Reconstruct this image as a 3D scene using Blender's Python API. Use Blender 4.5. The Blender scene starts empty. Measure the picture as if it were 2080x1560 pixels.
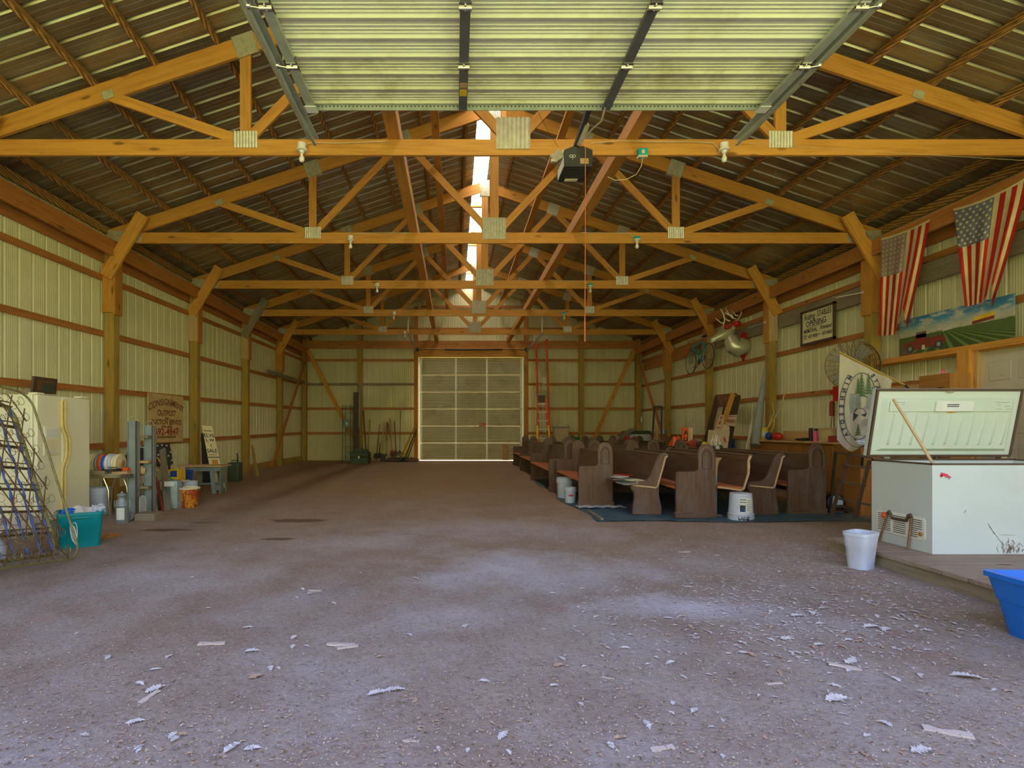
import bpy, bmesh, math, random
from mathutils import Vector, Matrix
random.seed(7)
R = math.radians
SC = bpy.context.scene
COL = SC.collection

# ------------------------------------------------------------------ camera
K, H, CX, VX, VY = 1092.0, 1.26, -0.7, 924.0, 872.5      # focal length in pixels, eye height, camera x, vanishing point
cam_d = bpy.data.cameras.new('camera'); cam = bpy.data.objects.new('camera', cam_d); COL.objects.link(cam)
cam.location = (CX, 0, H); cam.rotation_euler = (R(90), 0, 0)
cam_d.sensor_width = 36; cam_d.lens = 36*K/2080
cam_d.shift_x = (1040-VX)/2080; cam_d.shift_y = (VY-780)/2080
cam_d.clip_start = .05; cam_d.clip_end = 300
SC.camera = cam

# ------------------------------------------------------------------ sky, sun, exposure
SC.view_settings.view_transform = 'Standard'; SC.view_settings.look = 'None'
SC.view_settings.gamma = 1; SC.view_settings.use_curve_mapping = False
SC.view_settings.exposure = .92
SC.cycles.max_bounces = 14; SC.cycles.diffuse_bounces = 9; SC.cycles.glossy_bounces = 5
W = bpy.data.worlds.new('sky'); SC.world = W; W.use_nodes = True
nt = W.node_tree; nt.nodes.clear()
wo = nt.nodes.new('ShaderNodeOutputWorld'); bg = nt.nodes.new('ShaderNodeBackground')
tc = nt.nodes.new('ShaderNodeTexCoord'); sp = nt.nodes.new('ShaderNodeSeparateXYZ'); rp = nt.nodes.new('ShaderNodeValToRGB')
nt.links.new(tc.outputs['Generated'], sp.inputs[0]); nt.links.new(sp.outputs['Z'], rp.inputs[0])
nt.links.new(rp.outputs[0], bg.inputs[0]); nt.links.new(bg.outputs[0], wo.inputs[0])
bg.inputs[1].default_value = 1.65
e = rp.color_ramp.elements
e[0].position = 0.0; e[0].color = (.62, .60, .24, 1)
e[1].position = .75; e[1].color = (.46, .58, 1.2, 1)
q = rp.color_ramp.elements.new(.22); q.color = (.86, .86, .40, 1)
q = rp.color_ramp.elements.new(.36); q.color = (.60, .66, 1.1, 1)
sun_d = bpy.data.lights.new('sun', 'SUN'); sun_d.energy = 25; sun_d.angle = R(1.0); sun_d.color = (1, .9, .74)
sun = bpy.data.objects.new('sun', sun_d); COL.objects.link(sun)
sun.rotation_euler = Vector((-.28, -.55, -1)).to_track_quat('-Z', 'Y').to_euler(); sun.location = (5, 20, 25)

# ------------------------------------------------------------------ pixel helpers: image point + real depth -> metres
def X(px, d): return CX+(px-VX)*d/K
def Z(py, d): return H-(py-VY)*d/K
def D(py): return K*H/(py-VY)
def P(px, py, d): return Vector((X(px, d), d, Z(py, d)))
def PX(px, x): return (x-CX)*K/(px-VX)       # depth of an image column on the plane x

# ------------------------------------------------------------------ materials
def nodes(name):
    m = bpy.data.materials.new(name); m.use_nodes = True
    t = m.node_tree; b = t.nodes['Principled BSDF']
    return m, t, b
def mixc(t, a, b, fac, mode='MIX'):
    n = t.nodes.new('ShaderNodeMix'); n.data_type = 'RGBA'; n.blend_type = mode
    for s, v in ((6, a), (7, b), (0, fac)):
        if hasattr(v, 'node'): t.links.new(v, n.inputs[s])
        elif s == 0: n.inputs[0].default_value = v
        else: n.inputs[s].default_value = (*v, 1)
    return n.outputs[2]
def ramp(t, src, stops):
    r = t.nodes.new('ShaderNodeValToRGB'); t.links.new(src, r.inputs[0]); el = r.color_ramp.elements
    while len(el) < len(stops): el.new(.5)
    for i, (p, c) in enumerate(stops):
        el[i].position = p; el[i].color = (*c, 1) if isinstance(c, tuple) else (c, c, c, 1)
    return r.outputs[0]
def noise(t, vec, scale, detail=4, rough=.55):
    n = t.nodes.new('ShaderNodeTexNoise'); n.inputs['Scale'].default_value = scale
    n.inputs['Detail'].default_value = detail; n.inputs['Roughness'].default_value = rough
    if vec is not None: t.links.new(vec, n.inputs['Vector'])
    return n.outputs[0]
def coord(t, kind='Object', scale=(1, 1, 1), rand=True):
    c = t.nodes.new('ShaderNodeTexCoord'); mp = t.nodes.new('ShaderNodeMapping'); mp.inputs['Scale'].default_value = scale
    t.links.new(c.outputs[kind], mp.inputs[0])
    if rand:
        oi = t.nodes.new('ShaderNodeObjectInfo'); mu = t.nodes.new('ShaderNodeMath'); mu.operation = 'MULTIPLY'; mu.inputs[1].default_value = 37
        t.links.new(oi.outputs['Random'], mu.inputs[0]); t.links.new(mu.outputs[0], mp.inputs['Location'])
    return mp.outputs[0]
def bump(t, b, h, strength, dist=.01):
    n = t.nodes.new('ShaderNodeBump'); n.inputs['Strength'].default_value = strength; n.inputs['Distance'].default_value = dist
    t.links.new(h, n.inputs['Height']); t.links.new(n.outputs[0], b.inputs['Normal'])
def plain(name, c, rough=.6, metal=0, var=.12, scale=6, dirt=None, dirtamt=.5, bmp=0, spec=.4):
    m, t, b = nodes(name); b.inputs['Roughness'].default_value = rough; b.inputs['Metallic'].default_value = metal
    b.inputs['Specular IOR Level'].default_value = spec
    v = coord(t); n = noise(t, v, scale)
    lo = tuple(x*(1-var) for x in c); hi = tuple(min(1, x*(1+var)) for x in c)
    o = ramp(t, n, [(.3, lo), (.7, hi)])
    if dirt:
        n2 = noise(t, v, scale*.6, 6, .7); f = ramp(t, n2, [(.5, 0.0), (.72, dirtamt)])
        o = mixc(t, o, dirt, f)
    t.links.new(o, b.inputs['Base Color'])
    if bmp: bump(t, b, noise(t, v, scale*6), bmp)
    return m
def wood(name, c, dark, rough=.62, spec=.35, contrast=1.0, knots=True, streak=None, blotch=None):
    m, t, b = nodes(name); b.inputs['Roughness'].default_value = rough; b.inputs['Specular IOR Level'].default_value = spec
    v = coord(t, 'UV', (1.0, 14, 14)); g = noise(t, v, 2.2, 6, .6)
    v2 = coord(t, 'UV', (.5, 1.6, 1)); g2 = noise(t, v2, 2.0, 3)
    o = ramp(t, g, [(.34, dark), (.5, c), (.72, tuple(min(1, x*1.18) for x in c))])
    o = mixc(t, o, ramp(t, g2, [(.3, tuple(x*.72 for x in c)), (.7, tuple(min(1, x*1.1) for x in c))]), .45)
    if knots:
        vo = t.nodes.new('ShaderNodeTexVoronoi'); vo.inputs['Scale'].default_value = 1.0
        t.links.new(coord(t, 'UV', (1.4, 5, 5)), vo.inputs['Vector'])
        k = ramp(t, vo.outputs['Distance'], [(.06, .85), (.13, 0.0)])
        o = mixc(t, o, tuple(x*.4 for x in dark), k)
    if streak:      # dark diagonal bands painting in the ropey lit-and-shaded look of the purlins
        w = t.nodes.new('ShaderNodeTexWave'); w.inputs['Scale'].default_value = 3.6; w.inputs['Distortion'].default_value = 3.5
        w.inputs['Detail'].default_value = 3; w.bands_direction = 'DIAGONAL'
        t.links.new(coord(t, 'UV', (1.0, 4, 1)), w.inputs['Vector'])
        o = mixc(t, o, streak, ramp(t, w.outputs[0], [(.45, 0.0), (.62, .85)]))
    if blotch:
        o = mixc(t, o, blotch, ramp(t, noise(t, coord(t, 'UV', (.6, 2, 2)), 2.5, 5, .7), [(.5, 0.0), (.66, .6)]))
    t.links.new(o, b.inputs['Base Color']); bump(t, b, g, .25, .004)
    return m
M = {}
M['wood'] = wood('truss_wood', (.58, .265, .045), (.40, .155, .024))
M['wood2'] = wood('girt_wood', (.52, .21, .055), (.32, .11, .03))
M['woodp'] = wood('purlin_wood', (.56, .29, .085), (.34, .16, .045), streak=(.10, .06, .02))
M['post'] = wood('treated_post', (.46, .29, .055), (.26, .19, .035), blotch=(.22, .24, .09))
M['greywood'] = wood('weathered_wood', (.30, .25, .17), (.16, .13, .09), knots=False)
M['deck'] = wood('deck_wood', (.34, .26, .19), (.18, .14, .10))
M['pew'] = wood('pew_wood', (.135, .072, .044), (.060, .032, .020), rough=.45, spec=.4, knots=False, blotch=(.155, .135, .13))
M['pewtop'] = wood('worn_edge', (.27, .19, .12), (.16, .11, .07), knots=False)
M['raw'] = wood('raw_wood', (.62, .43, .24), (.45, .28, .14), knots=False)
M['ply'] = wood('plywood', (.62, .40, .17), (.45, .27, .10), knots=False)
M['cabinet'] = wood('cabinet_wood', (.42, .19, .045), (.27, .11, .03), rough=.45, knots=False)
M['orangewood'] = wood('stained_pine', (.70, .33, .06), (.50, .20, .03))
M['wall'] = plain('wall_steel', (.71, .68, .42), .42, 0, .05, 1.5, spec=.45)
M['galv'] = plain('galvanised', (.66, .63, .47), .42, .55, .15, 14)
M['track'] = plain('track_steel', (.50, .54, .48), .45, .35, .1, 10)
M['stile'] = plain('dark_stile', (.17, .17, .19), .5, .4, .15, 8)
M['doorw'] = plain('door_paint', (.84, .84, .66), .45, 0, .05, 3, dirt=(.42, .36, .18), dirtamt=.45)
M['stilew'] = plain('bright_stile', (.95, .97, .88), .4, 0, .02, 3)
M['doorwd'] = plain('soiled_door_paint', (.74, .72, .52), .5, 0, .08, 3, dirt=(.34, .28, .13), dirtamt=.75)
M['doorb'] = plain('back_door_paint', (.52, .48, .31), .5, 0, .06, 2, dirt=(.26, .19, .11), dirtamt=.6)
M['white'] = plain('white_paint', (.78, .80, .74), .4, 0, .05, 5, dirt=(.5, .46, .36), dirtamt=.3)
M['freezer'] = plain('freezer_enamel', (.60, .68, .66), .3, 0, .04, 2, dirt=(.42, .38, .26), dirtamt=.22)
M['freezerin'] = plain('freezer_liner', (.62, .71, .60), .35, 0, .03, 2)
M['fridge'] = plain('fridge_enamel', (.90, .89, .64), .35, 0, .03, 2)
M['yellowed'] = plain('yellowed_plastic', (.80, .66, .24), .4, 0, .1, 8)
M['bucketw'] = plain('white_plastic', (.57, .64, .76), .45, 0, .06, 8, dirt=(.4, .38, .36), dirtamt=.35)  # white plastic with the blue of the sky light put into its colour
M['grey'] = plain('grey_plastic', (.30, .31, .31), .5)
M['bluegrey'] = plain('blue_grey_metal', (.30, .37, .38), .42, .35, .14, 5, dirt=(.2, .16, .1), dirtamt=.4)
M['dark'] = plain('dark_metal', (.055, .052, .048), .5, .3)
M['black'] = plain('black_paint', (.03, .03, .032), .5)
M['brown'] = plain('dark_brown', (.10, .06, .04), .55)
M['rust'] = plain('rusty_wire', (.24, .15, .075), .6, .5, .35, 20)
M['olive'] = plain('olive_wire', (.30, .29, .12), .5, .5, .3, 20)
M['bluepaint'] = plain('blue_paint', (.055, .12, .42), .5, 0, .35, 12, dirt=(.16, .12, .08), dirtamt=.8)
M['teal'] = plain('teal_plastic', (.0, .26, .30), .35, 0, .06, 5)
M['blue'] = plain('blue_plastic', (.01, .17, .72), .32, 0, .05, 5)
M['bluedk'] = plain('blue_bin', (.01, .07, .42), .4)
M['tealbox'] = plain('teal_box', (.0, .34, .40), .4)
M['red'] = plain('red_paint', (.55, .03, .02), .4)
M['redflag'] = plain('flag_red', (.52, .02, .012), .75, 0, .15, 5)
M['cream'] = plain('flag_cream', (.70, .58, .30), .8, 0, .15, 5)
M['navy'] = plain('flag_canton', (.16, .17, .22), .8, 0, .15, 5)
M['faded'] = plain('faded_canton', (.33, .24, .20), .8, 0, .12, 8)
M['orange'] = plain('orange_fibreglass', (.75, .11, .02), .4)
M['orangec'] = plain('orange_cloth', (.46, .15, .05), .85, 0, .15, 12)
M['yellow'] = plain('yellow_paint', (.85, .55, .03), .45)
M['green'] = plain('green_paint', (.01, .20, .05), .4)
M['dkgreen'] = plain('dark_green', (.06, .09, .06), .5)
M['silver'] = plain('silver_plastic', (.66, .64, .50), .3, .45, .08, 6)
M['chrome'] = plain('chrome', (.75, .73, .66), .18, 1, .04, 4)
M['pink'] = plain('pink', (.75, .10, .28), .45)
M['cloth'] = plain('white_cloth', (.50, .45, .36), .85, 0, .08, 6)
M['ink'] = plain('dark_ink', (.05, .06, .08), .8)
M['inkgreen'] = plain('green_ink', (.09, .16, .07), .8)
M['inkgrey'] = plain('grey_ink', (.30, .32, .30), .8)
M['signcream'] = plain('sign_cream', (.84, .76, .48), .6, 0, .08, 5)
M['signtan'] = plain('sign_tan', (.66, .48, .22), .6, 0, .12, 4, dirt=(.38, .22, .08), dirtamt=.45)
M['signbrown'] = plain('sign_letter_brown', (.20, .09, .04), .6)
M['signred'] = plain('sign_letter_red', (.34, .05, .03), .6)
M['board'] = plain('particle_board', (.56, .44, .30), .8, 0, .08, 20)
M['card'] = plain('cardboard', (.50, .33, .16), .85)
M['rope'] = plain('rope', (.62, .50, .28), .8)
M['redrope'] = plain('red_cord', (.62, .16, .08), .7)
M['porcelain'] = plain('porcelain', (.80, .76, .66), .25)
M['tarp'] = plain('blue_tarp', (.05, .12, .16), .55, 0, .3, 4, dirt=(.24, .20, .18), dirtamt=.7, bmp=.3)
M['frag'] = plain('leaf_fragment', (.56, .51, .50), .85, 0, .2, 20)
M['leaf'] = plain('dry_leaf', (.60, .58, .56), .8, 0, .1, 20)
M['leaft'] = plain('tan_leaf', (.46, .33, .22), .8, 0, .15, 20)
M['chip'] = plain('wood_chip', (.58, .50, .44), .8, 0, .12, 20)
M['skyblue'] = plain('painted_sky', (.05, .30, .52), .6, 0, .2, 3)
M['cloud'] = plain('painted_cloud', (.62, .60, .50), .6, 0, .1, 6)
M['field'] = plain('painted_field', (.09, .17, .04), .6, 0, .35, 8)
M['fieldl'] = plain('painted_rows', (.20, .29, .07), .6)
M['soil'] = plain('painted_soil', (.17, .11, .06), .6, 0, .2, 10)
M['truckred'] = plain('painted_truck', (.24, .05, .03), .6)
M['door'] = plain('entry_door_paint', (.56, .53, .42), .5, 0, .03, 2)
M['stickred'] = plain('sticker_red', (.65, .05, .10), .5)
def m_roof():
    m, t, b = nodes('roof_metal'); b.inputs['Metallic'].default_value = .7; b.inputs['Roughness'].default_value = .34
    v = coord(t, 'Object', (.6, 3.5, .6), False); n = noise(t, v, 1.2, 5, .6)
    o = ramp(t, n, [(.3, (.29, .21, .12)), (.55, (.36, .33, .215)), (.75, (.40, .43, .35))])
    t.links.new(o, b.inputs['Base Color'])
    r = ramp(t, noise(t, v, 3), [(.3, .26), (.7, .4)]); t.links.new(r, b.inputs['Roughness'])
    return m
M['roof'] = m_roof()
def m_ridge():
    m, t, b = nodes('ridge_translucent'); t.nodes.remove(b)
    tr = t.nodes.new('ShaderNodeBsdfTranslucent'); tr.inputs[0].default_value = (.95, .90, .82, 1)
    df = t.nodes.new('ShaderNodeBsdfDiffuse'); df.inputs[0].default_value = (.9, .88, .84, 1)
    mx = t.nodes.new('ShaderNodeMixShader'); mx.inputs[0].default_value = .18
    t.links.new(tr.outputs[0], mx.inputs[1]); t.links.new(df.outputs[0], mx.inputs[2])
    t.links.new(mx.outputs[0], t.nodes['Material Output'].inputs[0]); return m
M['ridge'] = m_ridge()
def m_floor():
    m, t, b = nodes('dirt_floor'); b.inputs['Roughness'].default_value = .92; b.inputs['Specular IOR Level'].default_value = .2
    v = coord(t, 'Object', (1, 1, 1), False)
    big = noise(t, v, .45, 5, .6); mid = noise(t, v, 2.2, 7, .65); fine = noise(t, v, 28, 5, .75)
    o = ramp(t, big, [(.32, (.30, .225, .16)), (.5, (.35, .285, .235)), (.68, (.40, .36, .325))])
    o = mixc(t, o, ramp(t, mid, [(.36, (.26, .19, .14)), (.6, (.44, .385, .335))]), .4)
    # ragged patches of pale dust spilled in the middle of the floor
    no = noise(t, v, 1.6, 7, .72); dust = None
    for (sx, sy, rx, ry, am) in ((-.05, 4.85, 1.6, 1.2, .85), (-.2, 6.9, 3.0, 1.3, .62), (.95, 3.8, 1.3, .42, .7), (-1.7, 6.0, 1.6, .75, .5), (1.6, 5.2, 1.2, .8, .25), (-3.2, 4.6, 1.4, 1.2, .35), (-.8, 3.6, .8, .5, .4)):
        c = t.nodes.new('ShaderNodeMapping'); t.links.new(v, c.inputs[0])
        c.inputs['Location'].default_value = (-sx/rx, -sy/ry, 0); c.inputs['Scale'].default_value = (1/rx, 1/ry, 1)
        ln = t.nodes.new('ShaderNodeVectorMath'); ln.operation = 'LENGTH'; t.links.new(c.outputs[0], ln.inputs[0])
        mu = t.nodes.new('ShaderNodeMath'); mu.operation = 'MULTIPLY_ADD'; mu.inputs[1].default_value = 1.8
        t.links.new(no, mu.inputs[0]); t.links.new(ln.outputs['Value'], mu.inputs[2])
        sc = t.nodes.new('ShaderNodeMath'); sc.operation = 'MULTIPLY'; sc.inputs[1].default_value = .4; t.links.new(mu.outputs[0], sc.inputs[0])
        o = mixc(t, o, (.62, .63, .70), ramp(t, sc.outputs[0], [(.34, am), (.66, 0.0)]))
    # noisy pale dust film, its bluish tone painted in for the sky light
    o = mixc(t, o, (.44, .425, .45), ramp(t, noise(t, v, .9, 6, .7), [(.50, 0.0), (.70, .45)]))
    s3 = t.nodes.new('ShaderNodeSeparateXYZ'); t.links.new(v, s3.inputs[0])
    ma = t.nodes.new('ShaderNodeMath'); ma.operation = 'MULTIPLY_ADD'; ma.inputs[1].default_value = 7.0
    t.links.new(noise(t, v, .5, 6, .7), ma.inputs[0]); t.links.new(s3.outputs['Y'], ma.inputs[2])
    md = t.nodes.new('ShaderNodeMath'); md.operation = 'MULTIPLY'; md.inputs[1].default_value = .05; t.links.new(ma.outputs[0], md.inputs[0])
    o = mixc(t, o, (.40, .245, .12), ramp(t, md.outputs[0], [(.38, 0.0), (.72, .72)]))     # browner with depth: fall-off of the bluish sky light painted into the floor
    # damp brown stains by the left wall
    for (sx, sy, rx, ry) in ((X(340, D(1077)), D(1077), .85, .17), (X(560, D(1095)), D(1095), .42, .17), (X(400, D(1070)), D(1070)+.3, .5, .08), (X(600, D(1058)), D(1058), .9, .3)):
        c = t.nodes.new('ShaderNodeMapping'); t.links.new(v, c.inputs[0])
        c.inputs['Location'].default_value = (-sx/rx, -sy/ry, 0); c.inputs['Scale'].default_value = (1/rx, 1/ry, 1)
        ln = t.nodes.new('ShaderNodeVectorMath'); ln.operation = 'LENGTH'; t.links.new(c.outputs[0], ln.inputs[0])
        ad = t.nodes.new('ShaderNodeMath'); ad.operation = 'ADD'; t.links.new(ln.outputs['Value'], ad.inputs[0]); t.links.new(mid, ad.inputs[1])
        o = mixc(t, o, (.13, .075, .045), ramp(t, ad.outputs[0], [(.85, .8), (.99, 0.0)]))
    sp1 = ramp(t, fine, [(.36, (.62, .62, .62)), (.48, (1, 1, 1)), (.60, (1, 1, 1)), (.70, (1.5, 1.5, 1.55))])
    o = mixc(t, o, sp1, .8, 'MULTIPLY')
    vo = t.nodes.new('ShaderNodeTexVoronoi'); vo.inputs['Scale'].default_value = 26; t.links.new(v, vo.inputs['Vector'])
    pk = ramp(t, vo.outputs['Distance'], [(.10, .65), (.16, 0.0)])
    o = mixc(t, o, (.55, .52, .50), pk)
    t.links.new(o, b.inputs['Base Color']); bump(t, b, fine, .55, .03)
    return m
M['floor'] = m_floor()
M['grass'] = plain('bounce_grass', (.21, .245, .075), .9)

# ------------------------------------------------------------------ mesh builder
class MB:
    def __init__(s): s.v = []; s.f = []; s.m = []; s.g = []
    def add(s, vs, fs, mi=0, g=(0, 0, 1)):
        o = len(s.v); s.v += [Vector(p) for p in vs]
        for f in fs: s.f.append([i+o for i in f]); s.m.append(mi); s.g.append(g)
        return s
    def box(s, lo, hi, mi=0, g=None, top=None):
        (a, b, c), (d, e_, f) = lo, hi
        if g is None:
            L = (abs(d-a), abs(e_-b), abs(f-c)); i = L.index(max(L)); g = tuple(1 if k == i else 0 for k in range(3))
        v = [(a, b, c), (d, b, c), (d, e_, c), (a, e_, c), (a, b, f), (d, b, f), (d, e_, f), (a, e_, f)]
        if top:     # top = scale of the upper face about the centre
            cx, cy = (a+d)/2, (b+e_)/2
            v = v[:4]+[(cx+(p[0]-cx)*top, cy+(p[1]-cy)*top, p[2]) for p in v[4:]]
        return s.add(v, [(0, 3, 2, 1), (4, 5, 6, 7), (0, 1, 5, 4), (1, 2, 6, 5), (2, 3, 7, 6), (3, 0, 4, 7)], mi, g)
    def beam(s, p, q, w, h, up=(0, 0, 1), mi=0):
        p, q = Vector(p), Vector(q); a = (q-p).normalized(); up = Vector(up)
        r = a.cross(up)
        if r.length < 1e-4: r = a.cross(Vector((1, 0, 0)))
        r.normalize(); u = r.cross(a).normalized()
        v = [b+r*(sx*w/2)+u*(sz*h/2) for b in (p, q) for sx, sz in ((-1, -1), (1, -1), (1, 1), (-1, 1))]
        return s.add(v, [(0, 1, 2, 3), (7, 6, 5, 4), (0, 4, 5, 1), (1, 5, 6, 2), (2, 6, 7, 3), (3, 7, 4, 0)], mi, tuple(a))
    def tube(s, pts, r, n=8, mi=0, cap=True, closed=False):
        pts = [Vector(p) for p in pts]; k = len(pts); rs = r if isinstance(r, (list, tuple)) else [r]*k
        ref = None; vs = []; 
        for i, p in enumerate(pts):
            if closed: a = (pts[(i+1) % k]-pts[i-1])
            else: a = pts[min(i+1, k-1)]-pts[max(i-1, 0)]
            if a.length < 1e-9: a = Vector((0, 0, 1))
            a.normalize()
            if ref is None: ref = a.orthogonal().normalized()
            ref = (ref-a*ref.dot(a))
            ref = ref.normalized() if ref.length > 1e-6 else a.orthogonal().normalized()
            b = a.cross(ref)
            vs += [p+(ref*math.cos(2*math.pi*j/n)+b*math.sin(2*math.pi*j/n))*rs[i] for j in range(n)]
        fs = []
        for i in range(k if closed else k-1):
            i2 = (i+1) % k
            for j in range(n): fs.append((i*n+j, i*n+(j+1) % n, i2*n+(j+1) % n, i2*n+j))
        if cap and not closed: fs += [tuple(range(n))[::-1], tuple(range((k-1)*n, k*n))]
        a = pts[-1]-pts[0]; a = a.normalized() if a.length > 1e-6 else Vector((0, 0, 1))
        return s.add(vs, fs, mi, tuple(a))
    def lathe(s, prof, c=(0, 0, 0), n=24, mi=0, axis='z', cap=True):
        c = Vector(c); vs = []
        for r, z in prof:
            for j in range(n):
                a = 2*math.pi*j/n; x, y = r*math.cos(a), r*math.sin(a)
                vs.append(c+Vector({'z': (x, y, z), 'x': (z, x, y), 'y': (x, z, y)}[axis]))
        k = len(prof); fs = []
        for i in range(k-1):
            for j in range(n):
                q_ = (i*n+j, i*n+(j+1) % n, (i+1)*n+(j+1) % n, (i+1)*n+j)
                fs.append(q_ if axis != 'y' else q_[::-1])
        if cap: fs += [tuple(range(n))[::-1], tuple(range((k-1)*n, k*n))]
        return s.add(vs, fs, mi)
    def prism(s, pts, fr, t, mi=0, g=None):
        """outline pts (x,y) on the frame fr, thickness t along the frame normal"""
        n = len(pts); vs = [fr(x, y, 0) for x, y in pts]+[fr(x, y, t) for x, y in pts]
        fs = [tuple(range(n))[::-1], tuple(range(n, 2*n))]+[(i, (i+1) % n, n+(i+1) % n, n+i) for i in range(n)]
        return s.add(vs, fs, mi, g or (0, 0, 1))
    def ball(s, c, r, n=14, k=9, mi=0, rot=None):
        c = Vector(c); r = r if isinstance(r, (tuple, list)) else (r, r, r); vs = []
        for i in range(k+1):
            a = math.pi*i/k
            for j in range(n):
                b = 2*math.pi*j/n; p = Vector((r[0]*math.sin(a)*math.cos(b), r[1]*math.sin(a)*math.sin(b), -r[2]*math.cos(a)))
                vs.append(c+(rot @ p if rot else p))
        fs = [(i*n+j, i*n+(j+1) % n, (i+1)*n+(j+1) % n, (i+1)*n+j) for i in range(k) for j in range(n)]
        return s.add(vs, fs, mi)
    def grid(s, fn, nu, nv, mi=0, mfn=None):
        o = len(s.v)
        for j in range(nv+1):
            for i in range(nu+1): s.v.append(Vector(fn(i/nu, j/nv)))
        for j in range(nv):
            for i in range(nu):
                a = o+j*(nu+1)+i; s.f.append([a, a+1, a+nu+2, a+nu+1]); s.m.append(mfn(i, j) if mfn else mi); s.g.append((0, 0, 1))
        return s
    def mesh(s, name, mats, origin=(0, 0, 0), smooth=True):
        o = Vector(origin); me = bpy.data.meshes.new(name)
        me.from_pydata([p-o for p in s.v], [], s.f)
        for m in (mats if isinstance(mats, (list, tuple)) else [mats]): me.materials.append(M[m] if isinstance(m, str) else m)
        uv = me.uv_layers.new(name='UVMap').data
        for i, pl in enumerate(me.polygons):
            pl.material_index = s.m[i]; g = Vector(s.g[i]); n = pl.normal
            a = g-n*g.dot(n)
            if a.length < .1: a = n.orthogonal()
            a.normalize(); b = n.cross(a)
            for li in pl.loop_indices:
                p = me.vertices[me.loops[li].vertex_index].co+o
                uv[li].uv = (p.dot(a), p.dot(b)+i*.0)
        if smooth:
            me.shade_smooth(); me.set_sharp_from_angle(angle=R(38))
        me.validate(); return me

class Fr:
    """a flat frame: origin, right, up; normal = right x up"""
    def __init__(s, o, r, u, n=None):
        s.o = Vector(o); s.r = Vector(r).normalized(); u = Vector(u); s.u = (u-s.r*u.dot(s.r)).normalized(); s.n = n or s.r.cross(s.u)
    def __call__(s, x, y, z=0): return s.o+s.r*x+s.u*y+s.n*z

def tag(o, label, cat, group=None, kind=None):
    o['label'] = label; o['category'] = cat
    if group: o['group'] = group
    if kind: o['kind'] = kind
    return o
class T:
    """a thing: an Empty at its base with parts; world=True means part coordinates are world coordinates"""
    def __init__(s, name, label, cat, loc=(0, 0, 0), rz=0, group=None, world=True, kind=None):
        s.o = bpy.data.objects.new(name, None); COL.objects.link(s.o); s.o.location = loc; s.o.rotation_euler = (0, 0, rz)
        s.o.empty_display_size = .1; s.org = loc if world else (0, 0, 0)
        tag(s.o, label, cat, group, kind)
    def part(s, name, mb, mat, parent=None, label=None, bevel=0, smooth=True, seg=2):
        o = bpy.data.objects.new(name, mb.mesh(name, mat, s.org, smooth)); COL.objects.link(o); o.parent = parent or s.o
        if label: o['label'] = label
        if bevel: bev(o, bevel, seg)
        return o
def bev(o, w, seg=2):
    b = o.modifiers.new('bevel', 'BEVEL'); b.width = w; b.segments = seg; b.limit_method = 'ANGLE'; b.angle_limit = R(40)
def single(name, mb, mat, label, cat, loc=None, group=None, kind=None, bevel=0, smooth=True):
    if loc is None:
        n = len(mb.v); loc = (sum(p.x for p in mb.v)/n, sum(p.y for p in mb.v)/n, min(p.z for p in mb.v))
    o = bpy.data.objects.new(name, mb.mesh(name, mat, loc, smooth)); COL.objects.link(o); o.location = loc
    tag(o, label, cat, group, kind)
    if bevel: bev(o, bevel)
    return o
def struct(name, mb, mat, parent=None, smooth=True, label=None, bevel=0):
    o = bpy.data.objects.new(name, mb.mesh(name, mat, (0, 0, 0), smooth)); COL.objects.link(o)
    if parent: o.parent = parent
    else: o['kind'] = 'structure'
    if label: o['label'] = label
    if bevel: bev(o, bevel)
    return o
def sempty(name, label=None):
    o = bpy.data.objects.new(name, None); COL.objects.link(o); o['kind'] = 'structure'
    if label: o['label'] = label
    return o
def kids(o): return [c for c in bpy.data.objects if c.parent == o]
def copy_tree(o, parent=None):
    ch = kids(o); c = o.copy(); COL.objects.link(c)
    if parent: c.parent = parent
    for k in ch: copy_tree(k, c)
    return c
def glyphs(body, size, bold=0):
    """the flat outline of a word as (verts, faces), centred on the baseline"""
    cu = bpy.data.curves.new('tmp', 'FONT'); cu.body = body; cu.size = size; cu.align_x = 'CENTER'; cu.offset = bold; cu.resolution_u = 3
    ob = bpy.data.objects.new('tmp', cu); COL.objects.link(ob)
    dg = bpy.context.evaluated_depsgraph_get(); me = bpy.data.meshes.new_from_object(ob.evaluated_get(dg))
    vs = [(v.co.x, v.co.y) for v in me.vertices]; fs = [list(p.vertices) for p in me.polygons]
    bpy.data.objects.remove(ob); bpy.data.curves.remove(cu); bpy.data.meshes.remove(me)
    return vs, fs
def letter(mb, body, size, fn, mi=0, bold=0, sx=1):
    vs, fs = glyphs(body, size, bold); return mb.add([fn(x*sx, y) for x, y in vs], fs, mi)
def quadpanel(mb, c4, t, mi=0, g=None):
    """board through four corners TL TR BR BL, thickness t away from the camera"""
    c4 = [Vector(p) for p in c4]; n = (c4[1]-c4[0]).cross(c4[3]-c4[0]).normalized()
    if n.dot(c4[0]-Vector((CX, 0, H))) < 0: n = -n
    vs = c4+[p+n*t for p in c4]
    fs = [(0, 1, 2, 3), (7, 6, 5, 4), (0, 4, 5, 1), (1, 5, 6, 2), (2, 6, 7, 3), (3, 7, 4, 0)]
    return mb.add(vs, fs, mi, g or tuple((c4[1]-c4[0]).normalized()))
def bil(c4, off=.003):
    """(u right, v down) on a quadpanel, lifted towards the camera"""
    c4 = [Vector(p) for p in c4]; n = (c4[1]-c4[0]).cross(c4[3]-c4[0]).normalized()
    if n.dot(c4[0]-Vector((CX, 0, H))) > 0: n = -n
    def f(u, v, o=off): return (c4[0]*(1-u)+c4[1]*u)*(1-v)+(c4[3]*(1-u)+c4[2]*u)*v+n*o
    return f
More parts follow.
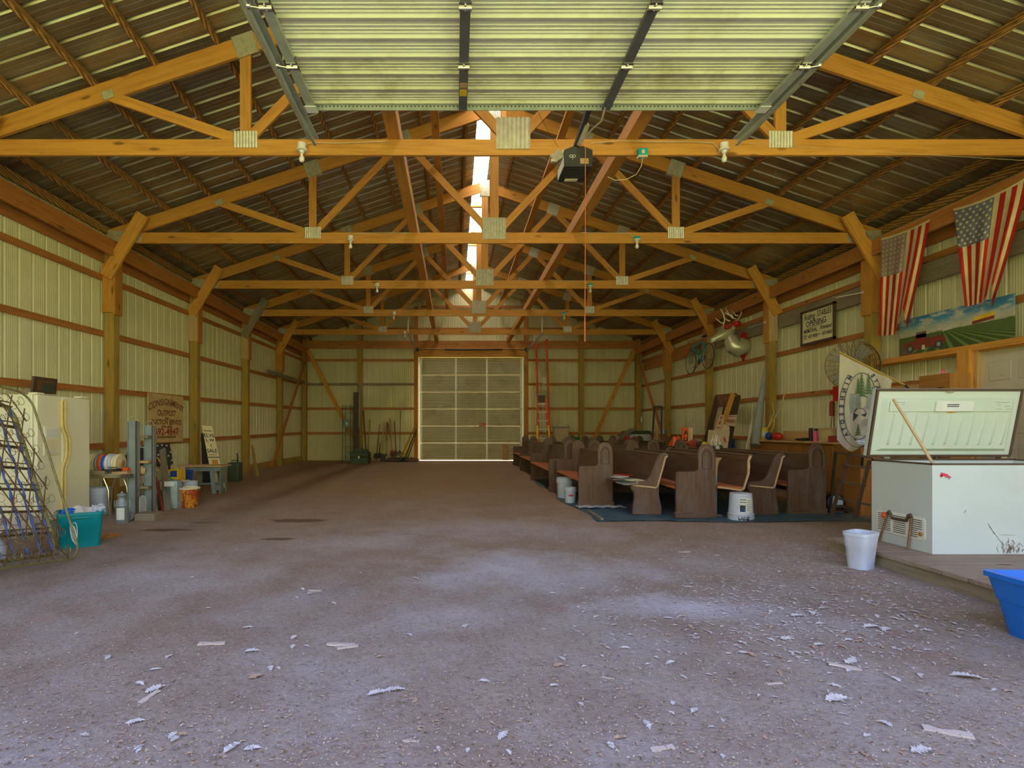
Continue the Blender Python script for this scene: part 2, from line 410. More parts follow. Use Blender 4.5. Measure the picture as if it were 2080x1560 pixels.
# ================================================================== the building
BAY = 3.058; TY = [0]+[(1.12+k)*BAY for k in range(1, 6)]; YB = 21.80; YF = .30      # truss depths, back wall, open front
XW = 6.92                                                                              # siding
def ztop(x): return 4.81+(6.8-abs(x))/3.0            # upper edge of the top chords
def zroof(x): return ztop(x)+.10

mb = MB(); mb.add([(-30, -25, 0), (30, -25, 0), (30, 30, 0), (-30, 30, 0)], [(0, 1, 2, 3)])
mb2 = MB(); mb2.grid(lambda u, v: (-6.9+13.8*u, -2.5+24.5*v, .002), 60, 110)
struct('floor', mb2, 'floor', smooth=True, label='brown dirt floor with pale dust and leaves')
o = struct('ground_outside', mb, 'grass'); o.location.z = -.03  # unseen green ground, added to bounce daylight into the barn

def ribbed(y0, y1, per=.2548, deep=.018, roof=False):
    """profile of the sheet steel: list of (distance, offset)"""
    pts = []; k = math.floor(y0/per)
    while k*per < y1:
        b = k*per
        rib = ((0, 0), (.016, deep), (.036, deep), (.052, 0), (.115, 0), (.121, .004), (.127, 0), (.185, 0), (.191, .004), (.197, 0))
        for d, o_ in rib if roof else ((0, 0), (.012, deep), (.040, deep), (.052, 0), (.076, 0), (.082, .009), (.088, 0), (.112, 0), (.118, .009), (.124, 0), (.148, 0), (.154, .009), (.160, 0), (.184, 0), (.190, .009), (.196, 0), (.22, 0), (.226, .009), (.232, 0)):
            if y0 <= b+d <= y1: pts.append((b+d, o_))
        k += 1
    return [(y0, 0)]+pts+[(y1, 0)]
def ribwall(name, fn, prof, lo, hi, label):
    mb = MB(); vs = []
    for d, o_ in prof: vs += [fn(d, lo(d), o_), fn(d, hi(d), o_)]
    fs = [(2*i, 2*i+2, 2*i+3, 2*i+1) for i in range(len(prof)-1)]
    mb.add(vs, fs); return struct(name, mb, 'wall', smooth=False, label=label)
ribwall('wall_left', lambda d, z, o_: (-XW-o_, d, z), ribbed(YF, YB+.18), lambda d: 0, lambda d: 4.89, 'cream ribbed steel siding of the left wall')
ribwall('wall_right', lambda d, z, o_: (XW+o_, d, z), ribbed(YF, YB+.18), lambda d: 0, lambda d: 4.89, 'cream ribbed steel siding of the right wall')
ribwall('wall_back', lambda d, z, o_: (d, YB+.12+o_, z), ribbed(-XW-.04, XW+.04), lambda d: 4.18 if -2.10 < d < 2.02 else 0, lambda d: zroof(d)+.005, 'cream ribbed steel siding of the back gable wall')

# roof sheets, ribs running down the slope, with the ridge left open under a translucent cap
for s, x_in, lab in ((-1, -.28, 'left'), (1, .05, 'right')):
    prof = ribbed(YF, YB+.4, deep=.026, roof=True); mb = MB(); vs = []
    for d, o_ in prof:
        for x in (x_in, s*7.2): vs.append((x, d, zroof(x)+o_))
    mb.add(vs, [(2*i, 2*i+2, 2*i+3, 2*i+1) for i in range(len(prof)-1)])
    struct('ceiling', mb, 'roof', smooth=False, label='dark galvanised ribbed roof sheets, %s slope' % lab)
mb = MB(); vs = []
n = 130
for i in range(n+1):
    y = YF+(YB+.4-YF)*i/n; z = .035 if i % 2 else .02
    for x in (-.46, -.12, .22): vs.append((x, y, zroof(x if x != -.12 else 0)+z+(.03 if x == -.12 else 0)))
mb.add(vs, [q for i in range(n) for q in ((3*i, 3*i+3, 3*i+4, 3*i+1), (3*i+1, 3*i+4, 3*i+5, 3*i+2))])
struct('skylight', mb, 'ridge', label='translucent white ridge cap letting daylight in')
mb = MB()
for y in (5.0, 8.0, 11.1, 14.2, 17.2, 20.3): mb.box((-.3, y, zroof(0)-.03), (.07, y+.09, zroof(0)+.02))
struct('trim_1', mb, 'wood', label='short battens across the ridge opening')

# purlins
ordn = ['lowest', 'second', 'third', 'fourth', 'fifth', 'sixth', 'seventh', 'eighth', 'topmost']
px_ = [6.55, 5.81, 5.05, 4.31, 3.56, 2.81, 2.06, 1.30, .50]
for s, side in ((-1, 'left'), (1, 'right')):
    for k, x in enumerate(px_):
        mb = MB(); z = ztop(x)+.045; mb.beam((s*x, YF, z), (s*x, YB+.1, z), .055, .095, (s*.316, 0, .949))
        single('roof_purlin', mb, 'woodp', '%s rough roof purlin above the eave on the %s slope' % (ordn[k], side) if k else
               'lowest rough roof purlin beside the %s eave' % side, 'purlin', group='purlins under the roof sheets')
    mb = MB(); mb.beam((s*6.86, YF, 4.785), (s*6.86, YB+.1, 4.785), .045, .13)
    single('eave_purlin', mb, 'woodp', 'eave board along the top of the %s wall under the roof edge' % side, 'beam')

# trusses
tord = ['nearest', 'second', 'third', 'fourth', 'farthest']
twhat = ['carrying the garage door opener', 'with a white lamp left and a teal lamp right', 'counted from the opening', 'one before the farthest', 'closest to the back wall']
def truss():
    t = T('roof_truss', 'x', 'roof truss', (0, 0, 4.56), world=True, group='wooden roof trusses')
    nb, nt2 = 4.655, 0
    t.part('bottom_chord', MB().box((-6.75, -.02, 4.56), (6.75, .02, 4.75)), 'wood')
    for s in (-1, 1):
        mb = MB(); a = Vector((s*6.83, 0, ztop(6.83)-.115)); b = Vector((0, 0, ztop(0)-.115)); mb.beam(a, b, .04, .22, (s*.3, 0, .95)); t.part('top_chord', mb, 'wood')
        zc = lambda x: ztop(x)-.13
        for (x0, z0, x1, z1, w) in ((s*3.22, 4.70, s*3.22, zc(3.22)-.05, .13), (s*3.22, 4.72, s*4.89, zc(4.89)-.03, .12), (s*3.22, 4.72, s*1.62, zc(1.62)-.03, .12), (s*.05, 4.74, s*1.60, zc(1.6)-.03, .12)):
            t.part('web', MB().beam((x0, 0, z0), (x1, 0, z1), .038, w, (1, 0, .01)) if x0 == x1 else MB().beam((x0, 0, z0), (x1, 0, z1), .038, w, (-(z1-z0), 0, (x1-x0))), 'wood')
        for (cx_, cz, w, h, a) in ((s*3.22, 4.745, .29, .20, 0), (s*3.22, zc(3.22)+.01, .27, .27, -s*.322), (s*1.61, zc(1.61), .26, .26, -s*.322), (s*4.87, zc(4.87)-.04, .14, .10, -s*.322)):
            t.part('gusset_plate', plate(cx_, cz, w, h, a), 'galv')
        # plated heel: grey plywood wedge between the chords
        mb = MB(); x0, x1 = s*6.86, s*6.25
        mb.prism([(x0, 4.575), (x1, 4.575), (x1, 4.745), (x0, 4.79)], Fr((0, -.03, 0), (1, 0, 0), (0, 0, 1), Vector((0, 1, 0))), .06); t.part('heel_plate', mb, 'galv')
    t.part('king_post', MB().box((-.075, -.019, 4.7), (.075, .019, ztop(0)-.16)), 'wood')
    t.part('gusset_plate', plate(0, 4.82, .41, .38, 0), 'galv'); t.part('gusset_plate', plate(0, ztop(0)-.17, .24, .38, 0), 'galv')
    return t
def plate(cx_, cz, w, h, a):
    """pressed steel connector with a corrugated, nail-punched face on both sides"""
    mb = MB(); ca, sa = math.cos(a), math.sin(a)
    for s in (-1, 1):
        n = 16
        def f(u, v, s=s): 
            x, z = (u-.5)*w, (v-.5)*h; d = s*(.026+.009*(int(round(u*n)) % 2))
            return (cx_+x*ca-z*sa, d, cz+x*sa+z*ca)
        mb.grid(f if s < 0 else (lambda u, v: f(1-u, v)), n, 2)
    return mb
tr0 = truss()
for k in range(1, 6):
    o = tr0.o if k == 1 else copy_tree(tr0.o)
    o.location.y = TY[k]; o['label'] = '%s wooden roof truss, %s' % (tord[k-1], twhat[k-1])

# posts with splice boards, and knee braces
where = ['', 'nearest', 'second', 'third', 'fourth', 'corner']
def at_left(k): return ['', 'in front of the fridge', 'behind the fridge and table', 'behind the plywood sign', 'between sign and corner', 'near the back corner'][k]
for s, side in ((-1, 'left'), (1, 'right')):
    for k in range(1, 6):
        y = TY[k]
        xa, xb = (-6.87, -6.70) if s < 0 else (6.62, 6.79)
        t = T('timber_post', '%s timber post along the %s wall, under the %s truss' % (['nearest', 'second', 'third', 'fourth', 'fifth'][k-1], side, tord[k-1]), 'post', ((xa+xb)/2, y, 0), group='posts along the %s wall' % side)
        t.part('post_shaft', MB().box((xa, y-.08, 0), (xb, y+.08, 4.56)), 'post')
        mat = {2: 'wood', 3: 'raw', 4: 'raw', 5: 'wood'}.get(k, 'wood')
        t.part('splice_board', MB().box((xa-.02, y-.115, 3.32), (xb+.01, y-.082, 4.18)), mat)
        t.part('splice_board', MB().box((xb if s < 0 else xa-.04, y-.11, 3.28), (xb+.04 if s < 0 else xa, y+.10, 4.27)), 'wood')
        a = Vector((s*6.80, y-.14, 3.93)); b = Vector((s*6.16, y-.14, 5.02))
        m2 = MB().beam(a, b, .045, .22, (-(b.z-a.z), 0, (b.x-a.x)))
        single('knee_brace', m2, 'greywood' if (s, k) == (-1, 4) else 'orangewood', 'slanted knee brace joining the %s truss to its %s wall post' % (tord[k-1], side), 'brace')
    # eave beam (two plies) on the inner side of the posts
    xi = -6.65 if s < 0 else 6.57
    t = T('eave_beam', 'long doubled beam carrying the trusses along the %s wall' % side, 'beam', (xi, 1, 4.3))
    t.part('inner_board', MB().box((min(xi, xi+s*.045), YF, 4.29), (max(xi, xi+s*.045), YB, 4.56)), 'wood2')
    t.part('outer_board', MB().box((min(s*6.875, s*6.905), YF, 4.20), (max(s*6.875, s*6.905), YB, 4.47)), 'wood2')
    # girts
    gz = [3.90, 2.92, 1.92, .95] if s < 0 else [3.99, 3.01, 2.015, 1.03]
    rise = [.18, .18, .19, .16] if s < 0 else [.02]*4
    for j in range(4):
        if s > 0 and j == 3: y0 = 7.9
        elif s > 0 and j == 2: y0 = 7.9
        else: y0 = YF
        z0 = gz[j]+(rise[j]*(y0-7.2)/14.6 if s < 0 else 0)
        single('wall_girt', MB().beam((s*6.895, y0, z0), (s*6.895, YB, gz[j]+rise[j]), .04, .10), 'wood2',
               '%s horizontal girt along the %s wall' % (['uppermost', 'second highest', 'third highest', 'lowest'][j], side), 'girt', group='girts along the %s wall' % side)
    single('ground_board', MB().box((min(s*6.84, s*6.90), 3, .0), (max(s*6.84, s*6.90), YB, .20)), 'post', 'treated ground board at the foot of the %s wall' % side, 'board')
# wide grey bracing boards on the right wall
for k, (y0, y1, lab) in enumerate(((4.6, 9.4, 'behind the two flags'), (9.65, 12.45, 'behind the framed stable sign'), (12.75, 15.5, 'behind the silver deer head'), (15.8, 21.3, 'above the hanging bicycle, near the far corner'))):
    single('bracing_board', MB().box((6.80, y0, 3.60), (6.845, y1, 3.90)), 'greywood' if k != 3 else 'wood2', 'wide weathered board on the right wall %s' % lab, 'board')
single('bracing_board', MB().box((-6.64, 17.0, 3.04), (-6.59, 21.2, 3.16)), 'greywood', 'long grey board across the posts near the far left corner', 'board')

# back wall framing
for j, z in enumerate((4.08, 3.10, 2.11, 1.11)):
    for (x0, x1, lab) in ((-6.7, -2.25, 'left of'), (2.15, 6.7, 'right of')):
        m = 'greywood' if (j == 1 and x0 < 0) else 'wood2'
        single('wall_girt', MB().box((x0, YB+.05, z-.05), (x1, YB+.09, z+.05)), m, '%s girt on the back wall, %s the rolling door' % (['uppermost', 'second highest', 'third highest', 'lowest'][j], lab), 'girt', group='girts on the back wall')
for j, z in enumerate((5.35, 6.25)):
    w = (ztop(0)-z)*3-.4; single('wall_girt', MB().box((-w, YB+.05, z-.05), (w, YB+.09, z+.05)), 'wood2', '%s short girt in the back gable above the trusses' % ['lower', 'upper'][j], 'girt', group='girts on the back wall')
for x, nm, lab in ((-6.78, 'timber_post', 'post in the far left corner of the barn'), (-4.53, 'timber_post', 'back wall post between the green trunk and the tools'), (4.41, 'timber_post', 'back wall post behind the green wheelbarrow'), (6.70, 'timber_post', 'post in the far right corner of the barn')):
    zt = 4.9 if abs(x) > 6 else ztop(x)-.1
    single(nm, MB().box((x-.09, YB-.14, 0), (x+.09, YB+.04, zt)), 'post', lab, 'post', group='posts on the back wall')
for x, lab in ((-2.27, 'left'), (2.17, 'right')):
    single('door_jamb', MB().box((x-.08, YB-.14, 0), (x+.08, YB+.04, ztop(x)-.1)), 'wood2', 'timber jamb on the %s side of the back rolling door' % lab, 'jamb')
single('header_beam', MB().box((-6.7, YB-.19, 4.52), (6.7, YB-.145, 4.66)).box((-6.7, YB-.19, 4.665), (6.7, YB-.145, 4.83)), 'wood2', 'doubled header beam crossing the whole back wall', 'beam')
single('door_header', MB().box((-2.3, YB-.24, 4.17), (2.2, YB-.195, 4.31)).box((-2.3, YB-.24, 4.315), (2.2, YB-.195, 4.50)), 'wood', 'pine header boards directly above the back rolling door', 'beam')
for (a, b, lab) in (((-6.62, YB-.17, 4.45), (-4.45, YB-.17, .30), 'diagonal brace on the back wall, left of the door'), ((6.50, YB-.17, 4.45), (4.72, YB-.17, .50), 'diagonal brace on the back wall, right of the door'),
                    ((-6.60, 21.5, 4.26), (-6.60, 17.3, .02), 'diagonal brace on the left wall near the far corner'), ((6.55, 21.4, 4.26), (6.55, 17.9, .02), 'diagonal brace on the right wall near the far corner')):
    a, b = Vector(a), Vector(b); up = (a-b).cross(Vector((0, 1, 0) if abs(a.x-b.x) > 1 else (1, 0, 0)))
    single('diagonal_brace', MB().beam(a, b, .04, .14, up), 'orangewood' if a.y > 21.6 else 'wood2', lab, 'brace')

# long braces through the trusses
for s, side in ((-1, 'left'), (1, 'right')):
    t = T('truss_runner', 'long L-shaped runner board on top of the trusses, %s of the king posts' % side, 'runner board', (s*1.43, 3, 4.77))
    t.part('flat_board', MB().box((s*1.43-.075, 2.0, 4.752), (s*1.43+.075, YB-.2, 4.79)), 'wood')
    t.part('edge_board', MB().box((s*1.43+(-.075 if s < 0 else .035)+(.11 if s < 0 else -.11), 2.0, 4.79), (s*1.43+(-.035 if s < 0 else .075)+(.11 if s < 0 else -.11), YB-.2, 4.93)), 'wood')
    single('web_brace', MB().box((s*1.0-.06, 2.0, 5.93), (s*1.0+.06, YB-.2, 5.97)), 'wood', 'high longitudinal board nailed to the web diagonals, %s of the ridge' % side, 'runner board')

# ------------------------------------------------------------------ back rolling door (door_1)
d1 = sempty('door_1', 'closed cream sectional rolling door in the back wall')
xa, xb = -2.12, 2.04
for k in range(6):
    z0 = .03+k*.687; mb = MB(); prof = []
    for i in range(6):
        b = z0+i*.1145; prof += [(b, 0), (b+.082, 0), (b+.09, .012), (b+.106, .012)]
    prof.append((z0+.683, 0)); prof.append((z0+.684, .02)); prof.append((z0+.70, .02))
    vs = []
    for z, o_ in prof: vs += [(xa, YB-.06+o_, z), (xb, YB-.06+o_, z)]
    mb.add(vs, [(2*i, 2*i+1, 2*i+3, 2*i+2) for i in range(len(prof)-1)]); struct('door_panel', mb, 'doorb', d1, smooth=False)
for x in (xa+.06, X(926, 21.74), X(989, 21.74), xb-.06):
    mb = MB()
    for k in range(6): mb.box((x-.035, YB-.10, .05+k*.687), (x+.035, YB-.062, .69+k*.687))
    struct('door_stile', mb, 'stilew', d1)
mb = MB()
for x in (xa-.03, xb+.03): mb.box((x-.02, YB-.13, 0), (x+.02, YB-.02, 4.1))
struct('track_pair', mb, 'track', d1)
mb = MB(); mb.tube([(-2.2, YB-.30, 4.46), (2.15, YB-.30, 4.46)], .013); mb.tube([(-1.1, YB-.30, 4.46), (1.2, YB-.30, 4.46)], .035)
for x in (-2.2, 2.15): mb.lathe([(.02, -.03), (.08, -.03), (.08, .03), (.02, .03)], (x, YB-.30, 4.46), 14, axis='x')
struct('torsion_spring', mb, 'dark', d1)
for s, x in ((-1, -2.24), (1, 2.17)):
    mb = MB(); mb.beam((x, YB-.3, 4.40), (x, 17.6, 4.42), .03, .07); struct('horizontal_track', mb, 'grey', d1)
    mb = MB(); mb.box((x-.015, 17.7, 4.4), (x+.015, 17.74, 4.9)); mb.box((x-.015, 19.5, 4.4), (x+.015, 19.54, 4.8)); struct('track_hanger', mb, 'white', d1)
struct('patch', MB().box((X(1021, 21.7), YB-.10, .02), (X(1034, 21.7), YB-.075, .68)), 'card', d1, label='tan board against the door')
struct('patch', MB().box((X(973, 21.7), YB-.10, 1.38), (X(982, 21.7), YB-.075, 1.55)), 'card', d1)
struct('patch', MB().box((X(981, 21.7), YB-.105, 1.40), (X(987, 21.7), YB-.075, 1.52)), 'pink', d1)

# ------------------------------------------------------------------ open overhead door above the camera (door_2)
d2 = sempty('door_2', 'open overhead door, panels lying flat overhead')
xa, xb, zd = -2.21, 2.49, 4.575
yf = 5.52
for k in range(6):
    y1 = yf-k*.684; y0 = y1-.678
    if y1 < .9: break
    prof = [(y1, 0)]
    for i in range(3):
        b = y1-.226*i
        prof += [(b-.010, .0), (b-.020, .010), (b-.050, .013), (b-.056, .0), (b-.086, .0), (b-.090, .004), (b-.094, .0), (b-.126, .0), (b-.130, .004), (b-.134, .0), (b-.168, .0), (b-.172, .004), (b-.176, .0), (b-.21, .0)]
    prof = [(y, zd+.03-o_*2.0) for y, o_ in prof]+[(y0, zd+.03)]
    mb = MB(); vs = []
    for y, z in prof: vs += [(xa, y, z), (xb, y, z)]
    mb.add(vs, [(2*i, 2*i+2, 2*i+3, 2*i+1) for i in range(len(prof)-1)])
    mb.box((xa, y0, zd+.034), (xb, y1, zd+.05))
    struct('door_section', mb, 'doorwd' if k == 0 else 'doorw', d2, smooth=False)
for i, x in enumerate((xa+.045, X(940, yf), X(1230, yf), xb-.045)):
    for k in range(6):
        y1 = yf-.01-k*.684; y0 = y1-.665
        if y1 < 1: break
        mb = MB(); w = .042
        mb.box((x-w, y0, zd-.045), (x+w, y1, zd-.008)); 
        struct('stile', mb, 'track' if i in (0, 3) else 'stile', d2, bevel=.004)
        mh = MB(); mh.box((x-.05, y0-.05, zd-.052), (x+.05, y0+.035, zd-.044)); mh.tube([(x-.05, y0-.005, zd-.058), (x+.05, y0-.005, zd-.058)], .012)
        mh.ball((x, y0-.035, zd-.054), .009, 8, 5); mh.ball((x, y0+.022, zd-.054), .009, 8, 5)
        if i in (0, 3):
            sx = -1 if i == 0 else 1
            mh.tube([(x+sx*.03, y0, zd-.055), (x+sx*.14, y0, zd-.035)], .006); mh.lathe([(.0, -.012), (.024, -.012), (.024, .012), (0, .012)], (x+sx*.13, y0, zd-.035), 14, axis='x', cap=False)
            mh.box((x-.06, y0-.09, zd-.05), (x-.05, y0+.07, zd-.01)); mh.box((x+.05, y0-.09, zd-.05), (x+.06, y0+.07, zd-.01))
        struct('hinge', mh, 'chrome', d2)
mb = MB(); mb.box((xa, yf, zd-.035), (xb, yf+.012, zd+.045))
for i in range(118):
    x = xa+.03+i*(xb-xa-.06)/117
    if any(abs(x-q) < .03 for q in (X(940, yf), X(1230, yf))): continue
    mb.lathe([(.0075, -.0015), (.0075, 0)], (x, yf, zd+.003), 8, 1, 'y')
struct('bottom_strip', mb, ['track', 'black'], d2, label='perforated metal strip along the door edge')
for x in (xa+.05, xb-.05): struct('corner_bracket', MB().box((x-.055, yf-.10, zd-.06), (x+.055, yf+.005, zd-.05)).box((x-.055, yf+.005, zd-.06), (x+.055, yf+.012, zd+.04)), 'white', d2)
struct('sticker', MB().box((X(940, yf)-.035, 5.17, zd-.0465), (X(940, yf)+.035, 5.27, zd-.0455)), 'yellow', d2); struct('sticker', MB().box((X(940, yf)-.035, 5.07, zd-.0465), (X(940, yf)+.035, 5.15, zd-.0455)), 'card', d2)
for x, s in ((-2.33, 1), (2.57, -1)):
    mb = MB(); mb.box((x-.004, .9, zd-.03), (x+.004, 6.22, zd+.05)); mb.box((min(x, x+s*.055), .9, zd+.045), (max(x, x+s*.055), 6.22, zd+.05)); mb.box((min(x, x+s*.03), .9, zd-.034), (max(x, x+s*.03), 6.22, zd-.028))
    struct('overhead_track', mb, 'track', d2)
    mb = MB(); mb.box((x-s*.03, .9, zd-.034), (x-s*.004, 6.1, zd-.029)); mb.box((x-s*.032, .9, zd-.034), (x-s*.028, 6.1, zd+.02)); struct('track_angle', mb, 'galv', d2)

# ------------------------------------------------------------------ entry door on the right wall (door_3)
d3 = sempty('door_3', 'grey-cream six panel entry door')
y0, y1 = 6.72, 7.62; zt = 2.36; zb_ = .04; x = 6.78
mb = MB().box((x, y0, zb_), (x+.045, y1, zt)); struct('door_slab', mb, 'door', d3)
for (ya, yb) in ((y0+.10, y0+.40), (y0+.50, y0+.80)):
    for (za, zb) in ((zt-.42, zt-.16), (zt-1.15, zt-.55), (zb_+.2, zt-1.3)):
        mb = MB(); mb.box((x-.012, ya, za), (x, yb, zb)); mb2 = MB(); mb2.box((x-.018, ya+.05, za+.05), (x-.011, yb-.05, zb-.05))
        struct('raised_panel', mb, 'door', d3, bevel=.008); struct('raised_panel', mb2, 'door', d3, bevel=.006)
mb = MB().lathe([(.0, 0), (.012, .0), (.012, .04), (.03, .05), (.03, .08), (.0, .09)], (x-.09, y0+.07, 1.15), 14, axis='x', cap=False); struct('door_knob', mb, 'chrome', d3)
single('door_post', MB().box((6.62, 7.66, 0), (6.80, 7.84, 2.40)), 'orangewood', 'bright timber jamb beside the grey entry door', 'post')
single('door_post', MB().box((6.70, 7.62, .14), (6.80, 7.655, 2.40)), 'ply', 'thin yellow trim strip along the grey entry door', 'trim')
single('door_header', MB().box((6.66, 5.6, 2.38), (6.72, 9.45, 2.47)).box((6.725, 5.6, 2.36), (6.80, 9.45, 2.45)), 'orangewood', 'orange doubled timber above the entry door, under the mural', 'beam')
# ================================================================== lamps and wiring on the trusses
def lamp(px, py, k, teal, label):
    y = TY[k]-.075; x = X(px, y); z = 4.60
    t = T('ceiling_lamp', label, 'light bulb', (x, y, z-.12), group='bare bulbs on the trusses')
    mb = MB(); 
    if teal: mb.box((x-.05, y-.02, z-.01), (x+.05, y+.055, z+.06))
    else: mb.lathe([(.045, .02), (.05, .0), (.05, .07), (.03, .075)], (x, y, z-.0), 16)
    t.part('junction_box', mb, 'tealbox' if teal else 'porcelain')
    mb = MB().lathe([(.02, -.05), (.028, -.045), (.03, -.02), (.06, -.012), (.062, .0), (.05, .012), (.0, .014)], (x, y, z), 20); t.part('socket', mb, 'porcelain')
    mb = MB().lathe([(.0, -.155), (.018, -.151), (.029, -.135), (.032, -.118), (.028, -.10), (.017, -.078), (.014, -.05)], (x, y, z), 16, cap=False); t.part('bulb', mb, 'porcelain')
lamp(613, 310, 1, 0, 'white porcelain lamp with bare bulb, left on the nearest truss')
lamp(1471, 310, 1, 0, 'white porcelain lamp with bare bulb, right on the nearest truss')
lamp(712, 490, 2, 0, 'white bare-bulb lamp, left on the second truss')
lamp(1294, 488, 2, 1, 'teal-boxed bare-bulb lamp, right on the second truss')
lamp(766, 585, 3, 0, 'white bare-bulb lamp, left on the third truss')
lamp(1199, 583, 3, 1, 'teal-boxed bare-bulb lamp, right on the third truss')
lamp(800, 643, 4, 0, 'white bare-bulb lamp, left on the fourth truss')
lamp(1146, 641, 4, 1, 'teal-boxed bare-bulb lamp, right on the fourth truss')
lamp(822, 679, 5, 0, 'white bare-bulb lamp, left on the farthest truss')
def wire(pts, k, label, mat='rope', r=.005):
    y = TY[k]-.04; single('electric_cable', MB().tube([P(a, b, y) for a, b in pts], r, 6), mat, label, 'cable')
wire([(613, 304), (622, 293), (640, 289), (680, 291), (735, 289), (790, 287)], 1, 'pale cable from the left lamp on the nearest truss')
wire([(1200, 291), (1260, 286), (1330, 288), (1400, 288), (1448, 290), (1462, 305)], 1, 'pale cable to the right lamp on the nearest truss')
wire([(712, 485), (722, 474), (760, 473), (840, 473)], 2, 'pale cable from the left lamp on the second truss')
wire([(1180, 472), (1240, 474), (1275, 474), (1290, 484)], 2, 'pale cable to the teal lamp on the second truss')
wire([(1105, 568), (1150, 571), (1185, 571), (1196, 577)], 3, 'pale cable to the teal lamp on the third truss')
wire([(1078, 628), (1110, 629), (1138, 632), (1145, 637)], 4, 'pale cable to the teal lamp on the fourth truss')
y = TY[1]-.075; x = X(1306, y); z = Z(310, y)
t = T('outlet_box', 'teal outlet box with white socket on the nearest truss', 'outlet box', (x, y, z-.05))
t.part('box_body', MB().box((x-.055, y-.01, z-.03), (x+.055, y+.05, z+.05)), 'tealbox'); t.part('socket_plate', MB().box((x-.018, y-.014, z-.012), (x+.018, y-.009, z+.03)), 'cream')
t.part('box_underside', MB().box((x-.055, y-.01, z-.055), (x+.055, y+.05, z-.031)), 'silver')
single('electric_cable', MB().tube([(x, y-.005, z-.04), (x-.02, y, z-.16), (x-.08, y, z-.26), (x-.20, y, z-.32), (x-.33, y, z-.33), (x-.42, y, z-.29)], .004, 6), 'rope', 'slack cable hanging below the teal outlet box', 'cable')

# garage door opener, its rail and the pull cord
yo = 6.08; x0, x1 = X(1146, yo), X(1204, yo); z0, z1 = Z(338, yo), Z(300, yo)
t = T('garage_door_opener', 'dark box of the garage door opener hung under the nearest truss', 'garage door opener', ((x0+x1)/2, yo, z0))
fr = Fr(((x0+x1)/2, yo, z0), (1, 0, 0), (0, 0, 1), Vector((0, 1, 0))); w = (x1-x0)/2; h = z1-z0
t.part('housing', MB().prism([(-w, 0), (w, 0), (w, h-.02), (w*.4, h+.02), (-w*.4, h+.02), (-w, h-.02)], fr, .40), 'dark', bevel=.008)
t.part('label_plate', MB().box((fr.o.x+.02, yo-.003, z0+.03), (fr.o.x+.115, yo, z0+.09)), 'card')
mb = MB()
for cx_ in (-.085, -.05):
    mb.tube([(fr.o.x+cx_+.017*math.cos(a/8*6.283), yo-.003, z0+.115+.015*math.sin(a/8*6.283)) for a in range(8)], .003, 5, closed=True)
mb.tube([(fr.o.x-.067, yo-.003, z0+.10), (fr.o.x-.067, yo-.003, z0+.075)], .002, 5); t.part('emblem', mb, 'white')
mb = MB()
for i in range(5): mb.box((fr.o.x-.11, yo+.05+i*.05, z0-.004), (fr.o.x+.10, yo+.07+i*.05, z0))
t.part('vent_slots', mb, 'black'); t.part('side_label', MB().box((x0-.004, yo+.02, z0+.01), (x0, yo+.36, z0+.12)), 'white'); t.part('lamp_label', MB().box((fr.o.x-.09, yo+.30, z0-.005), (fr.o.x+.06, yo+.36, z0-.001)), 'signcream')
t.part('bracket', MB().beam((x0-.02, yo+.05, z1-.03), (x0-.13, yo+.0, z1-.13), .10, .012, (0, 1, 0)).box((x0-.15, yo-.01, z1-.16), (x0-.10, yo+.04, z1-.13)), 'galv')
t.part('hanger', MB().box((x0+.04, yo+.3, z1), (x0+.06, yo+.33, 4.58)).box((x1-.06, yo+.3, z1), (x1-.04, yo+.33, 4.58)), 'galv')
t.part('rail', MB().beam((fr.o.x-.02, yo+.05, z1+.03), (X(1207, 5.5), 5.5, 4.70), .05, .05).beam((X(1207, 5.5), 5.5, 4.70), (.66, 1.4, 4.74), .05, .05), 'black')
t.part('chain_bracket', MB().beam((fr.o.x, yo-.02, z1+.03), (fr.o.x+.035, yo-.25, z1+.12), .05, .05), 'galv')
t.part('door_arm', MB().tube([(fr.o.x+.03, yo-.05, z1+.05), (X(1203, 5.85), 5.85, Z(262, 5.85)), (X(1222, 5.6), 5.6, Z(246, 5.6)), (X(1229, 5.46), 5.46, 4.53)], .010, 6), 'galv')
single('pull_cord', MB().tube([(X(1176, 6.0), 6.0, Z(292, 6.0)), (X(1186, 6.0), 6.0, Z(296, 6.0)), (X(1189, 6.0), 6.0, Z(300, 6.0)), (X(1189, 6.0), 6.0, Z(480, 6.0)), (X(1188, 6.0), 6.0, Z(650, 6.0))], .005, 6).tube([(X(1188, 6), 6, Z(650, 6)), (X(1188, 6), 6, Z(694, 6))], .007, 6), 'redrope', 'long red pull cord hanging from the garage door opener', 'cord')
single('thin_wire', MB().tube([P(1085, 212, 5.7), P(1115, 270, 6.2), P(1135, 300, 6.4)], .002, 5), 'dark', 'thin wire running from the door edge to the opener', 'wire')
single('thin_wire', MB().tube([P(1500, 290, TY[1]-.05), P(1780, 308, TY[1]-.02), P(2080, 326, TY[1]-.02)], .002, 5), 'rope', 'thin wire along the right part of the nearest truss', 'wire')

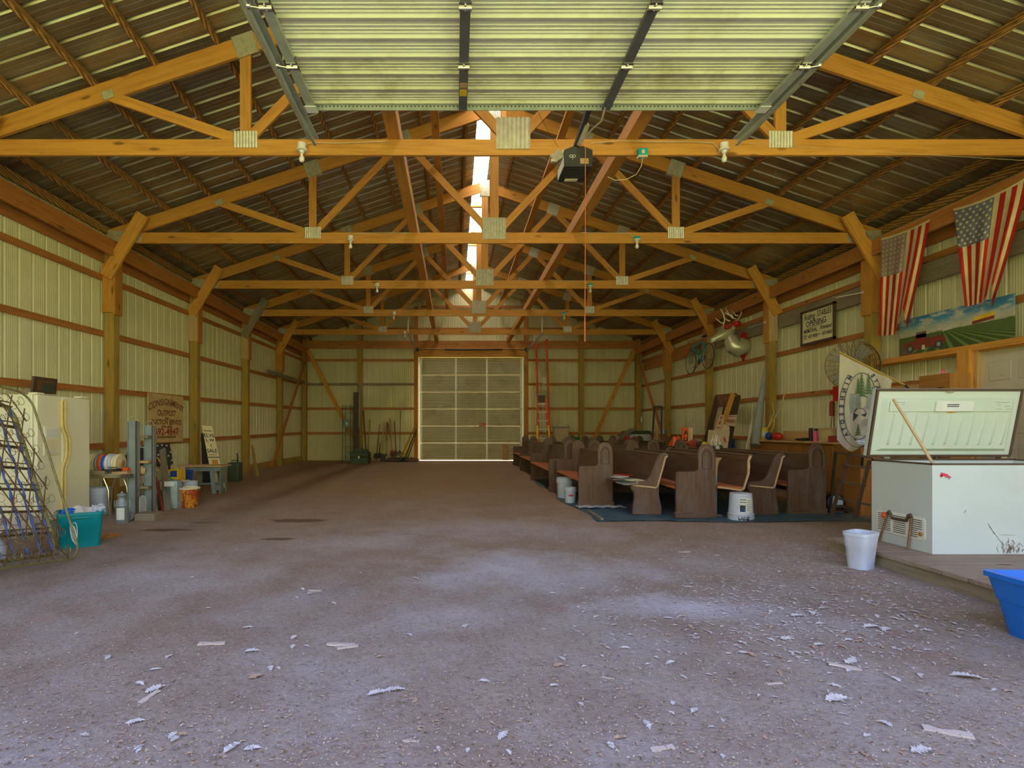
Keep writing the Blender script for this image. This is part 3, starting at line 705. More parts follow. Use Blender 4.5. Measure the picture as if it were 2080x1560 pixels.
# ================================================================== left side
# --- bed spring frame leaning back
O = Vector((-4.34, 5.24, .012)); TR = Vector((X(60, 5.5), 5.5, Z(800, 5.5))); V = TR-O; Lv = V.length; vd = V.normalized()
ud = Vector((0, -1, 0)); ud = (ud-vd*ud.dot(vd)).normalized(); Wd = 1.32; nd = ud.cross(vd).normalized()
if nd.x < 0: nd = -nd
def bs(u, v, n=0): return O+ud*u+vd*v+nd*n
t = T('bed_spring_frame', 'old wire bed spring with blue slats, leaning by the fridge', 'bed spring', tuple(O))
def rrect(m, n, r=.16, k=5):
    pts = []
    for cx_, cy, a0 in ((Wd-m-r, m+r, -90), (Wd-m-r, Lv-m-r, 0), (m+r, Lv-m-r, 90), (m+r, m+r, 180)):
        pts += [bs(cx_+r*math.cos(R(a0+90*i/k)), cy+r*math.sin(R(a0+90*i/k)), n) for i in range(k+1)]
    return pts
t.part('border_wire', MB().tube(rrect(0, 0), .011, 8, closed=True), 'olive')
t.part('border_wire', MB().tube(rrect(.10, -.13), .016, 8, closed=True), 'olive')
for i in range(8):
    v = .10+i*(Lv-.22)/7
    t.part('cross_band', MB().beam(bs(.12, v, -.13), bs(Wd-.12, v, -.13), .008, .042, nd).beam(bs(.12, v+.045, -.115), bs(Wd-.12, v+.045, -.115), .006, .012, nd), 'rust')
for i in range(8):
    u = .16+i*(Wd-.32)/7; mb = MB(); pts = [bs(u+.006*math.sin(q*1.7), .12+(Lv-.26)*q/24, -.115+.006*math.cos(q*1.3)) for q in range(25)]
    mb.tube(pts, [.007+.006*(q % 2) for q in range(25)], 6); t.part('blue_slat', mb, 'bluepaint')
for i in range(7):
    for j in range(10):
        u = .11+i*(Wd-.22)/6; v = .10+j*(Lv-.20)/9; mb = MB(); pts = []
        for q in range(31):
            a = q/30*2*math.pi*3; rr = .052-.03*math.sin(math.pi*q/30); pts.append(bs(u+rr*math.cos(a), v+rr*math.sin(a), -.125*q/30))
        mb.tube(pts, .0026, 4, cap=False); t.part('coil_spring', mb, 'rust' if (i+j) % 3 else 'olive')
mb = MB()
for i in range(15):
    for s in (-1, 1):
        u0 = -.6+i*.17; 
        a = Vector((u0, 0)); b = Vector((u0+s*Lv*.6, Lv))
        q0, q1 = 0.0, 1.0
        pts = [(u0+s*Lv*.45*f-(0 if s > 0 else -.7), Lv*f) for f in [k_/12 for k_ in range(13)]]
        pts = [p for p in pts if .02 < p[0] < Wd-.02]
        if len(pts) > 1: mb.tube([bs(p[0], min(max(p[1], .02), Lv-.02), -.06) for p in pts], .0055, 4)
t.part('diagonal_wire', mb, 'rust')
# --- teal tote with white bags
def tote(name, label, cat, cx_, cy, w, d, h, z=0, mat='teal', rz=0, flare=1.14, rim=.02, wall=.012):
    t = T(name, label, cat, (cx_, cy, z), rz, world=False)
    def ring(s_, zz, r=.05, ins=0):
        a, b = w/2*s_-ins, d/2*s_-ins; return [(sx*(a-r)+r*math.cos(q)*1.0, sy*(b-r)+r*math.sin(q), zz) for sx, sy, q0 in ((1, 1, 0), (-1, 1, 90), (-1, -1, 180), (1, -1, 270)) for q in (R(q0), R(q0+30), R(q0+60), R(q0+90))]
    s0 = 1/flare; mb = MB(); rings = [ring(s0, 0), ring(s0+(1-s0)*.5, h*.55), ring(s0+(1-s0)*.5+.015, h*.56), ring(1, h-.03), ring(1.04, h-.03), ring(1.04, h), ring(1, h, ins=wall), ring(s0, .012, ins=wall)]
    vs = [p for r in rings for p in r]; fs = []
    for i in range(len(rings)-1):
        for j in range(16): fs.append((i*16+j, i*16+(j+1) % 16, (i+1)*16+(j+1) % 16, (i+1)*16+j))
    fs += [tuple(range(16))[::-1], tuple(range(7*16, 8*16))]
    mb.add(vs, fs); t.part('tub_body', mb, mat); return t
t = tote('storage_tote', 'teal plastic tote filled with white bags, beside the bed spring', 'storage tote', X(163, 5.88), 5.88, .41, .42, .375, rz=R(35))
t.part('handle_grip', MB().box((-.08, -.235, .32), (.08, -.215, .34)), 'teal')
mb = MB(); random.seed(3)
def blob(c, r, amp=.25, n=16, k=10, seed=0):
    rnd = random.Random(seed); ph = [rnd.uniform(0, 6.28) for _ in range(6)]; m_ = MB(); m_.ball((0, 0, 0), 1.0, n, k)
    for p in m_.v:
        q = 1+amp*(math.sin(4*p.x+ph[0])*math.sin(5*p.y+ph[1])+.6*math.sin(9*p.z+ph[2]+6*p.x))
        p.x, p.y, p.z = c[0]+p.x*r[0]*q, c[1]+p.y*r[1]*q, c[2]+p.z*r[2]*q
    return m_
for i, (c, r_, m_) in enumerate((((-4.80, 5.88, .35), (.13, .13, .07), 'white'), ((-4.68, 5.99, .37), (.07, .07, .05), 'bucketw'), ((-4.86, 5.78, .37), (.07, .06, .045), 'blue'))):
    single('plastic_bag', blob(c, r_, .3, seed=i), m_, ['crumpled white plastic bag in the teal tote', 'smaller white bag at the right rim of the teal tote', 'blue and white bag at the left of the teal tote'][i], 'plastic bag')
single('cord_bundle', MB().tube([(X(154, 5.60)+.03*math.sin(a*.9), 5.57-.01*math.cos(a), .16+.10*math.cos(a*1.1)+.02*a/9) for a in [i*.45 for i in range(40)]], .004, 5), 'white', 'tangled white cord hanging on the teal tote', 'cord')
# things behind the bed spring
single('paper_flowers', blob((-5.05, 5.35, .30), (.22, .18, .10), .4, seed=5), 'cloth', 'pale pink bunch behind the bed spring', 'flowers')
t = T('plastic_jug', 'white plastic jug standing behind the bed spring', 'jug', (-4.98, 5.0, 0)); t.part('jug_body', MB().lathe([(.08, 0), (.09, .02), (.09, .17), (.05, .23), (.035, .25)], (-4.98, 5.0, 0), 18), 'bucketw'); t.part('cap', MB().lathe([(.04, .25), (.04, .28), (0, .28)], (-4.98, 5, 0), 14), 'red')
single('wire_basket', MB().lathe([(.18, 0), (.26, .22), (.25, .22), (.17, .02)], (-5.35, 4.75, 0), 16), 'rust', 'rust-brown basket on the floor behind the bed spring', 'basket')
single('coiled_hose', MB().tube([(-5.0+.24*math.cos(a), 4.45+.22*math.sin(a), .03+.008*a) for a in [i*.4 for i in range(60)]], .016, 6), 'brown', 'brown coiled hose under the bed spring', 'hose')

single('timber_board', MB().beam((X(200, 6.35), 6.35, .015), (X(232, 6.3), 6.3, .015), .22, .025, (0, 0, 1)), 'cabinet', 'flat brown board on the ground right of the teal tote', 'board')
# --- fridge
fx, fy0, fy1, fz = -5.90, 6.69, 7.66, 1.70
t = T('refrigerator', 'cream side-by-side refrigerator with yellowed handles', 'refrigerator', (fx-.4, (fy0+fy1)/2, 0))
t.part('cabinet_body', MB().box((fx-.80, fy0, .02), (fx-.065, fy1, fz)), 'fridge', bevel=.012)
ym = fy0+.435*(fy1-fy0)
t.part('freezer_door', MB().box((fx-.055, fy0, .08), (fx, ym-.004, fz-.005)), 'fridge', bevel=.014); t.part('fridge_door', MB().box((fx-.055, ym+.004, .08), (fx, fy1, fz-.005)), 'fridge', bevel=.014)
for s, y in ((-1, ym-.03), (1, ym+.03)):
    pts = []
    for q in range(33):
        z = .14+(fz-.20)*q/32; b = math.exp(-((z-1.02)/.22)**4); pts.append((fx+.022, y+(.085*b), z))
    mb = MB().tube(pts, .016, 8); mb.beam((fx, y, .16), (fx+.03, y, .16), .02, .03).beam((fx, y, fz-.09), (fx+.03, y, fz-.09), .02, .03); t.part('door_handle', mb, 'yellowed')
ya, yb, za, zb = fy0+.10, ym-.07, .93, 1.30
disp = t.part('ice_dispenser', MB().box((fx, ya, za), (fx+.014, yb, zb)), 'fridge', bevel=.008)
t.part('dispenser_recess', MB().box((fx+.006, ya+.03, za+.03), (fx+.018, yb-.03, za+.21)), 'signcream', disp, bevel=.01); t.part('control_panel', MB().box((fx+.014, ya+.03, za+.23), (fx+.02, yb-.03, zb-.03)), 'white', disp); t.part('drip_grille', MB().box((fx+.014, ya+.05, za+.03), (fx+.03, yb-.05, za+.05)), 'white', disp)
for y in (fy0+.05, fy1-.12): t.part('hinge_cover', MB().box((fx-.12, y-.04, fz), (fx-.01, y+.09, fz+.025)), 'fridge', bevel=.006)
t.part('kick_grille', MB().box((fx-.05, fy0+.02, .0), (fx-.02, fy1-.02, .07)), 'grey')
# framed picture on the fridge
c4 = [P(70, 764, 7.25), P(117, 770, 7.85), P(114, 801, 7.82), P(66, 799, 7.22)]
t = T('framed_picture', 'dark framed picture leaning on top of the refrigerator', 'picture', tuple((c4[2]+c4[3])/2)); mb = MB(); quadpanel(mb, c4, .03); t.part('frame', mb, 'brown')
f = bil(c4, .012); mb = MB(); quadpanel(mb, [f(.14, .18, .004), f(.86, .18, .004), f(.86, .84, .004), f(.14, .84, .004)], .002); t.part('mat_board', mb, 'signbrown')
mb = MB(); quadpanel(mb, [f(.34, .30, .008), f(.86, .34, .008), f(.84, .84, .008), f(.33, .84, .008)], .002); t.part('picture_print', mb, 'dkgreen')

# --- kitchen table with chrome edge
ta = (-6.70, -5.45, 7.78, 8.38); tz = .60
t = T('kitchen_table', 'small chrome-edged kitchen table beside the fridge', 'table', ((ta[0]+ta[1])/2, (ta[2]+ta[3])/2, 0))
def rrxy(x0, x1, y0, y1, r, n=5):
    pts = []
    for cx_, cy, a in ((x1-r, y0+r, -90), (x1-r, y1-r, 0), (x0+r, y1-r, 90), (x0+r, y0+r, 180)): pts += [(cx_+r*math.cos(R(a+90*i/n)), cy+r*math.sin(R(a+90*i/n))) for i in range(n+1)]
    return pts
HZ = lambda z: Fr((0, 0, z), (1, 0, 0), (0, 1, 0))
t.part('table_top', MB().prism(rrxy(*ta, .1), HZ(tz-.01), .02), 'signcream'); 
mb = MB()
for dz in (-.035, -.022, -.009, .004): mb.tube([(x, y, tz+dz) for x, y in rrxy(*ta, .1)], .008, 6, closed=True)
t.part('chrome_edge', mb, 'chrome')
for x, y in ((-5.75, 7.86), (-5.75, 8.3), (-6.5, 7.86), (-6.5, 8.3)):
    mb = MB(); mb.tube([(x-.09, y, tz-.04), (x-.03, y, .42), (x-.012, y, .36), (x-.008, y, 0)], .012, 8); mb.tube([(x+.09, y, tz-.04), (x+.05, y, .44), (x+.03, y, .36), (x+.018, y, 0)], .012, 8); t.part('leg', mb, 'chrome')
# rolls of webbing on the table
t = T('webbing_roll', 'big roll of white, orange and blue striped webbing on the kitchen table', 'roll', (-5.85, 8.0, tz+.01))
cz = tz+.155; xs = -6.18; cols = ['signcream', 'white', 'signcream', 'cream', 'bluegrey', 'orange', 'blue', 'white', 'bucketw', 'signcream', 'signcream']
for i, c in enumerate(cols):
    w = .052 if c in ('orange', 'blue') else .042; r = .14+.008*math.sin(i*1.9); t.part('wound_strap', MB().lathe([(.06, 0), (r-.006, 0), (r, .008), (r, w-.008), (r-.006, w), (.06, w)], (xs, 8.02, cz), 28, axis='x'), c); xs += w+.002
t.part('core_tube', MB().lathe([(.03, -.46), (.05, -.46), (.05, .03), (.03, .03)], (xs, 8.02, cz), 16, axis='x'), 'card')
single('coiled_cable', MB().tube([(-5.72+(.17-.002*i)*math.cos(i*.5), 7.90+.07*math.sin(i*.5), tz+.05+.02*math.sin(i*.13)+.0006*i) for i in range(70)], .006, 5), 'black', 'black coiled cable lying on the kitchen table', 'cable')
single('small_box', MB().box((-5.60, 7.90, tz+.052), (-5.51, 8.02, tz+.10)), 'orange', 'small orange box at the edge of the kitchen table', 'box', bevel=.005)
single('book', MB().box((-5.72, 7.86, tz+.01), (-5.49, 8.05, tz+.048)), 'card', 'tan book under the small orange box on the table', 'book', bevel=.004)
single('wooden_tray', MB().box((-6.15, 7.82, tz+.01), (-5.80, 7.93, tz+.06)), 'greywood', 'greyish wooden tray at the front of the kitchen table', 'tray', bevel=.004)

def bucket(name, label, cat, x, y, r, h, mat='bucketw', z=0, handle=True, rings=2, taper=.86, n=28, rz=0, flip=False, group=None):
    t = T(name, label, cat, (x, y, z), rz, group, world=False)
    pr = [(r*taper*.98, 0), (r*taper, .006), (r*(taper+.10), h*.72)]
    for i in range(rings): zz = h*(.76+.10*i); pr += [(r*.985, zz), (r*1.05, zz+.003), (r*1.05, zz+h*.022), (r*.99, zz+h*.025)]
    pr += [(r, h-.012), (r*1.04, h-.01), (r*1.04, h), (r*.97, h), (r*.94, h-.02), (r*taper*.93, .015)]
    if flip: pr = [(a, h-b) for a, b in pr][::-1]
    t.part('pail_body', MB().lathe(pr, n=n), mat)
    if handle:
        zz = h*.88 if not flip else h*.12
        t.part('bail_handle', MB().tube([(r*1.06*math.cos(a), -.02-r*.9*math.sin(a)*.5, zz-r*.9*math.sin(a)*.8) for a in [math.pi*i/12 for i in range(13)]], .004, 6), 'galv')
    return t
bucket('plastic_bucket', 'white plastic bucket under the kitchen table beside the fridge', 'bucket', -6.02, 8.02, .155, .40)
single('cardboard_box', MB().box((-5.72, 8.0, 0), (-5.52, 8.25, .30)), 'greywood', 'dark brown box on the floor beside the white bucket under the table', 'box', bevel=.005)
# milk can
t = T('milk_can', 'blue-grey metal milk can in front of the tall grey rails', 'milk can', (-5.20, 7.27, 0)); c = (-5.20, 7.27, 0)
t.part('can_body', MB().lathe([(.075, 0), (.08, .01), (.08, .22), (.083, .225), (.083, .24), (.08, .245), (.07, .29), (.05, .32), (.05, .35), (.06, .365), (.045, .37)], c, 26), 'bluegrey')
t.part('lid', MB().lathe([(.05, .365), (.062, .375), (.062, .39), (.02, .40), (.015, .42), (0, .42)], c, 20), 'bluegrey')
for s in (-1, 1): t.part('side_handle', MB().tube([(c[0]+s*.07, c[1], .30), (c[0]+s*.105, c[1], .29), (c[0]+s*.105, c[1], .22), (c[0]+s*.08, c[1], .20)], .005, 6), 'galv')
t.part('paper_label', MB().grid(lambda u, v: (c[0]+.082*math.cos(R(-110+70*u)), c[1]+.082*math.sin(R(-110+70*u)), .05+.16*v), 8, 1), 'white')
# tall grey rails with treads (old steel steps)
t = T('steel_rail_steps', 'tall blue-grey steel rail steps standing upright beside the table', 'ladder', (-5.38, 8.0, 0))
ra = [(X(261, 7.97), X(277, 7.97), 7.97, Z(855, 7.97)), (X(294, 8.1), X(310, 8.1), 8.1, Z(864, 8.1))]
for i, (a, b, y, zt) in enumerate(ra):
    t.part('side_rail', MB().box((a, y, .02), (b, y+.012, zt)).box((b, y-.03, .02), (b+.028, y+.05, zt-.01)).box((a-.006, y-.02, .02), (a, y+.03, zt-.01)), 'bluegrey', bevel=.003)
    if i == 0: t.part('dark_edge', MB().box((b+.004, y-.036, .02), (b+.032, y-.031, zt)), 'brown')
    else: t.part('dark_edge', MB().box((b+.004, y-.036, .02), (b+.024, y-.031, zt)), 'brown')
    mid = (a+b)/2; t.part('top_hoop', MB().tube([(mid-.07*math.cos(q), y+.02, zt+.07*math.sin(q)) for q in [math.pi*j/10 for j in range(11)]], .004, 6), 'galv')
for j, py in enumerate((887, 938, 990)):
    z = Z(py, 8.0); a, b = ra[0][1], ra[1][1]+.01
    t.part('tread', MB().box((a+.03, 8.0, z-.02), (b-.02, 8.09, z+.015)), 'greywood' if j != 1 else 'ply')
t.part('cross_rod', MB().tube([(ra[0][1], 8.02, Z(869, 8)), (ra[1][0], 8.11, Z(872, 8))], .005, 6).tube([(ra[0][1], 8.02, Z(908, 8)), (ra[1][0], 8.11, Z(910, 8))], .008, 6), 'galv')
single('straw_brush', blob((X(287, 8.04), 8.06, Z(956, 8.0)), (.05, .03, .06), .25, seed=8), 'ply', 'straw-coloured brush stuck between the steel rails', 'brush')
single('broom_stick', MB().tube([(X(285, 8.1), 8.15, 0), (X(286, 8.1), 8.12, Z(946, 8.1))], .009, 8), 'raw', 'pale stick standing between the steel rails', 'stick')
bx = [P(271, 1060, D(1060)), P(322, 1056, D(1056))]
single('timber_block', MB().box((X(272, 7.40), 7.40, 0), (X(321, 7.5), 7.62, .10)), 'greywood', 'short grey timber lying in front of the steel rails', 'timber block', bevel=.006)
t = T('caster_wheel', 'grey metal wheel hub lying beside the milk can', 'wheel', (X(262, 7.4), 7.42, 0)); c = (X(262, 7.4), 7.40, .065)
t.part('wheel_disc', MB().lathe([(.0, -.03), (.06, -.03), (.066, -.02), (.066, .02), (.06, .03), (0, .03)], c, 22, axis='y', cap=False), 'bluegrey'); t.part('hub', MB().lathe([(0, -.04), (.018, -.04), (.018, -.03)], c, 12, axis='y', cap=False), 'dark')
t = T('metal_arch_sign', 'small rounded grey metal frame between the steel rails', 'metal frame', (X(292, 7.9), 7.88, 0)); xc = X(289, 7.85)
pts = [(xc-.045, 7.86, 0), (xc-.045, 7.86, .24)]+[(xc+.045*-math.cos(q), 7.86, .24+.05*math.sin(q)) for q in [math.pi*i/8 for i in range(1, 8)]]+[(xc+.045, 7.86, .24), (xc+.045, 7.86, 0)]
t.part('hoop', MB().tube(pts, .008, 6), 'galv'); t.part('plate', MB().prism([(p[0], p[2]) for p in pts], Fr((0, 7.865, 0), (1, 0, 0), (0, 0, 1), Vector((0, 1, 0))), .006), 'grey')
single('grey_toolbox', MB().box((X(262, 8.4)+.1, 8.45, .0), (X(262, 8.4)+.36, 8.75, .28)), 'bluegrey', 'blue-grey metal box on the floor behind the steel rails', 'box', bevel=.01)

# gray plank, red-handled tool
single('leaning_plank', MB().beam(P(341, 1038, 8.27), P(330, 913, 9.3), .10, .03, (0, -1, .2)), 'greywood', 'grey weathered plank leaning past the white can', 'plank')
t = T('red_handled_shovel', 'tool with dark red handle leaning left of the grey plank', 'shovel', tuple(P(330, 1038, 8.3)))
t.part('handle', MB().tube([P(331, 1037, 8.3), P(323, 1000, 8.6), P(314, 962, 9.0)], .022, 8), 'signred'); t.part('blade', blob(P(315, 955, 9.02), (.06, .02, .06), .1, seed=2), 'card')
single('wooden_stake', MB().beam(P(318, 1040, 8.25), P(312, 1002, 8.6), .03, .02), 'ply', 'thin tan stake leaning beside the red-handled tool', 'stake')
single('wooden_stake', MB().beam(P(326, 1010, 8.6), P(313, 975, 9.0), .035, .02), 'white', 'short white stick leaning beside the red-handled tool', 'stake')
# white can with yellow bin on top
xc, yc = X(350, 8.55), 8.62
t = T('galvanised_can', 'pale blue-grey metal can under the yellow crate', 'can', (xc, yc, 0)); 
t.part('can_body', MB().lathe([(.115, 0), (.12, .01), (.12, .05), (.123, .055), (.12, .06), (.12, .38), (.10, .44), (.09, .45)], (xc, yc, 0), 8), 'bluegrey', smooth=False)
t.part('paper_flap', MB().box((xc-.10, yc-.125, .36), (xc+.06, yc-.12, .44)), 'white')
single('side_table', MB().box((X(325, 8.9), 8.9, .38), (X(364, 8.9), 9.25, .40)).box((X(325, 8.9), 8.9, 0), (X(327, 8.9), 8.93, .38)).box((X(362, 8.9), 8.9, 0), (X(364, 8.9), 8.93, .38)).box((X(325, 8.9), 9.22, 0), (X(327, 8.9), 9.25, .38)).box((X(362, 8.9), 9.22, 0), (X(364, 8.9), 9.25, .38)), 'white', 'low white stand under the yellow crate', 'stand')
t = T('plastic_crate', 'yellow plastic crate on the white stand', 'crate', (X(345, 9), 9.05, .40))
xa_, xb_ = X(330, 8.95), X(363, 8.95); t.part('crate_front', MB().box((xa_, 8.94, .40), (xb_, 8.96, .47)).box((xa_, 8.94, .47), (xa_+.03, 8.96, .60)).box((xb_-.025, 8.94, .47), (xb_, 8.96, .62)), 'yellow')
t.part('crate_side', MB().box((xa_, 8.96, .40), (xa_+.02, 9.2, .58)).box((xb_-.02, 8.96, .40), (xb_, 9.2, .58)).box((xa_, 9.18, .40), (xb_, 9.2, .58)), 'yellow')
single('blue_case', MB().box((xa_+.10, 9.0, .42), (xb_-.03, 9.12, .565)), 'bluedk', 'dark blue case inside the yellow crate', 'case', bevel=.01)
single('hand_tool', MB().tube([(xa_+.12, 8.92, .50), (xa_+.15, 8.92, .45), (xa_+.18, 8.92, .44), (xa_+.185, 8.92, .41)], .010, 6), 'tealbox', 'green hand tool hooked over the yellow crate', 'tool')
t = tote('plastic_bin', 'tall blue plastic bin behind the red bucket', 'bin', X(366, 9.9), 10.0, .27, .3, .50, mat='bluedk')
bucket('paint_bucket', 'red and orange paint bucket with white rim', 'bucket', X(383, 8.7), 8.72, .150, .30, mat='red', rings=1, handle=False).part('lid_rim', MB().lathe([(.0, .292), (.15, .295), (.165, .30), (.168, .31), (.165, .32), (.155, .325), (.15, .305), (0, .30)], n=28), 'signcream')
o = [q for q in bpy.data.objects if q.get('label') == 'red and orange paint bucket with white rim'][0]
m_, t_, b_ = nodes('paint_bucket_print'); v = coord(t_, 'Object', (9, 9, 5), False); t_.links.new(ramp(t_, noise(t_, v, 1.2, 4, .7), [(.40, (.36, .05, .01)), (.5, (.48, .10, .02)), (.56, (.75, .38, .03)), (.64, (.30, .05, .02))]), b_.inputs['Base Color']); b_.inputs['Roughness'].default_value = .4
[q for q in kids(o) if q.name.startswith('pail_body')][0].data.materials[0] = m_
bucket('plastic_bucket', 'pale grey bucket standing behind the red paint bucket', 'bucket', X(383, 9.25), 9.28, .135, .37, rings=0, handle=False)
# bench
t = T('wooden_bench', 'low grey wooden bench in front of the leaning sale sign', 'bench', (-5.85, 10.75, 0))
xa_, xb_ = X(366, 10.6), X(455, 10.6)
t.part('bench_top', MB().box((xa_, 10.52, .525), (xb_, 10.95, .555)), 'ply', bevel=.004)
t.part('apron', MB().box((xa_+.12, 10.57, .44), (xb_-.06, 10.59, .525)).box((xa_+.12, 10.88, .44), (xb_-.06, 10.90, .525)), 'bluegrey')
t.part('stretcher', MB().box((xa_+.2, 10.70, .16), (xb_-.12, 10.74, .20)), 'bluegrey')
for x, sx in ((xa_+.25, -1), (xb_-.22, 1)):
    for y in (10.58, 10.88): t.part('leg', MB().beam((x+sx*.05, y+(-.03 if y < 10.7 else .03), 0), (x-sx*.02, y, .52), .08, .022, (0, 1, 0)), 'bluegrey')
t.part('end_panel', MB().prism([(0, 0), (.06, 0), (.1, .2), (.24, .2), (.28, 0), (.34, 0), (.28, .52), (.05, .52)], Fr((xb_-.08, 10.56, 0), (0, 1, 0), (0, 0, 1)), .02), 'bluegrey')
# plywood sign CONSIGNMENT OUTPOST
xs_ = -6.83; ya, yb = PX(300, xs_), PX(371, xs_); zt, zb = 2.0, .99
fr = Fr((xs_+.012, ya, zb), (0, 1, 0), (0, 0, 1), Vector((1, 0, 0))); w, h = yb-ya, zt-zb
t = T('plywood_sign', 'tan consignment and auction sign on the left wall', 'sign', (xs_, (ya+yb)/2, zb))
t.part('sign_board', MB().box((xs_-.012, ya, zb), (xs_+.012, yb, zt)), 'signtan', bevel=.003)
def row(t, txt, size, yy, mat, sx=1, arch=0, bold=.004, name='lettering'):
    mb = MB(); letter(mb, txt, size, lambda x, y: fr(w/2+x, yy*h+y+arch*(1-(x/(w*.46))**2)-(0), .003), bold=bold, sx=sx); t.part(name, mb, mat, smooth=False)
row(t, 'CONSIGNMENT', .19, .66, 'signbrown', 1.02, .12)
row(t, 'OUTPOST', .17, .555, 'signbrown', .95); row(t, 'AND', .07, .475, 'signbrown')
row(t, 'AUCTION SERVICE', .145, .375, 'signbrown', .98); row(t, '(COL. JACK)', .065, .305, 'signbrown', 1.2); row(t, '692-4847', .20, .155, 'signred', 1.25); row(t, 'IN STOCK PRODUCTS', .06, .09, 'signbrown', 1.2)
# black arrow sign with bulbs
c4 = [P(246, 903, 10.2), P(345, 901, 11.4), P(352, 942, 11.2), P(256, 950, 10.0)]
t = T('arrow_bulb_sign', 'black marquee board with white bulbs below the consignment sign', 'sign', tuple((c4[2]+c4[3])/2)); mb = MB(); quadpanel(mb, c4, .04); t.part('sign_board', mb, 'black'); f = bil(c4, .02)
for u, v in ((.05, .12), (.2, .12), (.36, .1), (.52, .12), (.70, .12), (.80, .10), (.90, .12), (.96, .45), (.96, .85), (.82, .9), (.68, .55), (.90, .62), (.74, .9), (.1, .6), (.26, .75), (.45, .8)):
    t.part('bulb', MB().ball(f(u, v), .018, 8, 6), 'white')
# the board's legs reach the ground
t.part('support', MB().beam(c4[3]+Vector((.1, .03, 0)), Vector((c4[3].x+.1, c4[3].y+.03, 0)), .04, .03).beam(c4[2]+Vector((-.1, .03, 0)), Vector((c4[2].x-.1, c4[2].y+.03, 0)), .04, .03), 'brown')
single('yellow_hook', MB().tube([P(316, 929, 9.7), P(320, 929, 9.7), P(330, 948, 9.6), P(334, 968, 9.5), Vector((X(340, 9.4), 9.4, 0))], .010, 6), 'yellow', 'bent yellow rod in front of the black bulb board', 'rod')
# leaning sale sign
c4 = [P(410, 864, 12.05), P(431, 866, 12.05), P(459, 990, 11.55), P(434, 992, 11.55)]
t = T('sale_sign', 'leaning white hand-lettered sale sign behind the bench', 'sign', (c4[2].x, c4[2].y, 0)); mb = MB(); quadpanel(mb, c4, .02); t.part('sign_board', mb, 'signcream'); f = bil(c4, .004)
def sl(txt, v, size, mat='ink', sx=1.0):
    mb = MB(); W_ = (c4[1]-c4[0]).length; L_ = (c4[3]-c4[0]).length
    letter(mb, txt, size, lambda x, y: f(.5+x/W_, v-y/L_), bold=.003, sx=sx); t.part('lettering', mb, mat, smooth=False)
[t.part('faint_print', (lambda m: quadpanel(m, [f(.12+.13*i, .075, .006), f(.20+.13*i, .075, .006), f(.20+.13*i, .098, .006), f(.12+.13*i, .098, .006)], .002))(MB()), 'signbrown') for i in range(6)]; sl('ELVS', .19, .13, 'ink', .85); sl('L W', .26, .10); sl('I', .35, .10); sl('SALE', .44, .125, 'ink', .8); [t.part('faint_print', (lambda m: quadpanel(m, [f(.16+.08*i, .470, .006), f(.21+.08*i, .470, .006), f(.21+.08*i, .485, .006), f(.16+.08*i, .485, .006)], .002))(MB()), 'signred') for i in range(9)]
mb = MB(); quadpanel(mb, [f(.3, .56, .01), f(.8, .56, .01), f(.8, .76, .01), f(.3, .76, .01)], .004); t.part('orange_square', mb, 'orangewood'); mb = MB(); quadpanel(mb, [f(-.02, .51, .02), f(1.02, .51, .02), f(1.02, .53, .02), f(-.02, .53, .02)], .01); t.part('ledge', mb, 'greywood')
single('black_board', (lambda m: quadpanel(m, [P(408, 880, 12.3), P(418, 880, 12.3), P(432, 985, 12.0), P(412, 985, 12.0)], .02))(MB()), 'black', 'black board behind the leaning sale sign', 'board')
single('white_brick', MB().box((X(434, 11.2), 11.15, 0), (X(449, 11.2), 11.25, .12)), 'white', 'white block on the ground under the bench', 'block', bevel=.004)
# gas can
xa_, xb_ = X(460, 12.9), X(482, 12.9); t = T('fuel_can', 'dark green metal fuel can by the left wall', 'fuel can', ((xa_+xb_)/2, 13.1, 0))
t.part('can_body', MB().box((xa_, 12.95, 0), (xb_, 13.25, .46)), 'dkgreen', bevel=.03); t.part('spout', MB().tube([((xa_+xb_)/2+.05, 13.1, .46), ((xa_+xb_)/2+.06, 13.1, .60), ((xa_+xb_)/2+.04, 13.1, .68)], .018, 8), 'black'); t.part('carry_handle', MB().tube([(xa_+.04, 13.1, .46), (xa_+.06, 13.1, .51), (xb_-.05, 13.1, .51), (xb_-.03, 13.1, .46)], .01, 6), 'dkgreen')
single('leaning_board', MB().beam(P(524, 968, D(968)), P(512, 905, 15.6), .06, .03), 'post', 'short greenish board leaning against the left wall post', 'board')
single('leaning_board', MB().beam(P(519, 968, D(968)+.2), P(513, 920, 15.2), .03, .03), 'greywood', 'thin stick crossing the short leaning greenish board', 'stick')
# ================================================================== back wall
# wire rack
xa, xb = X(696, 19.8), X(712, 19.8); zt = Z(823, 19.8)
t = T('wire_rack', 'tall narrow dark wire rack left of the green trunk', 'rack', ((xa+xb)/2, 19.9, 0))
mb = MB()
for x in (xa, xb):
    for y in (19.8, 20.3): mb.box((x-.012, y-.012, 0), (x+.012, y+.012, zt))
t.part('upright', mb, 'dkgreen')
for i in range(9):
    z = .12+i*(zt-.14)/8; mb = MB(); mb.box((xa, 19.79, z-.008), (xb, 19.80, z+.008)).box((xa, 20.3, z-.008), (xb, 20.31, z+.008))
    for j in range(7): x = xa+(xb-xa)*j/6; mb.box((x-.003, 19.8, z-.003), (x+.003, 20.3, z+.003))
    t.part('wire_shelf', mb, 'bluegrey')
mb = MB()
for j in range(1, 6): x = xa+(xb-xa)*j/6; mb.box((x-.003, 20.30, .1), (x+.003, 20.306, zt))
t.part('back_wire', mb, 'dkgreen')
single('wrapped_bundle', blob(((xa+xb)/2-.02, 19.75, Z(861, 19.8)), (.10, .06, .16), .2, seed=4), 'bluegrey', 'blue-grey bundle tied to the wire rack', 'bundle')
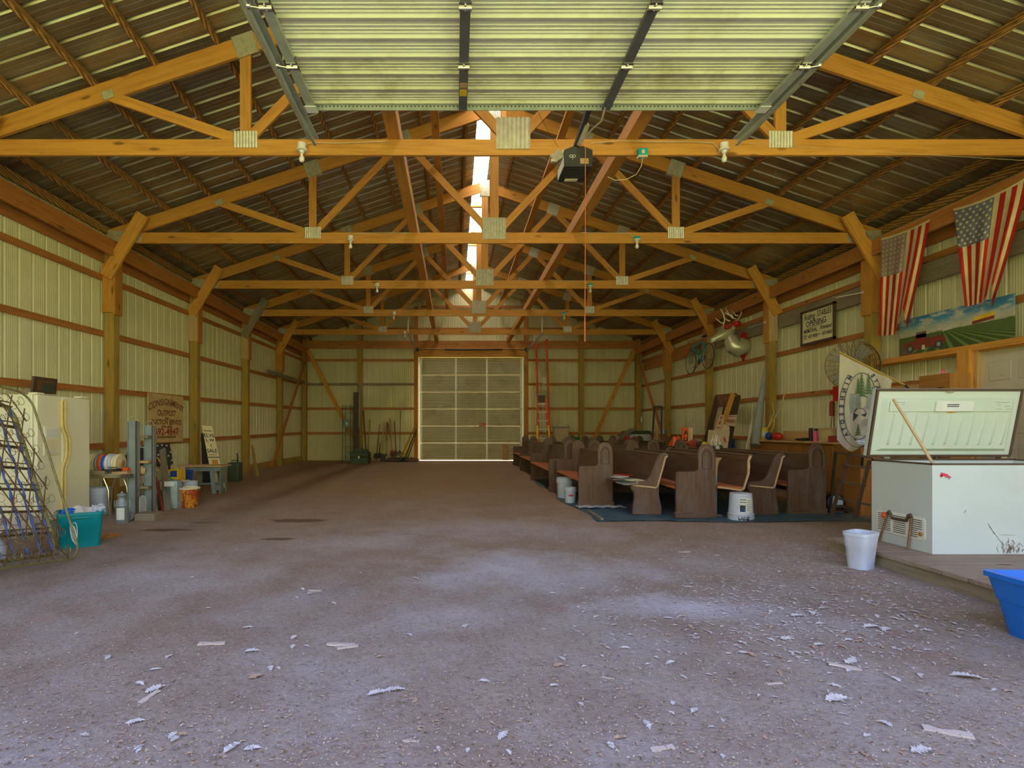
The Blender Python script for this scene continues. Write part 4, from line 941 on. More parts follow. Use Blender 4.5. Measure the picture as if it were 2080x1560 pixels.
# trunks
xa, xb = X(710, 19.6), X(747, 19.6)
t = T('footlocker', 'dark green trunk by the back wall', 'trunk', ((xa+xb)/2, 19.9, 0)); t.part('trunk_base', MB().box((xa, 19.65, 0), (xb, 20.2, .24)), 'dkgreen', bevel=.01); t.part('trunk_lid', MB().box((xa-.01, 19.64, .25), (xb+.01, 20.21, .43)), 'dkgreen', bevel=.02); t.part('latch', MB().box(((xa+xb)/2-.03, 19.62, .20), ((xa+xb)/2+.03, 19.64, .29)), 'galv')
single('ammo_box', MB().box((X(720, 19.7), 19.75, .43), (X(735, 19.7), 20.0, .57)), 'dkgreen', 'small dark box on the left of the green trunk', 'box', bevel=.008)
single('ammo_box', MB().box((X(736, 19.7), 19.75, .43), (X(745, 19.7), 20.0, .53)), 'dkgreen', 'smaller dark box on the right of the green trunk', 'box', bevel=.008)
single('sheet_bundle', MB().beam(P(724, 915, 21.1), P(724, 797, 21.55), .22, .05), 'brown', 'tall brown board standing behind the green trunk', 'board')
single('metal_pipe', MB().tube([Vector((X(729, 21.1), 21.1, 0)), P(730, 780, 21.55)], .03, 10), 'bluegrey', 'grey pipe standing beside the tall brown board', 'pipe')
def tool(kind, label, a, b, m1, r=.018, head=None, hm='dark', y0=21.1, y1=21.6):
    A, B = P(*a, y1), P(*b, D(b[1]) if False else y0)
    B.z = max(B.z, .03); t = T(kind, label, kind.replace('_', ' '), (B.x, B.y, 0))
    t.part('handle', MB().tube([B, B.lerp(A, .5), A], r, 8), m1)
    if head == 'blade':
        fr = Fr(B+Vector((0, -.02, -.02)), (1, 0, 0), (B-A)*-1); t.part('blade', MB().prism([(-.09, .26), (.09, .26), (.11, .1), (0, -.0), (-.11, .1)], fr, .012), hm, bevel=.003)
    elif head == 'rake':
        mb = MB()
        for i in range(9): q = (i-4)/4; mb.tube([B+Vector((0, -.01, .22)), B+Vector((q*.2, -.03, .02))], .006, 5)
        t.part('rake_head', mb, hm)
    elif head == 'fork':
        mb = MB()
        for i in range(4): q = (i-1.5)*.055; mb.tube([B+Vector((q, -.02, .26)), B+Vector((q, -.05, .0))], .007, 5)
        mb.box((B.x-.1, B.y-.03, .24), (B.x+.1, B.y-.01, .27)); t.part('fork_head', mb, hm)
    elif head == 'box': t.part('digger_blade', MB().box((B.x-.10, B.y-.08, 0), (B.x+.10, B.y+.05, .30)), hm, bevel=.03)
    return t
tool('garden_fork', 'red-brown handled fork right beside the back wall post', (738, 834), (744, 928), 'signbrown', .03, 'fork')
tool('shovel', 'olive handled shovel leaning right of the back wall post', (751, 852), (747, 930), 'post', .025, 'blade')
tool('hoe', 'dark thin handled hoe left of the post hole digger', (771, 862), (764, 933), 'brown', .016, 'blade')
tool('garden_spade', 'short dark spade beside the thin hoe', (772, 901), (770, 930), 'brown', .016, 'blade')
t = tool('post_hole_digger', 'pair of yellow wooden digger handles with dark blades', (780, 858), (778, 922), 'ply', .025, 'box'); t.part('handle', MB().tube([P(785, 920, 21.1), P(784.5, 857, 21.6)], .025, 8), 'ply')
tool('metal_bar', 'dark bar leaning right of the yellow digger handles', (787, 858), (785, 926), 'dark', .02)
tool('shovel', 'orange-red handled shovel in the middle of the tools', (792, 850), (797, 928), 'orangewood', .022, 'blade', 'signred')
tool('pitch_fork', 'pitchfork with dark handle crossing the orange shovel', (789, 862), (799, 926), 'brown', .014, 'fork')
tool('leaf_rake', 'leaf rake with brown handle right of the orange shovel', (801, 855), (805, 928), 'brown', .018, 'rake')
tool('garden_rake', 'long thin handled rake reaching the upper girt', (813.5, 833), (812, 926), 'brown', .014, 'rake')
tool('wooden_pole', 'pale olive pole leaning right to the door jamb', (846, 858), (814, 930), 'post', .022)
tool('wooden_pole', 'bright yellow pole leaning by the back door', (836, 888), (817, 932), 'yellow', .04)
tool('iron_bar', 'dark iron bar leaning behind the yellow pole', (846, 872), (822, 932), 'dark', .022)
tool('iron_bar', 'brown bar leaning lowest against the door jamb', (846, 880), (828, 930), 'brown', .02)
for i, (px, r) in enumerate(((797, .16), (812, .18), (838, .16))): single('scrap_pile', blob((X(px, 20.9), 20.9, r*.45), (r*1.5, .14, r*.6), .4, seed=20+i), ['brown', 'dark', 'rust'][i], ['brown scrap on the ground under the tools', 'dark scrap heap between tools and yellow pole', 'rusty scrap by the left door jamb'][i], 'scrap')
single('red_can', MB().lathe([(.06, 0), (.06, .2), (0, .21)], (X(750, 20.6), 20.6, 0), 14), 'red', 'small red can right of the green trunk', 'can')
# extension ladder
def ladder(name, label, A0, A1, B0, B1, n, mr, mt, w=.045, cat='ladder', feet=False, z0=(0, -.05, 0)):
    A0, A1, B0, B1 = map(Vector, (A0, A1, B0, B1)); t = T(name, label, cat, tuple((A0+B0)/2))
    for a, b in ((A0, A1), (B0, B1)): t.part('side_rail', MB().beam(a, b, w*1.5, .03, (0, -1, .1)), mr)
    for i in range(n):
        f = (i+.7)/n; t.part('rung', MB().tube([A0.lerp(A1, f), B0.lerp(B1, f)], .014, 6), mt)
    return t
t = ladder('extension_ladder', 'tall orange extension ladder against the back wall', (X(1095, 20.9), 20.9, 0), (X(1089, 21.55), 21.55, Z(694, 21.6)), (X(1119, 20.9), 20.9, 0), (X(1110, 21.55), 21.55, Z(686, 21.6)), 17, 'orange', 'galv', .05)
t.part('rubber_cap', MB().box((X(1107, 21.5), 21.45, Z(688, 21.5)), (X(1112, 21.5), 21.57, Z(676, 21.5))), 'white')
t.part('rope', MB().tube([P(1104, 740, 21.4), P(1103, 800, 21.2), P(1104, 880, 21)], .012, 5).tube([P(1107, 750, 21.4), P(1107, 800, 21.2), P(1108, 880, 21)], .01, 5), 'white')
# step ladder
yb0 = 18.9; t = T('step_ladder', 'orange and yellow stepladder in front of the tall ladder', 'step ladder', (X(1103, 19), 19.1, 0))
Lt, Rt = Vector((X(1092, 19.3), 19.3, Z(802, 19.3))), Vector((X(1107, 19.3), 19.3, Z(802, 19.3)))
Lf, Rf = Vector((X(1090, yb0), yb0-.1, 0)), Vector((X(1121, yb0), yb0-.1, 0))
t.part('front_rail', MB().beam(Lf, Lf.lerp(Lt, .56), .06, .03, (0, -1, 0)), 'yellow'); t.part('front_rail', MB().beam(Rf, Rf.lerp(Rt, .56), .06, .03, (0, -1, 0)), 'yellow')
t.part('front_rail', MB().beam(Lf.lerp(Lt, .56), Lt, .06, .03, (0, -1, 0)), 'orange'); t.part('front_rail', MB().beam(Rf.lerp(Rt, .56), Rt, .06, .03, (0, -1, 0)), 'orange')
t.part('back_rail', MB().beam((X(1089, 20), 20.0, 0), Lt+Vector((0, .06, 0)), .03, .05, (0, -1, 0)), 'orange'); t.part('back_rail', MB().beam((X(1117, 20), 20.0, 0), Rt+Vector((0, .06, 0)), .03, .05, (0, -1, 0)), 'orange')
t.part('top_cap', MB().box((Lt.x-.04, 19.22, Lt.z-.03), (Rt.x+.04, 19.45, Lt.z+.03)), 'grey', bevel=.01)
t.part('tool_tray', MB().box((Lt.x+.01, 19.24, Z(818, 19.3)), (Rt.x-.01, 19.26, Lt.z-.03)), 'brown')
for py in (820, 837, 855, 872, 890):
    f = (Lt.z-Z(py, 19.1))/Lt.z; a, b = Lt.lerp(Lf, f), Rt.lerp(Rf, f); t.part('tread', MB().beam(a, b, .10, .03), 'white')
# beige bin and basket
xa, xb = X(1127, 20.0), X(1156, 20.0)
t = T('trash_bin', 'tall beige trash bin with grey lid by the back wall', 'trash bin', ((xa+xb)/2, 20.2, 0)); t.part('bin_body', MB().box((xb, 20.45, 1.33), (xa, 20.0, 0), top=.82), 'board', bevel=.02); t.part('lid', MB().box((xa-.02, 19.98, 1.33), (xb+.02, 20.47, 1.38)), 'grey', bevel=.01)
mb = MB(); cx_, cy = (X(1136, 20.1)+X(1155, 20.1))/2, 20.15
for k in range(4): mb.tube([(cx_+.19*math.cos(a)*(1+.02*k), cy+.12*math.sin(a)*(1+.02*k), 1.39+.055*k+.012*math.sin(a*9+k*3.1)) for a in [i*.2 for i in range(32)]], .008, 4, closed=True)
for i in range(16): a = i*.3927; mb.tube([(cx_+.19*math.cos(a), cy+.12*math.sin(a), 1.385), (cx_+.205*math.cos(a+.15), cy+.13*math.sin(a+.15), 1.57)], .006, 4)
single('wicker_basket', mb, 'signcream', 'small pale openwork basket on the beige trash bin', 'basket')
# green wheelbarrow
cx_ = X(1171, 20); t = T('wheelbarrow', 'green wheelbarrow at the back wall behind the pews', 'wheelbarrow', (cx_, 20.1, 0))
mb = MB(); mb.box((cx_-.26, 20.3, .62), (cx_+.26, 19.7, .98), top=1.3); t.part('tray', mb, 'green', bevel=.03)
for s in (-1, 1): t.part('handle_bar', MB().tube([(cx_+s*.08, 20.9, .3), (cx_+s*.28, 20.0, .62), (cx_+s*.3, 19.5, .72)], .02, 8), 'ply'); t.part('leg', MB().tube([(cx_+s*.24, 19.8, .64), (cx_+s*.24, 19.75, 0)], .016, 6), 'dark')
t.part('wheel', MB().lathe([(.08, -.05), (.18, -.05), (.2, 0), (.18, .05), (.08, .05)], (cx_, 20.95, .2), 20, axis='x'), 'black')
single('yellow_strap', MB().tube([P(1179.5, 885, 19.6), P(1180, 897, 19.5)], .02, 6), 'yellow', 'yellow strap hanging in front of the green wheelbarrow', 'strap')
# big white bin in the far right corner
xa, xb = X(1279, 18.6), X(1322, 18.6)
t = T('storage_bin', 'large white storage bin with grey-green lid in the far right corner', 'storage bin', ((xa+xb)/2, 19, 0)); t.part('bin_body', MB().box((xb, 19.5, 1.12), (xa, 18.6, 0), top=.9), 'bucketw', bevel=.03); t.part('lid', MB().box((xa-.04, 18.55, 1.10), (xb+.04, 19.55, 1.22), top=.9), 'dkgreen', bevel=.03)
single('cardboard_flap', MB().beam(P(1259, 886, 18.4), P(1287, 871, 18.5), .5, .02, (0, 0, 1)).beam(P(1260, 893, 18.4), Vector((X(1260, 18.4), 18.4, 0)), .4, .02), 'greywood', 'grey-brown board leaning left of the large white bin', 'board')
single('red_canister', MB().lathe([(.08, 0), (.08, 1.0), (.04, 1.05), (0, 1.05)], (X(1274, 18.0), 18.0, 0), 16), 'red', 'red canister left of the large white bin', 'canister')
def down(c4):      # prolong a leaning panel to the ground
    g = lambda a, b: a+(b-a)*(a.z/(a.z-b.z)); return [c4[0], c4[1], g(c4[1], c4[2]), g(c4[0], c4[3])]
# framed screen leaning near the right wall
c4 = [P(1329, 826, 18.2), P(1344, 826, 17.4), P(1343, 925, 17.0), P(1323, 925, 17.8)]; c4 = down(c4)
t = T('window_screen', 'dark framed screen leaning between corner post and right wall', 'screen', tuple((c4[2]+c4[3])/2)); mb = MB()
for a, b in ((0, 1), (1, 2), (2, 3), (3, 0)): mb.beam(c4[a], c4[b], .05, .05)
t.part('frame', mb, 'dark'); f = bil(c4, 0); mb = MB()
for i in range(1, 9): mb.tube([f(0, i/9), f(1, i/9)], .004, 4)
for i in range(1, 6): mb.tube([f(i/6, 0), f(i/6, 1)], .004, 4)
t.part('mesh_wire', mb, 'rust'); t.part('torn_paper', blob(f(.5, .55), (.08, .08, .4), .3, seed=9), 'card')
t = T('wall_outlet', 'blue plug in the outlet on the right wall post', 'outlet', tuple(P(1349, 877, 18.4))); t.part('plate', MB().box((X(1345, 18.55), 18.52, Z(881, 18.5)), (X(1350, 18.55), 18.54, Z(873, 18.5))), 'signcream'); t.part('plug', MB().lathe([(0, -.05), (.045, -.05), (.045, 0)], (X(1351, 18.5), 18.5, Z(877, 18.5)), 14, axis='y'), 'blue')
single('wall_switch', MB().box((6.58, 21.0, 1.55), (6.62, 21.1, 1.75)), 'white', 'small white switch box on the far right corner', 'switch')

# ================================================================== pews
def rnd_arc(cx_, cz, rx, rz, a0, a1, n): return [(cx_+rx*math.cos(R(a0+(a1-a0)*i/n)), cz+rz*math.sin(R(a0+(a1-a0)*i/n))) for i in range(n+1)]
GOTH = [(0, 0), (.56, 0), (.56, .80)]+[(.56-.005, .90)]+rnd_arc(.43, .88, .125, .165, 12, 80, 6)+rnd_arc(.43, .88, .125, .165, 100, 168, 6)+[(.312, .80), (.312, .70), (.295, .665), (.26, .655), (.03, .655), (.005, .64), (0, .61)]
SCRL = [(.45, 0), (.45, .1), (.43, .2), (.41, .30), (.415, .40), (.43, .48), (.47, .70), (.50, .80), (.54, .83), (.545, .87), (.53, .90), (.49, .91), (.44, .895), (.40, .84), (.35, .72), (.30, .58), (.26, .52), (.2, .49), (.03, .485), (0, .46), (0, .38), (.045, .33), (.05, .25), (.03, .12), (.02, 0)]
def frame_xz(y): return Fr((0, y, 0), (1, 0, 0), (0, 0, 1), Vector((0, 1, 0)))
def end_panel(kind, y, far=False):
    mb = MB(); fr = frame_xz(y)
    if kind == 'goth':
        mb.prism(GOTH, fr, .045); mb.box((-.012, y-.012, 0), (.572, y+.057, .085))
        for s, o_ in ((1, 0), (.68, .0)):
            pass
    else: mb.prism(SCRL, fr, .05)
    return mb
def arch_line(s):
    return [(.43-.085*s, .67+.02), (.43-.085*s, .86)]+rnd_arc(.43+.0, .86, .085*s, .125*s, 165, 100, 5)+rnd_arc(.43, .86, .085*s, .125*s, 80, 15, 5)+[(.43+.085*s, .86), (.43+.085*s, .69)]
def make_pew(kind, L, label, bare=False, noend=False):
    t = T('church_pew', label, 'pew', (0, 0, 0), group='dark wooden church pews', world=False)
    if not noend:
        e = t.part('end_panel', end_panel(kind, 0), 'pew', bevel=.006)
        if kind == 'goth':
            t.part('arch_moulding', MB().tube([(x, -.002, z) for x, z in arch_line(1.12)], .005, 6, closed=True), 'pewtop', e)
            t.part('arch_moulding', MB().tube([(x, -.002, z) for x, z in arch_line(.74)], .0055, 6, closed=True), 'black', e)
        if bare: t.part('bare_edge', MB().tube([(.02, -.012, .43), (.36, -.012, .395), (.385, -.012, .42), (.47, -.012, .72), (.50, -.012, .84), (.53, -.012, .86)], [.012, .013, .012, .013, .012, .014], 6), 'raw', e, 'pale bare edge')
    else:
        t.part('bare_edge', MB().tube([(.0, .02, .43), (.34, .02, .385), (.37, .02, .40), (.44, .02, .62), (.445, .02, .74), (.44, .02, .80), (.47, .02, .87)], [.014, .013, .012, .016, .02, .016, .02], 6), 'raw', label='broken pale edge where the end is missing')
    t.part('end_panel', end_panel(kind, L-.045), 'pew', bevel=.006)
    mb = MB(); mb.prism([(-.01, .41), (.0, .435), (.05, .445), (.40, .425), (.40, .395), (.04, .405)], frame_xz(.04), L-.08, g=(0, 1, 0)); t.part('seat', mb, 'orangec', bevel=.004, label='orange-brown seat covering')
    top = (.475, .875) if kind != 'goth' else (.47, .865)
    mb = MB(); mb.prism([(.385, .40), (.41, .40), (top[0]+.02, top[1]-.03), (top[0]+.035, top[1]), (top[0]+.015, top[1]+.012), (top[0]-.005, top[1]-.01), (top[0]-.008, top[1]-.03)], frame_xz(.04), L-.08, g=(0, 1, 0)); t.part('backrest', mb, 'pew')
    mb = MB(); mb.box((top[0]-.01, .04, top[1]+.005), (top[0]+.035, L-.04, top[1]+.016)); t.part('top_rail', mb, 'pewtop')
    mb = MB(); mb.box((.30, .05, .30), (.325, L-.05, .40)); t.part('seat_rail', mb, 'pew')
    return t.o
pews = [
 ('goth', 1.31, 8.73, 1.95, 'nearest pew of the left row, with pale gothic arch end panel'),
 ('goth', 1.20, 10.85, 2.6, 'second pew of the left row, gothic end behind the white buckets'),
 ('scrl', 1.30, 14.3, 2.3, 'scroll-ended pew far down the left row'),
 ('goth', 1.36, 17.0, 2.0, 'farthest pew of the left row, closest to the rolling door'),
 ('scrlb', 1.885, 7.89, 3.2, 'scroll-ended pew with magazines on its seat and pale bare edge'),
 ('goth', 1.78, 11.2, 2.8, 'gothic pew behind the pew that holds the magazines'),
 ('goth', 1.92, 14.5, 2.4, 'third pew in line behind the pew that holds the magazines'),
 ('goth', 2.42, 7.58, 3.2, 'dark gothic pew standing nearest the camera'),
 ('goth', 2.46, 11.0, 3.0, 'gothic pew directly behind the dark nearest one'),
 ('goth', 2.56, 14.5, 2.5, 'third gothic pew in line behind the dark nearest one'),
 ('miss', 3.03, 7.62, 3.0, 'pew without its end panel, propped on an upside-down bucket'),
 ('goth', 3.045, 11.3, 3.0, 'gothic pew behind the pew propped on a bucket'),
 ('scrlb', 3.58, 7.86, 3.2, 'scroll-ended pew just right of the one propped on a bucket'),
 ('goth', 3.64, 11.35, 3.0, 'gothic pew behind the rightmost scroll-ended pew, below the orange sign'),
 ('goth', 4.22, 7.93, 4.6, 'rightmost gothic pew beside the step stool'),
 ('goth', 3.72, 15.6, 2.5, 'far gothic pew in front of the large white bin, left one'),
 ('goth', 4.44, 16.6, 2.3, 'far gothic pew in front of the large white bin, middle one'),
 ('goth', 5.03, 15.4, 2.5, 'far gothic pew nearest the right wall'),
 ('goth', 3.15, 17.6, 2.0, 'far gothic pew in front of the green wheelbarrow')]
random.seed(11)
for kind, x, y, L, lab in pews:
    o = make_pew('goth' if kind == 'goth' else 'scrl', L, lab, bare=kind == 'scrlb', noend=kind == 'miss'); o.location = (x, y, .012); o.rotation_euler.z = R(random.uniform(-.5, .5))
# tarp below them
def tarpf(u, v):
    y = 7.30+v*6.2+.05*math.sin(u*9); x = 1.22+u*3.85-.0*v+.06*math.sin(v*14); return (x, y, .008+.012*abs(math.sin(u*31+v*9)*math.sin(v*23+u*7)))
single('blue_tarp', MB().grid(tarpf, 90, 90), 'tarp', 'worn blue-grey tarp spread under the pews', 'tarp', kind='stuff')
mb = MB(); mb.beam((X(1194, 8.25), 8.25, .02), (X(1223, 7.42), 7.42, .02), .035, .03); single('wooden_strip', mb, 'greywood', 'grey strip holding down the near left edge of the tarp', 'strip')
single('white_sheet', MB().grid(lambda u, v: (1.25+.75*u, 8.45+.25*v, .02+.02*abs(math.sin(u*13+v*5))), 14, 5), 'bucketw', 'crumpled white plastic sheet at the foot of the nearest left pew', 'plastic sheet')
# magazines on the seat
random.seed(5)
mg = [(1.84, 7.95, 'grey'), (1.90, 8.25, 'white'), (2.02, 8.05, 'signcream'), (1.88, 8.5, 'brown'), (2.05, 8.4, 'bluegrey'), (1.95, 8.75, 'white'), (2.1, 8.7, 'dark'), (1.93, 9.05, 'signcream'), (2.10, 9.0, 'redflag'), (1.86, 8.1, 'dkgreen')]
col_n = {'grey': 'grey', 'white': 'white', 'signcream': 'cream', 'brown': 'brown', 'bluegrey': 'blue-grey', 'dark': 'black', 'redflag': 'red', 'dkgreen': 'dark green'}
mpl = ['nearest the end panel', 'nearest the front edge', 'under the backrest', 'at mid front', 'at mid back', 'farther along the front', 'farther along the back', 'at the far front', 'at the far back', 'on top of the near ones']
for i, (x, y, m_) in enumerate(mg):
    a = random.uniform(-.6, .6); fr = Fr((x, y, .462+.014*(i % 3)+(.02 if i == 9 else 0)), (math.cos(a), math.sin(a), .03), (-math.sin(a), math.cos(a), .02))
    single('magazine', MB().prism([(-.11, -.14), (.11, -.14), (.11, .14), (-.11, .14)], fr, .012), m_, '%s magazine on the scroll-ended pew, %s' % (col_n[m_], mpl[i]), 'magazine', group='magazines on the pew seat', bevel=.002)
# buckets by the pews
t = bucket('plastic_bucket', 'taller white bucket beside the nearest left pew', 'bucket', 1.33, 9.92, .15, .375)
t = bucket('plastic_bucket', 'small white bucket with red print in front of the taller bucket', 'bucket', 1.28, 9.22, .10, .27, rings=1)
t.part('print_label', MB().grid(lambda u, v: (.0962*math.cos(R(-120+50*u)), .0962*math.sin(R(-120+50*u)), .125+.03*v), 8, 1), 'stickred')
t = bucket('plastic_bucket', 'upside-down white bucket with blue label propping the broken pew', 'bucket', 3.30, 7.52, .165, .375, flip=True, rings=3)
def cyl(rr, a0, a1, z0, z1): return lambda u, v: (rr*math.cos(R(a0+(a1-a0)*u)), rr*math.sin(R(a0+(a1-a0)*u)), z0+(z1-z0)*v)
lbl = t.part('paper_label', MB().grid(cyl(.1585, -125, -60, .12, .32), 10, 1), 'white')
t.part('label_print', MB().grid(cyl(.1595, -122, -97, .13, .22), 6, 1), 'ink', lbl); mb = MB(); mb.add([(.1605*math.cos(R(a)), .1605*math.sin(R(a)), z) for a, z in ((-122, .13), (-97, .13), (-97, .15), (-109, .175), (-122, .15))], [(0, 1, 2, 3, 4)]); t.part('label_print', mb, 'blue', lbl)
for i in range(6): t.part('label_print', MB().grid(cyl(.1595, -92, -68, .15+.026*i, .158+.026*i), 4, 1), 'inkgrey', lbl)
mb = MB(); [mb.grid(cyl(.1598, -121+4*i, -118.4+4*i, z0_, z0_+.016), 1, 1) for z0_ in (.288, .254) for i in range(7)]; t.part('label_print', mb, 'ink', lbl)
mb = MB(); letter(mb, 'LANE', .06, lambda x, y: (.166*math.cos(R(-104)+x/.166), .166*math.sin(R(-104)+x/.166), .02+y), bold=.004); t.part('rim_lettering', mb, 'black')
# flared stand between the pews
c = (3.00, 7.35, 0); c = (X(1452, 7.85), 7.85, 0)
t = T('flared_stand', 'slim stand with flared top between two pews', 'stand', c); t.part('shaft', MB().lathe([(.03, 0), (.03, .35), (.035, .60)], c, 14), 'bluegrey'); t.part('flared_top', MB().lathe([(.035, .60), (.04, .72), (.06, .80), (.09, .84), (.09, .85), (0, .85)], c, 20), 'card'); t.part('foot', MB().lathe([(.10, 0), (.10, .015), (.03, .03)], c, 18), 'grey'); 

# small things on the far pews
t = T('yard_sign', 'orange auction yard sign standing among the pews', 'sign', (4.38, 12.2, .44))
xa, xb = X(1386, 12.2), X(1398, 12.2); zt, zb = Z(868, 12.2), .44
t.part('front_face', MB().box((xa, 12.2, zb), (xb, 12.22, zt)), 'orange'); t.part('side_face', MB().beam((xb, 12.2, (zt+zb)/2), (X(1403, 12.1), 12.05, (zt+zb)/2-.01), .02, zt-zb), 'signcream'); t.part('edge_face', MB().beam((X(1403.5, 12.1), 12.05, (zt+zb)/2), (X(1409, 12.1), 12.2, (zt+zb)/2-.03), .02, zt-zb-.05), 'bucketw')
mb = MB()
for i, ch in enumerate('AUC'): letter(mb, ch, .14, lambda x, y: ((xa+xb)/2+.01+x, 12.196, zt-.17-.145*i+y), bold=.006)
t.part('lettering', mb, 'black', smooth=False); mb = MB()
for i, ch in enumerate('SION'): letter(mb, ch, .13, lambda x, y: (xb+.027+x*.7, 12.12-x*1.5-.006, zt-.17-.125*i+y), bold=.006)
t.part('lettering', mb, 'black', smooth=False)
single('orange_bag', blob((X(1373, 12.3), 12.3, Z(898, 12.3)-.12), (.16, .12, .24), .2, seed=31), 'orange', 'orange and yellow bag heaped left of the orange sign', 'bag')
single('yellow_bag', blob((X(1382, 12.4), 12.5, Z(897, 12.3)-.12), (.09, .10, .22), .2, seed=32), 'yellow', 'yellow bag between orange bag and sign', 'bag')
t = T('red_cushion', 'orange-red rounded case right of the orange sign', 'case', (X(1408, 12), 11.9, .44)); t.part('case_body', MB().lathe([(0, -.05), (.09, -.05), (.11, -.03), (.11, .03), (.09, .05), (0, .05)], (X(1408, 11.9), 11.9, Z(903, 11.9)), 20, axis='y', cap=False), 'signred'); t.part('case_base', MB().box((X(1402, 11.9), 11.86, .44), (X(1414, 11.9), 11.96, .86)), 'signred')
single('toy_truck', MB().box((X(1418, 11.9), 11.8, .44), (X(1425, 11.9), 11.95, .95)).lathe([(.0, -.02), (.07, -.02), (.07, .02), (0, .02)], (X(1421, 11.8), 11.78, .93), 16, axis='y'), 'dark', 'black box with round face between the red case and antlers', 'box')
single('yellow_can', MB().lathe([(.065, 0), (.075, .3), (.06, .50), (.02, .54)], (X(1431, 11.5), 11.5, .46), 14), 'yellow', 'yellow rounded can just left of the antlers', 'can')
# arrow board, antlers
c4 = [P(1439, 873, 11.8), P(1482, 877, 11.3), P(1474, 930, 11.0), P(1433, 930, 11.5)]
t = T('arrow_sign', 'square tan board with red arrow behind the antlers', 'sign', tuple((c4[2]+c4[3])/2)); mb = MB(); quadpanel(mb, c4, .015); t.part('sign_board', mb, 'board'); t.part('support', MB().beam(c4[3]+Vector((.1, .05, .02)), Vector((c4[3].x+.1, c4[3].y+.05, 0)), .04, .04), 'raw'); f = bil(c4, .004)
mb = MB(); mb.add([f(u, v) for u, v in ((.80, .20), (.93, .42), (.84, .40), (.82, .9), (.74, .9), (.80, .40), (.70, .42))], [(0, 1, 2, 3, 4, 5, 6)]); t.part('red_arrow', mb, 'redflag')
t = T('antler_rack', 'pale deer antlers standing in front of the arrow board', 'antlers', tuple(P(1452, 908, 11.0)))
for pts in ([(1440, 906), (1444, 899), (1448, 891), (1449, 883)], [(1446, 908), (1446, 901), (1442, 893)], [(1452, 907), (1450, 898), (1453, 890), (1454, 881)], [(1455, 904), (1455, 892), (1458, 884)], [(1460, 905), (1456, 897), (1459, 889)], [(1463, 903), (1460, 895), (1463, 886)], [(1466, 907), (1463, 900), (1461, 894)]):
    mb = MB(); n = len(pts); mb.tube([P(a, b, 10.95+.04*math.sin(a)) for a, b in pts], [.02-.014*i/(n-1) for i in range(n)], 8); t.part('antler', mb, 'porcelain')
t.part('mount', MB().box((X(1440, 11), 10.95, .9-.44), (X(1466, 11), 11.0, Z(905, 11))), 'brown')
single('glass_jar', MB().lathe([(.035, 0), (.04, .02), (.04, .09), (.03, .11), (.03, .12), (0, .12)], (X(1460, 10.3), 10.35, .83), 16), 'bucketw', 'small pale jar on a pew top in front of the antlers', 'jar')
# leaning shutter, planks, signs by the right wall
c4 = [P(1458, 805, 14.6), P(1497, 802, 13.6), P(1474, 915, 13.2), P(1430, 915, 14.2)]; c4 = down(c4)
t = T('wooden_shutter', 'brown slatted shutter leaning on the right wall', 'shutter', tuple((c4[2]+c4[3])/2)); f = bil(c4, 0)
for a, b, w in ((0, 3, .14), (1, 2, .18)): t.part('stile', MB().beam(c4[a], c4[b], w, .05, (0, -1, 0)), 'brown')
for v, w in ((.06, .34), (.5, .05), (.97, .2)): t.part('crossbar', MB().beam(f(0, v), f(1, v), .05, w), 'signbrown' if v < .1 else 'brown')
t.part('middle_stile', MB().beam(f(.5, .08), f(.5, .97), .05, .03, (0, -1, 0)), 'brown'); t.part('latch', MB().beam(f(.97, .16, .04), f(.95, .22, .04), .03, .03), 'white')
single('timber_plank', MB().beam(P(1489, 800, 13.0), P(1459, 890, 12.4), .11, .03, (0, -1, 0)), 'orangewood', 'orange-brown plank leaning across the shutter and signs', 'plank')
c4 = [P(1463, 842, 12.6), P(1471.5, 844, 12.5), P(1466, 880, 12.3), P(1448.5, 880, 12.4)]
t = T('lettered_board', 'narrow leaning board with upright red letters', 'sign', tuple((c4[2]+c4[3])/2)); mb = MB(); quadpanel(mb, c4, .015); t.part('sign_board', mb, 'board'); f = bil(c4, .004); mb = MB()
for i, ch in enumerate('GNI'):
    letter(mb, ch, .10, lambda x, y: f(.45-y*6+.2, .16+.27*i-x*2.4), bold=.006)
t.part('lettering', mb, 'signred', smooth=False); t.part('support', MB().beam(c4[3]+Vector((.05, .04, .0)), Vector((c4[3].x+.05, c4[3].y+.04, 0)), .04, .03), 'raw')
c4 = [P(1478, 843, 12.9), P(1497, 843, 12.7), P(1492, 866, 12.6), P(1472, 863, 12.8)]
t = T('post_sign', 'tan board reading post in red letters beside the plank', 'sign', tuple((c4[2]+c4[3])/2)); mb = MB(); quadpanel(mb, c4, .015); t.part('sign_board', mb, 'board'); f = bil(c4, .004); mb = MB(); letter(mb, 'POST', .085, lambda x, y: f(.5+x*4.4, .74-y*4.8), bold=.004); t.part('lettering', mb, 'signred', smooth=False); mb = MB(); quadpanel(mb, [f(.12, .10), f(.92, .10), f(.92, .16), f(.12, .16)], .002); t.part('red_rule', mb, 'signred')
t.part('support', MB().beam(P(1474, 864, 12.75), Vector((X(1466, 12.4), 12.4, 0)), .05, .03), 'raw')
c4 = [P(1470, 862, 12.3), P(1482, 866, 12.2), P(1481, 895, 12.0), P(1455, 893, 12.1)]
t = T('cardboard_sheet', 'plain tan sheet between the lettered boards and the arrow board', 'board', (c4[2].x, c4[2].y, 0)); mb = MB(); quadpanel(mb, c4, .01); t.part('sheet', mb, 'board'); t.part('support', MB().beam((c4[2]+c4[3])/2+Vector((0, .04, 0)), Vector(((c4[2].x+c4[3].x)/2, c4[2].y+.04, 0)), .04, .03), 'raw')
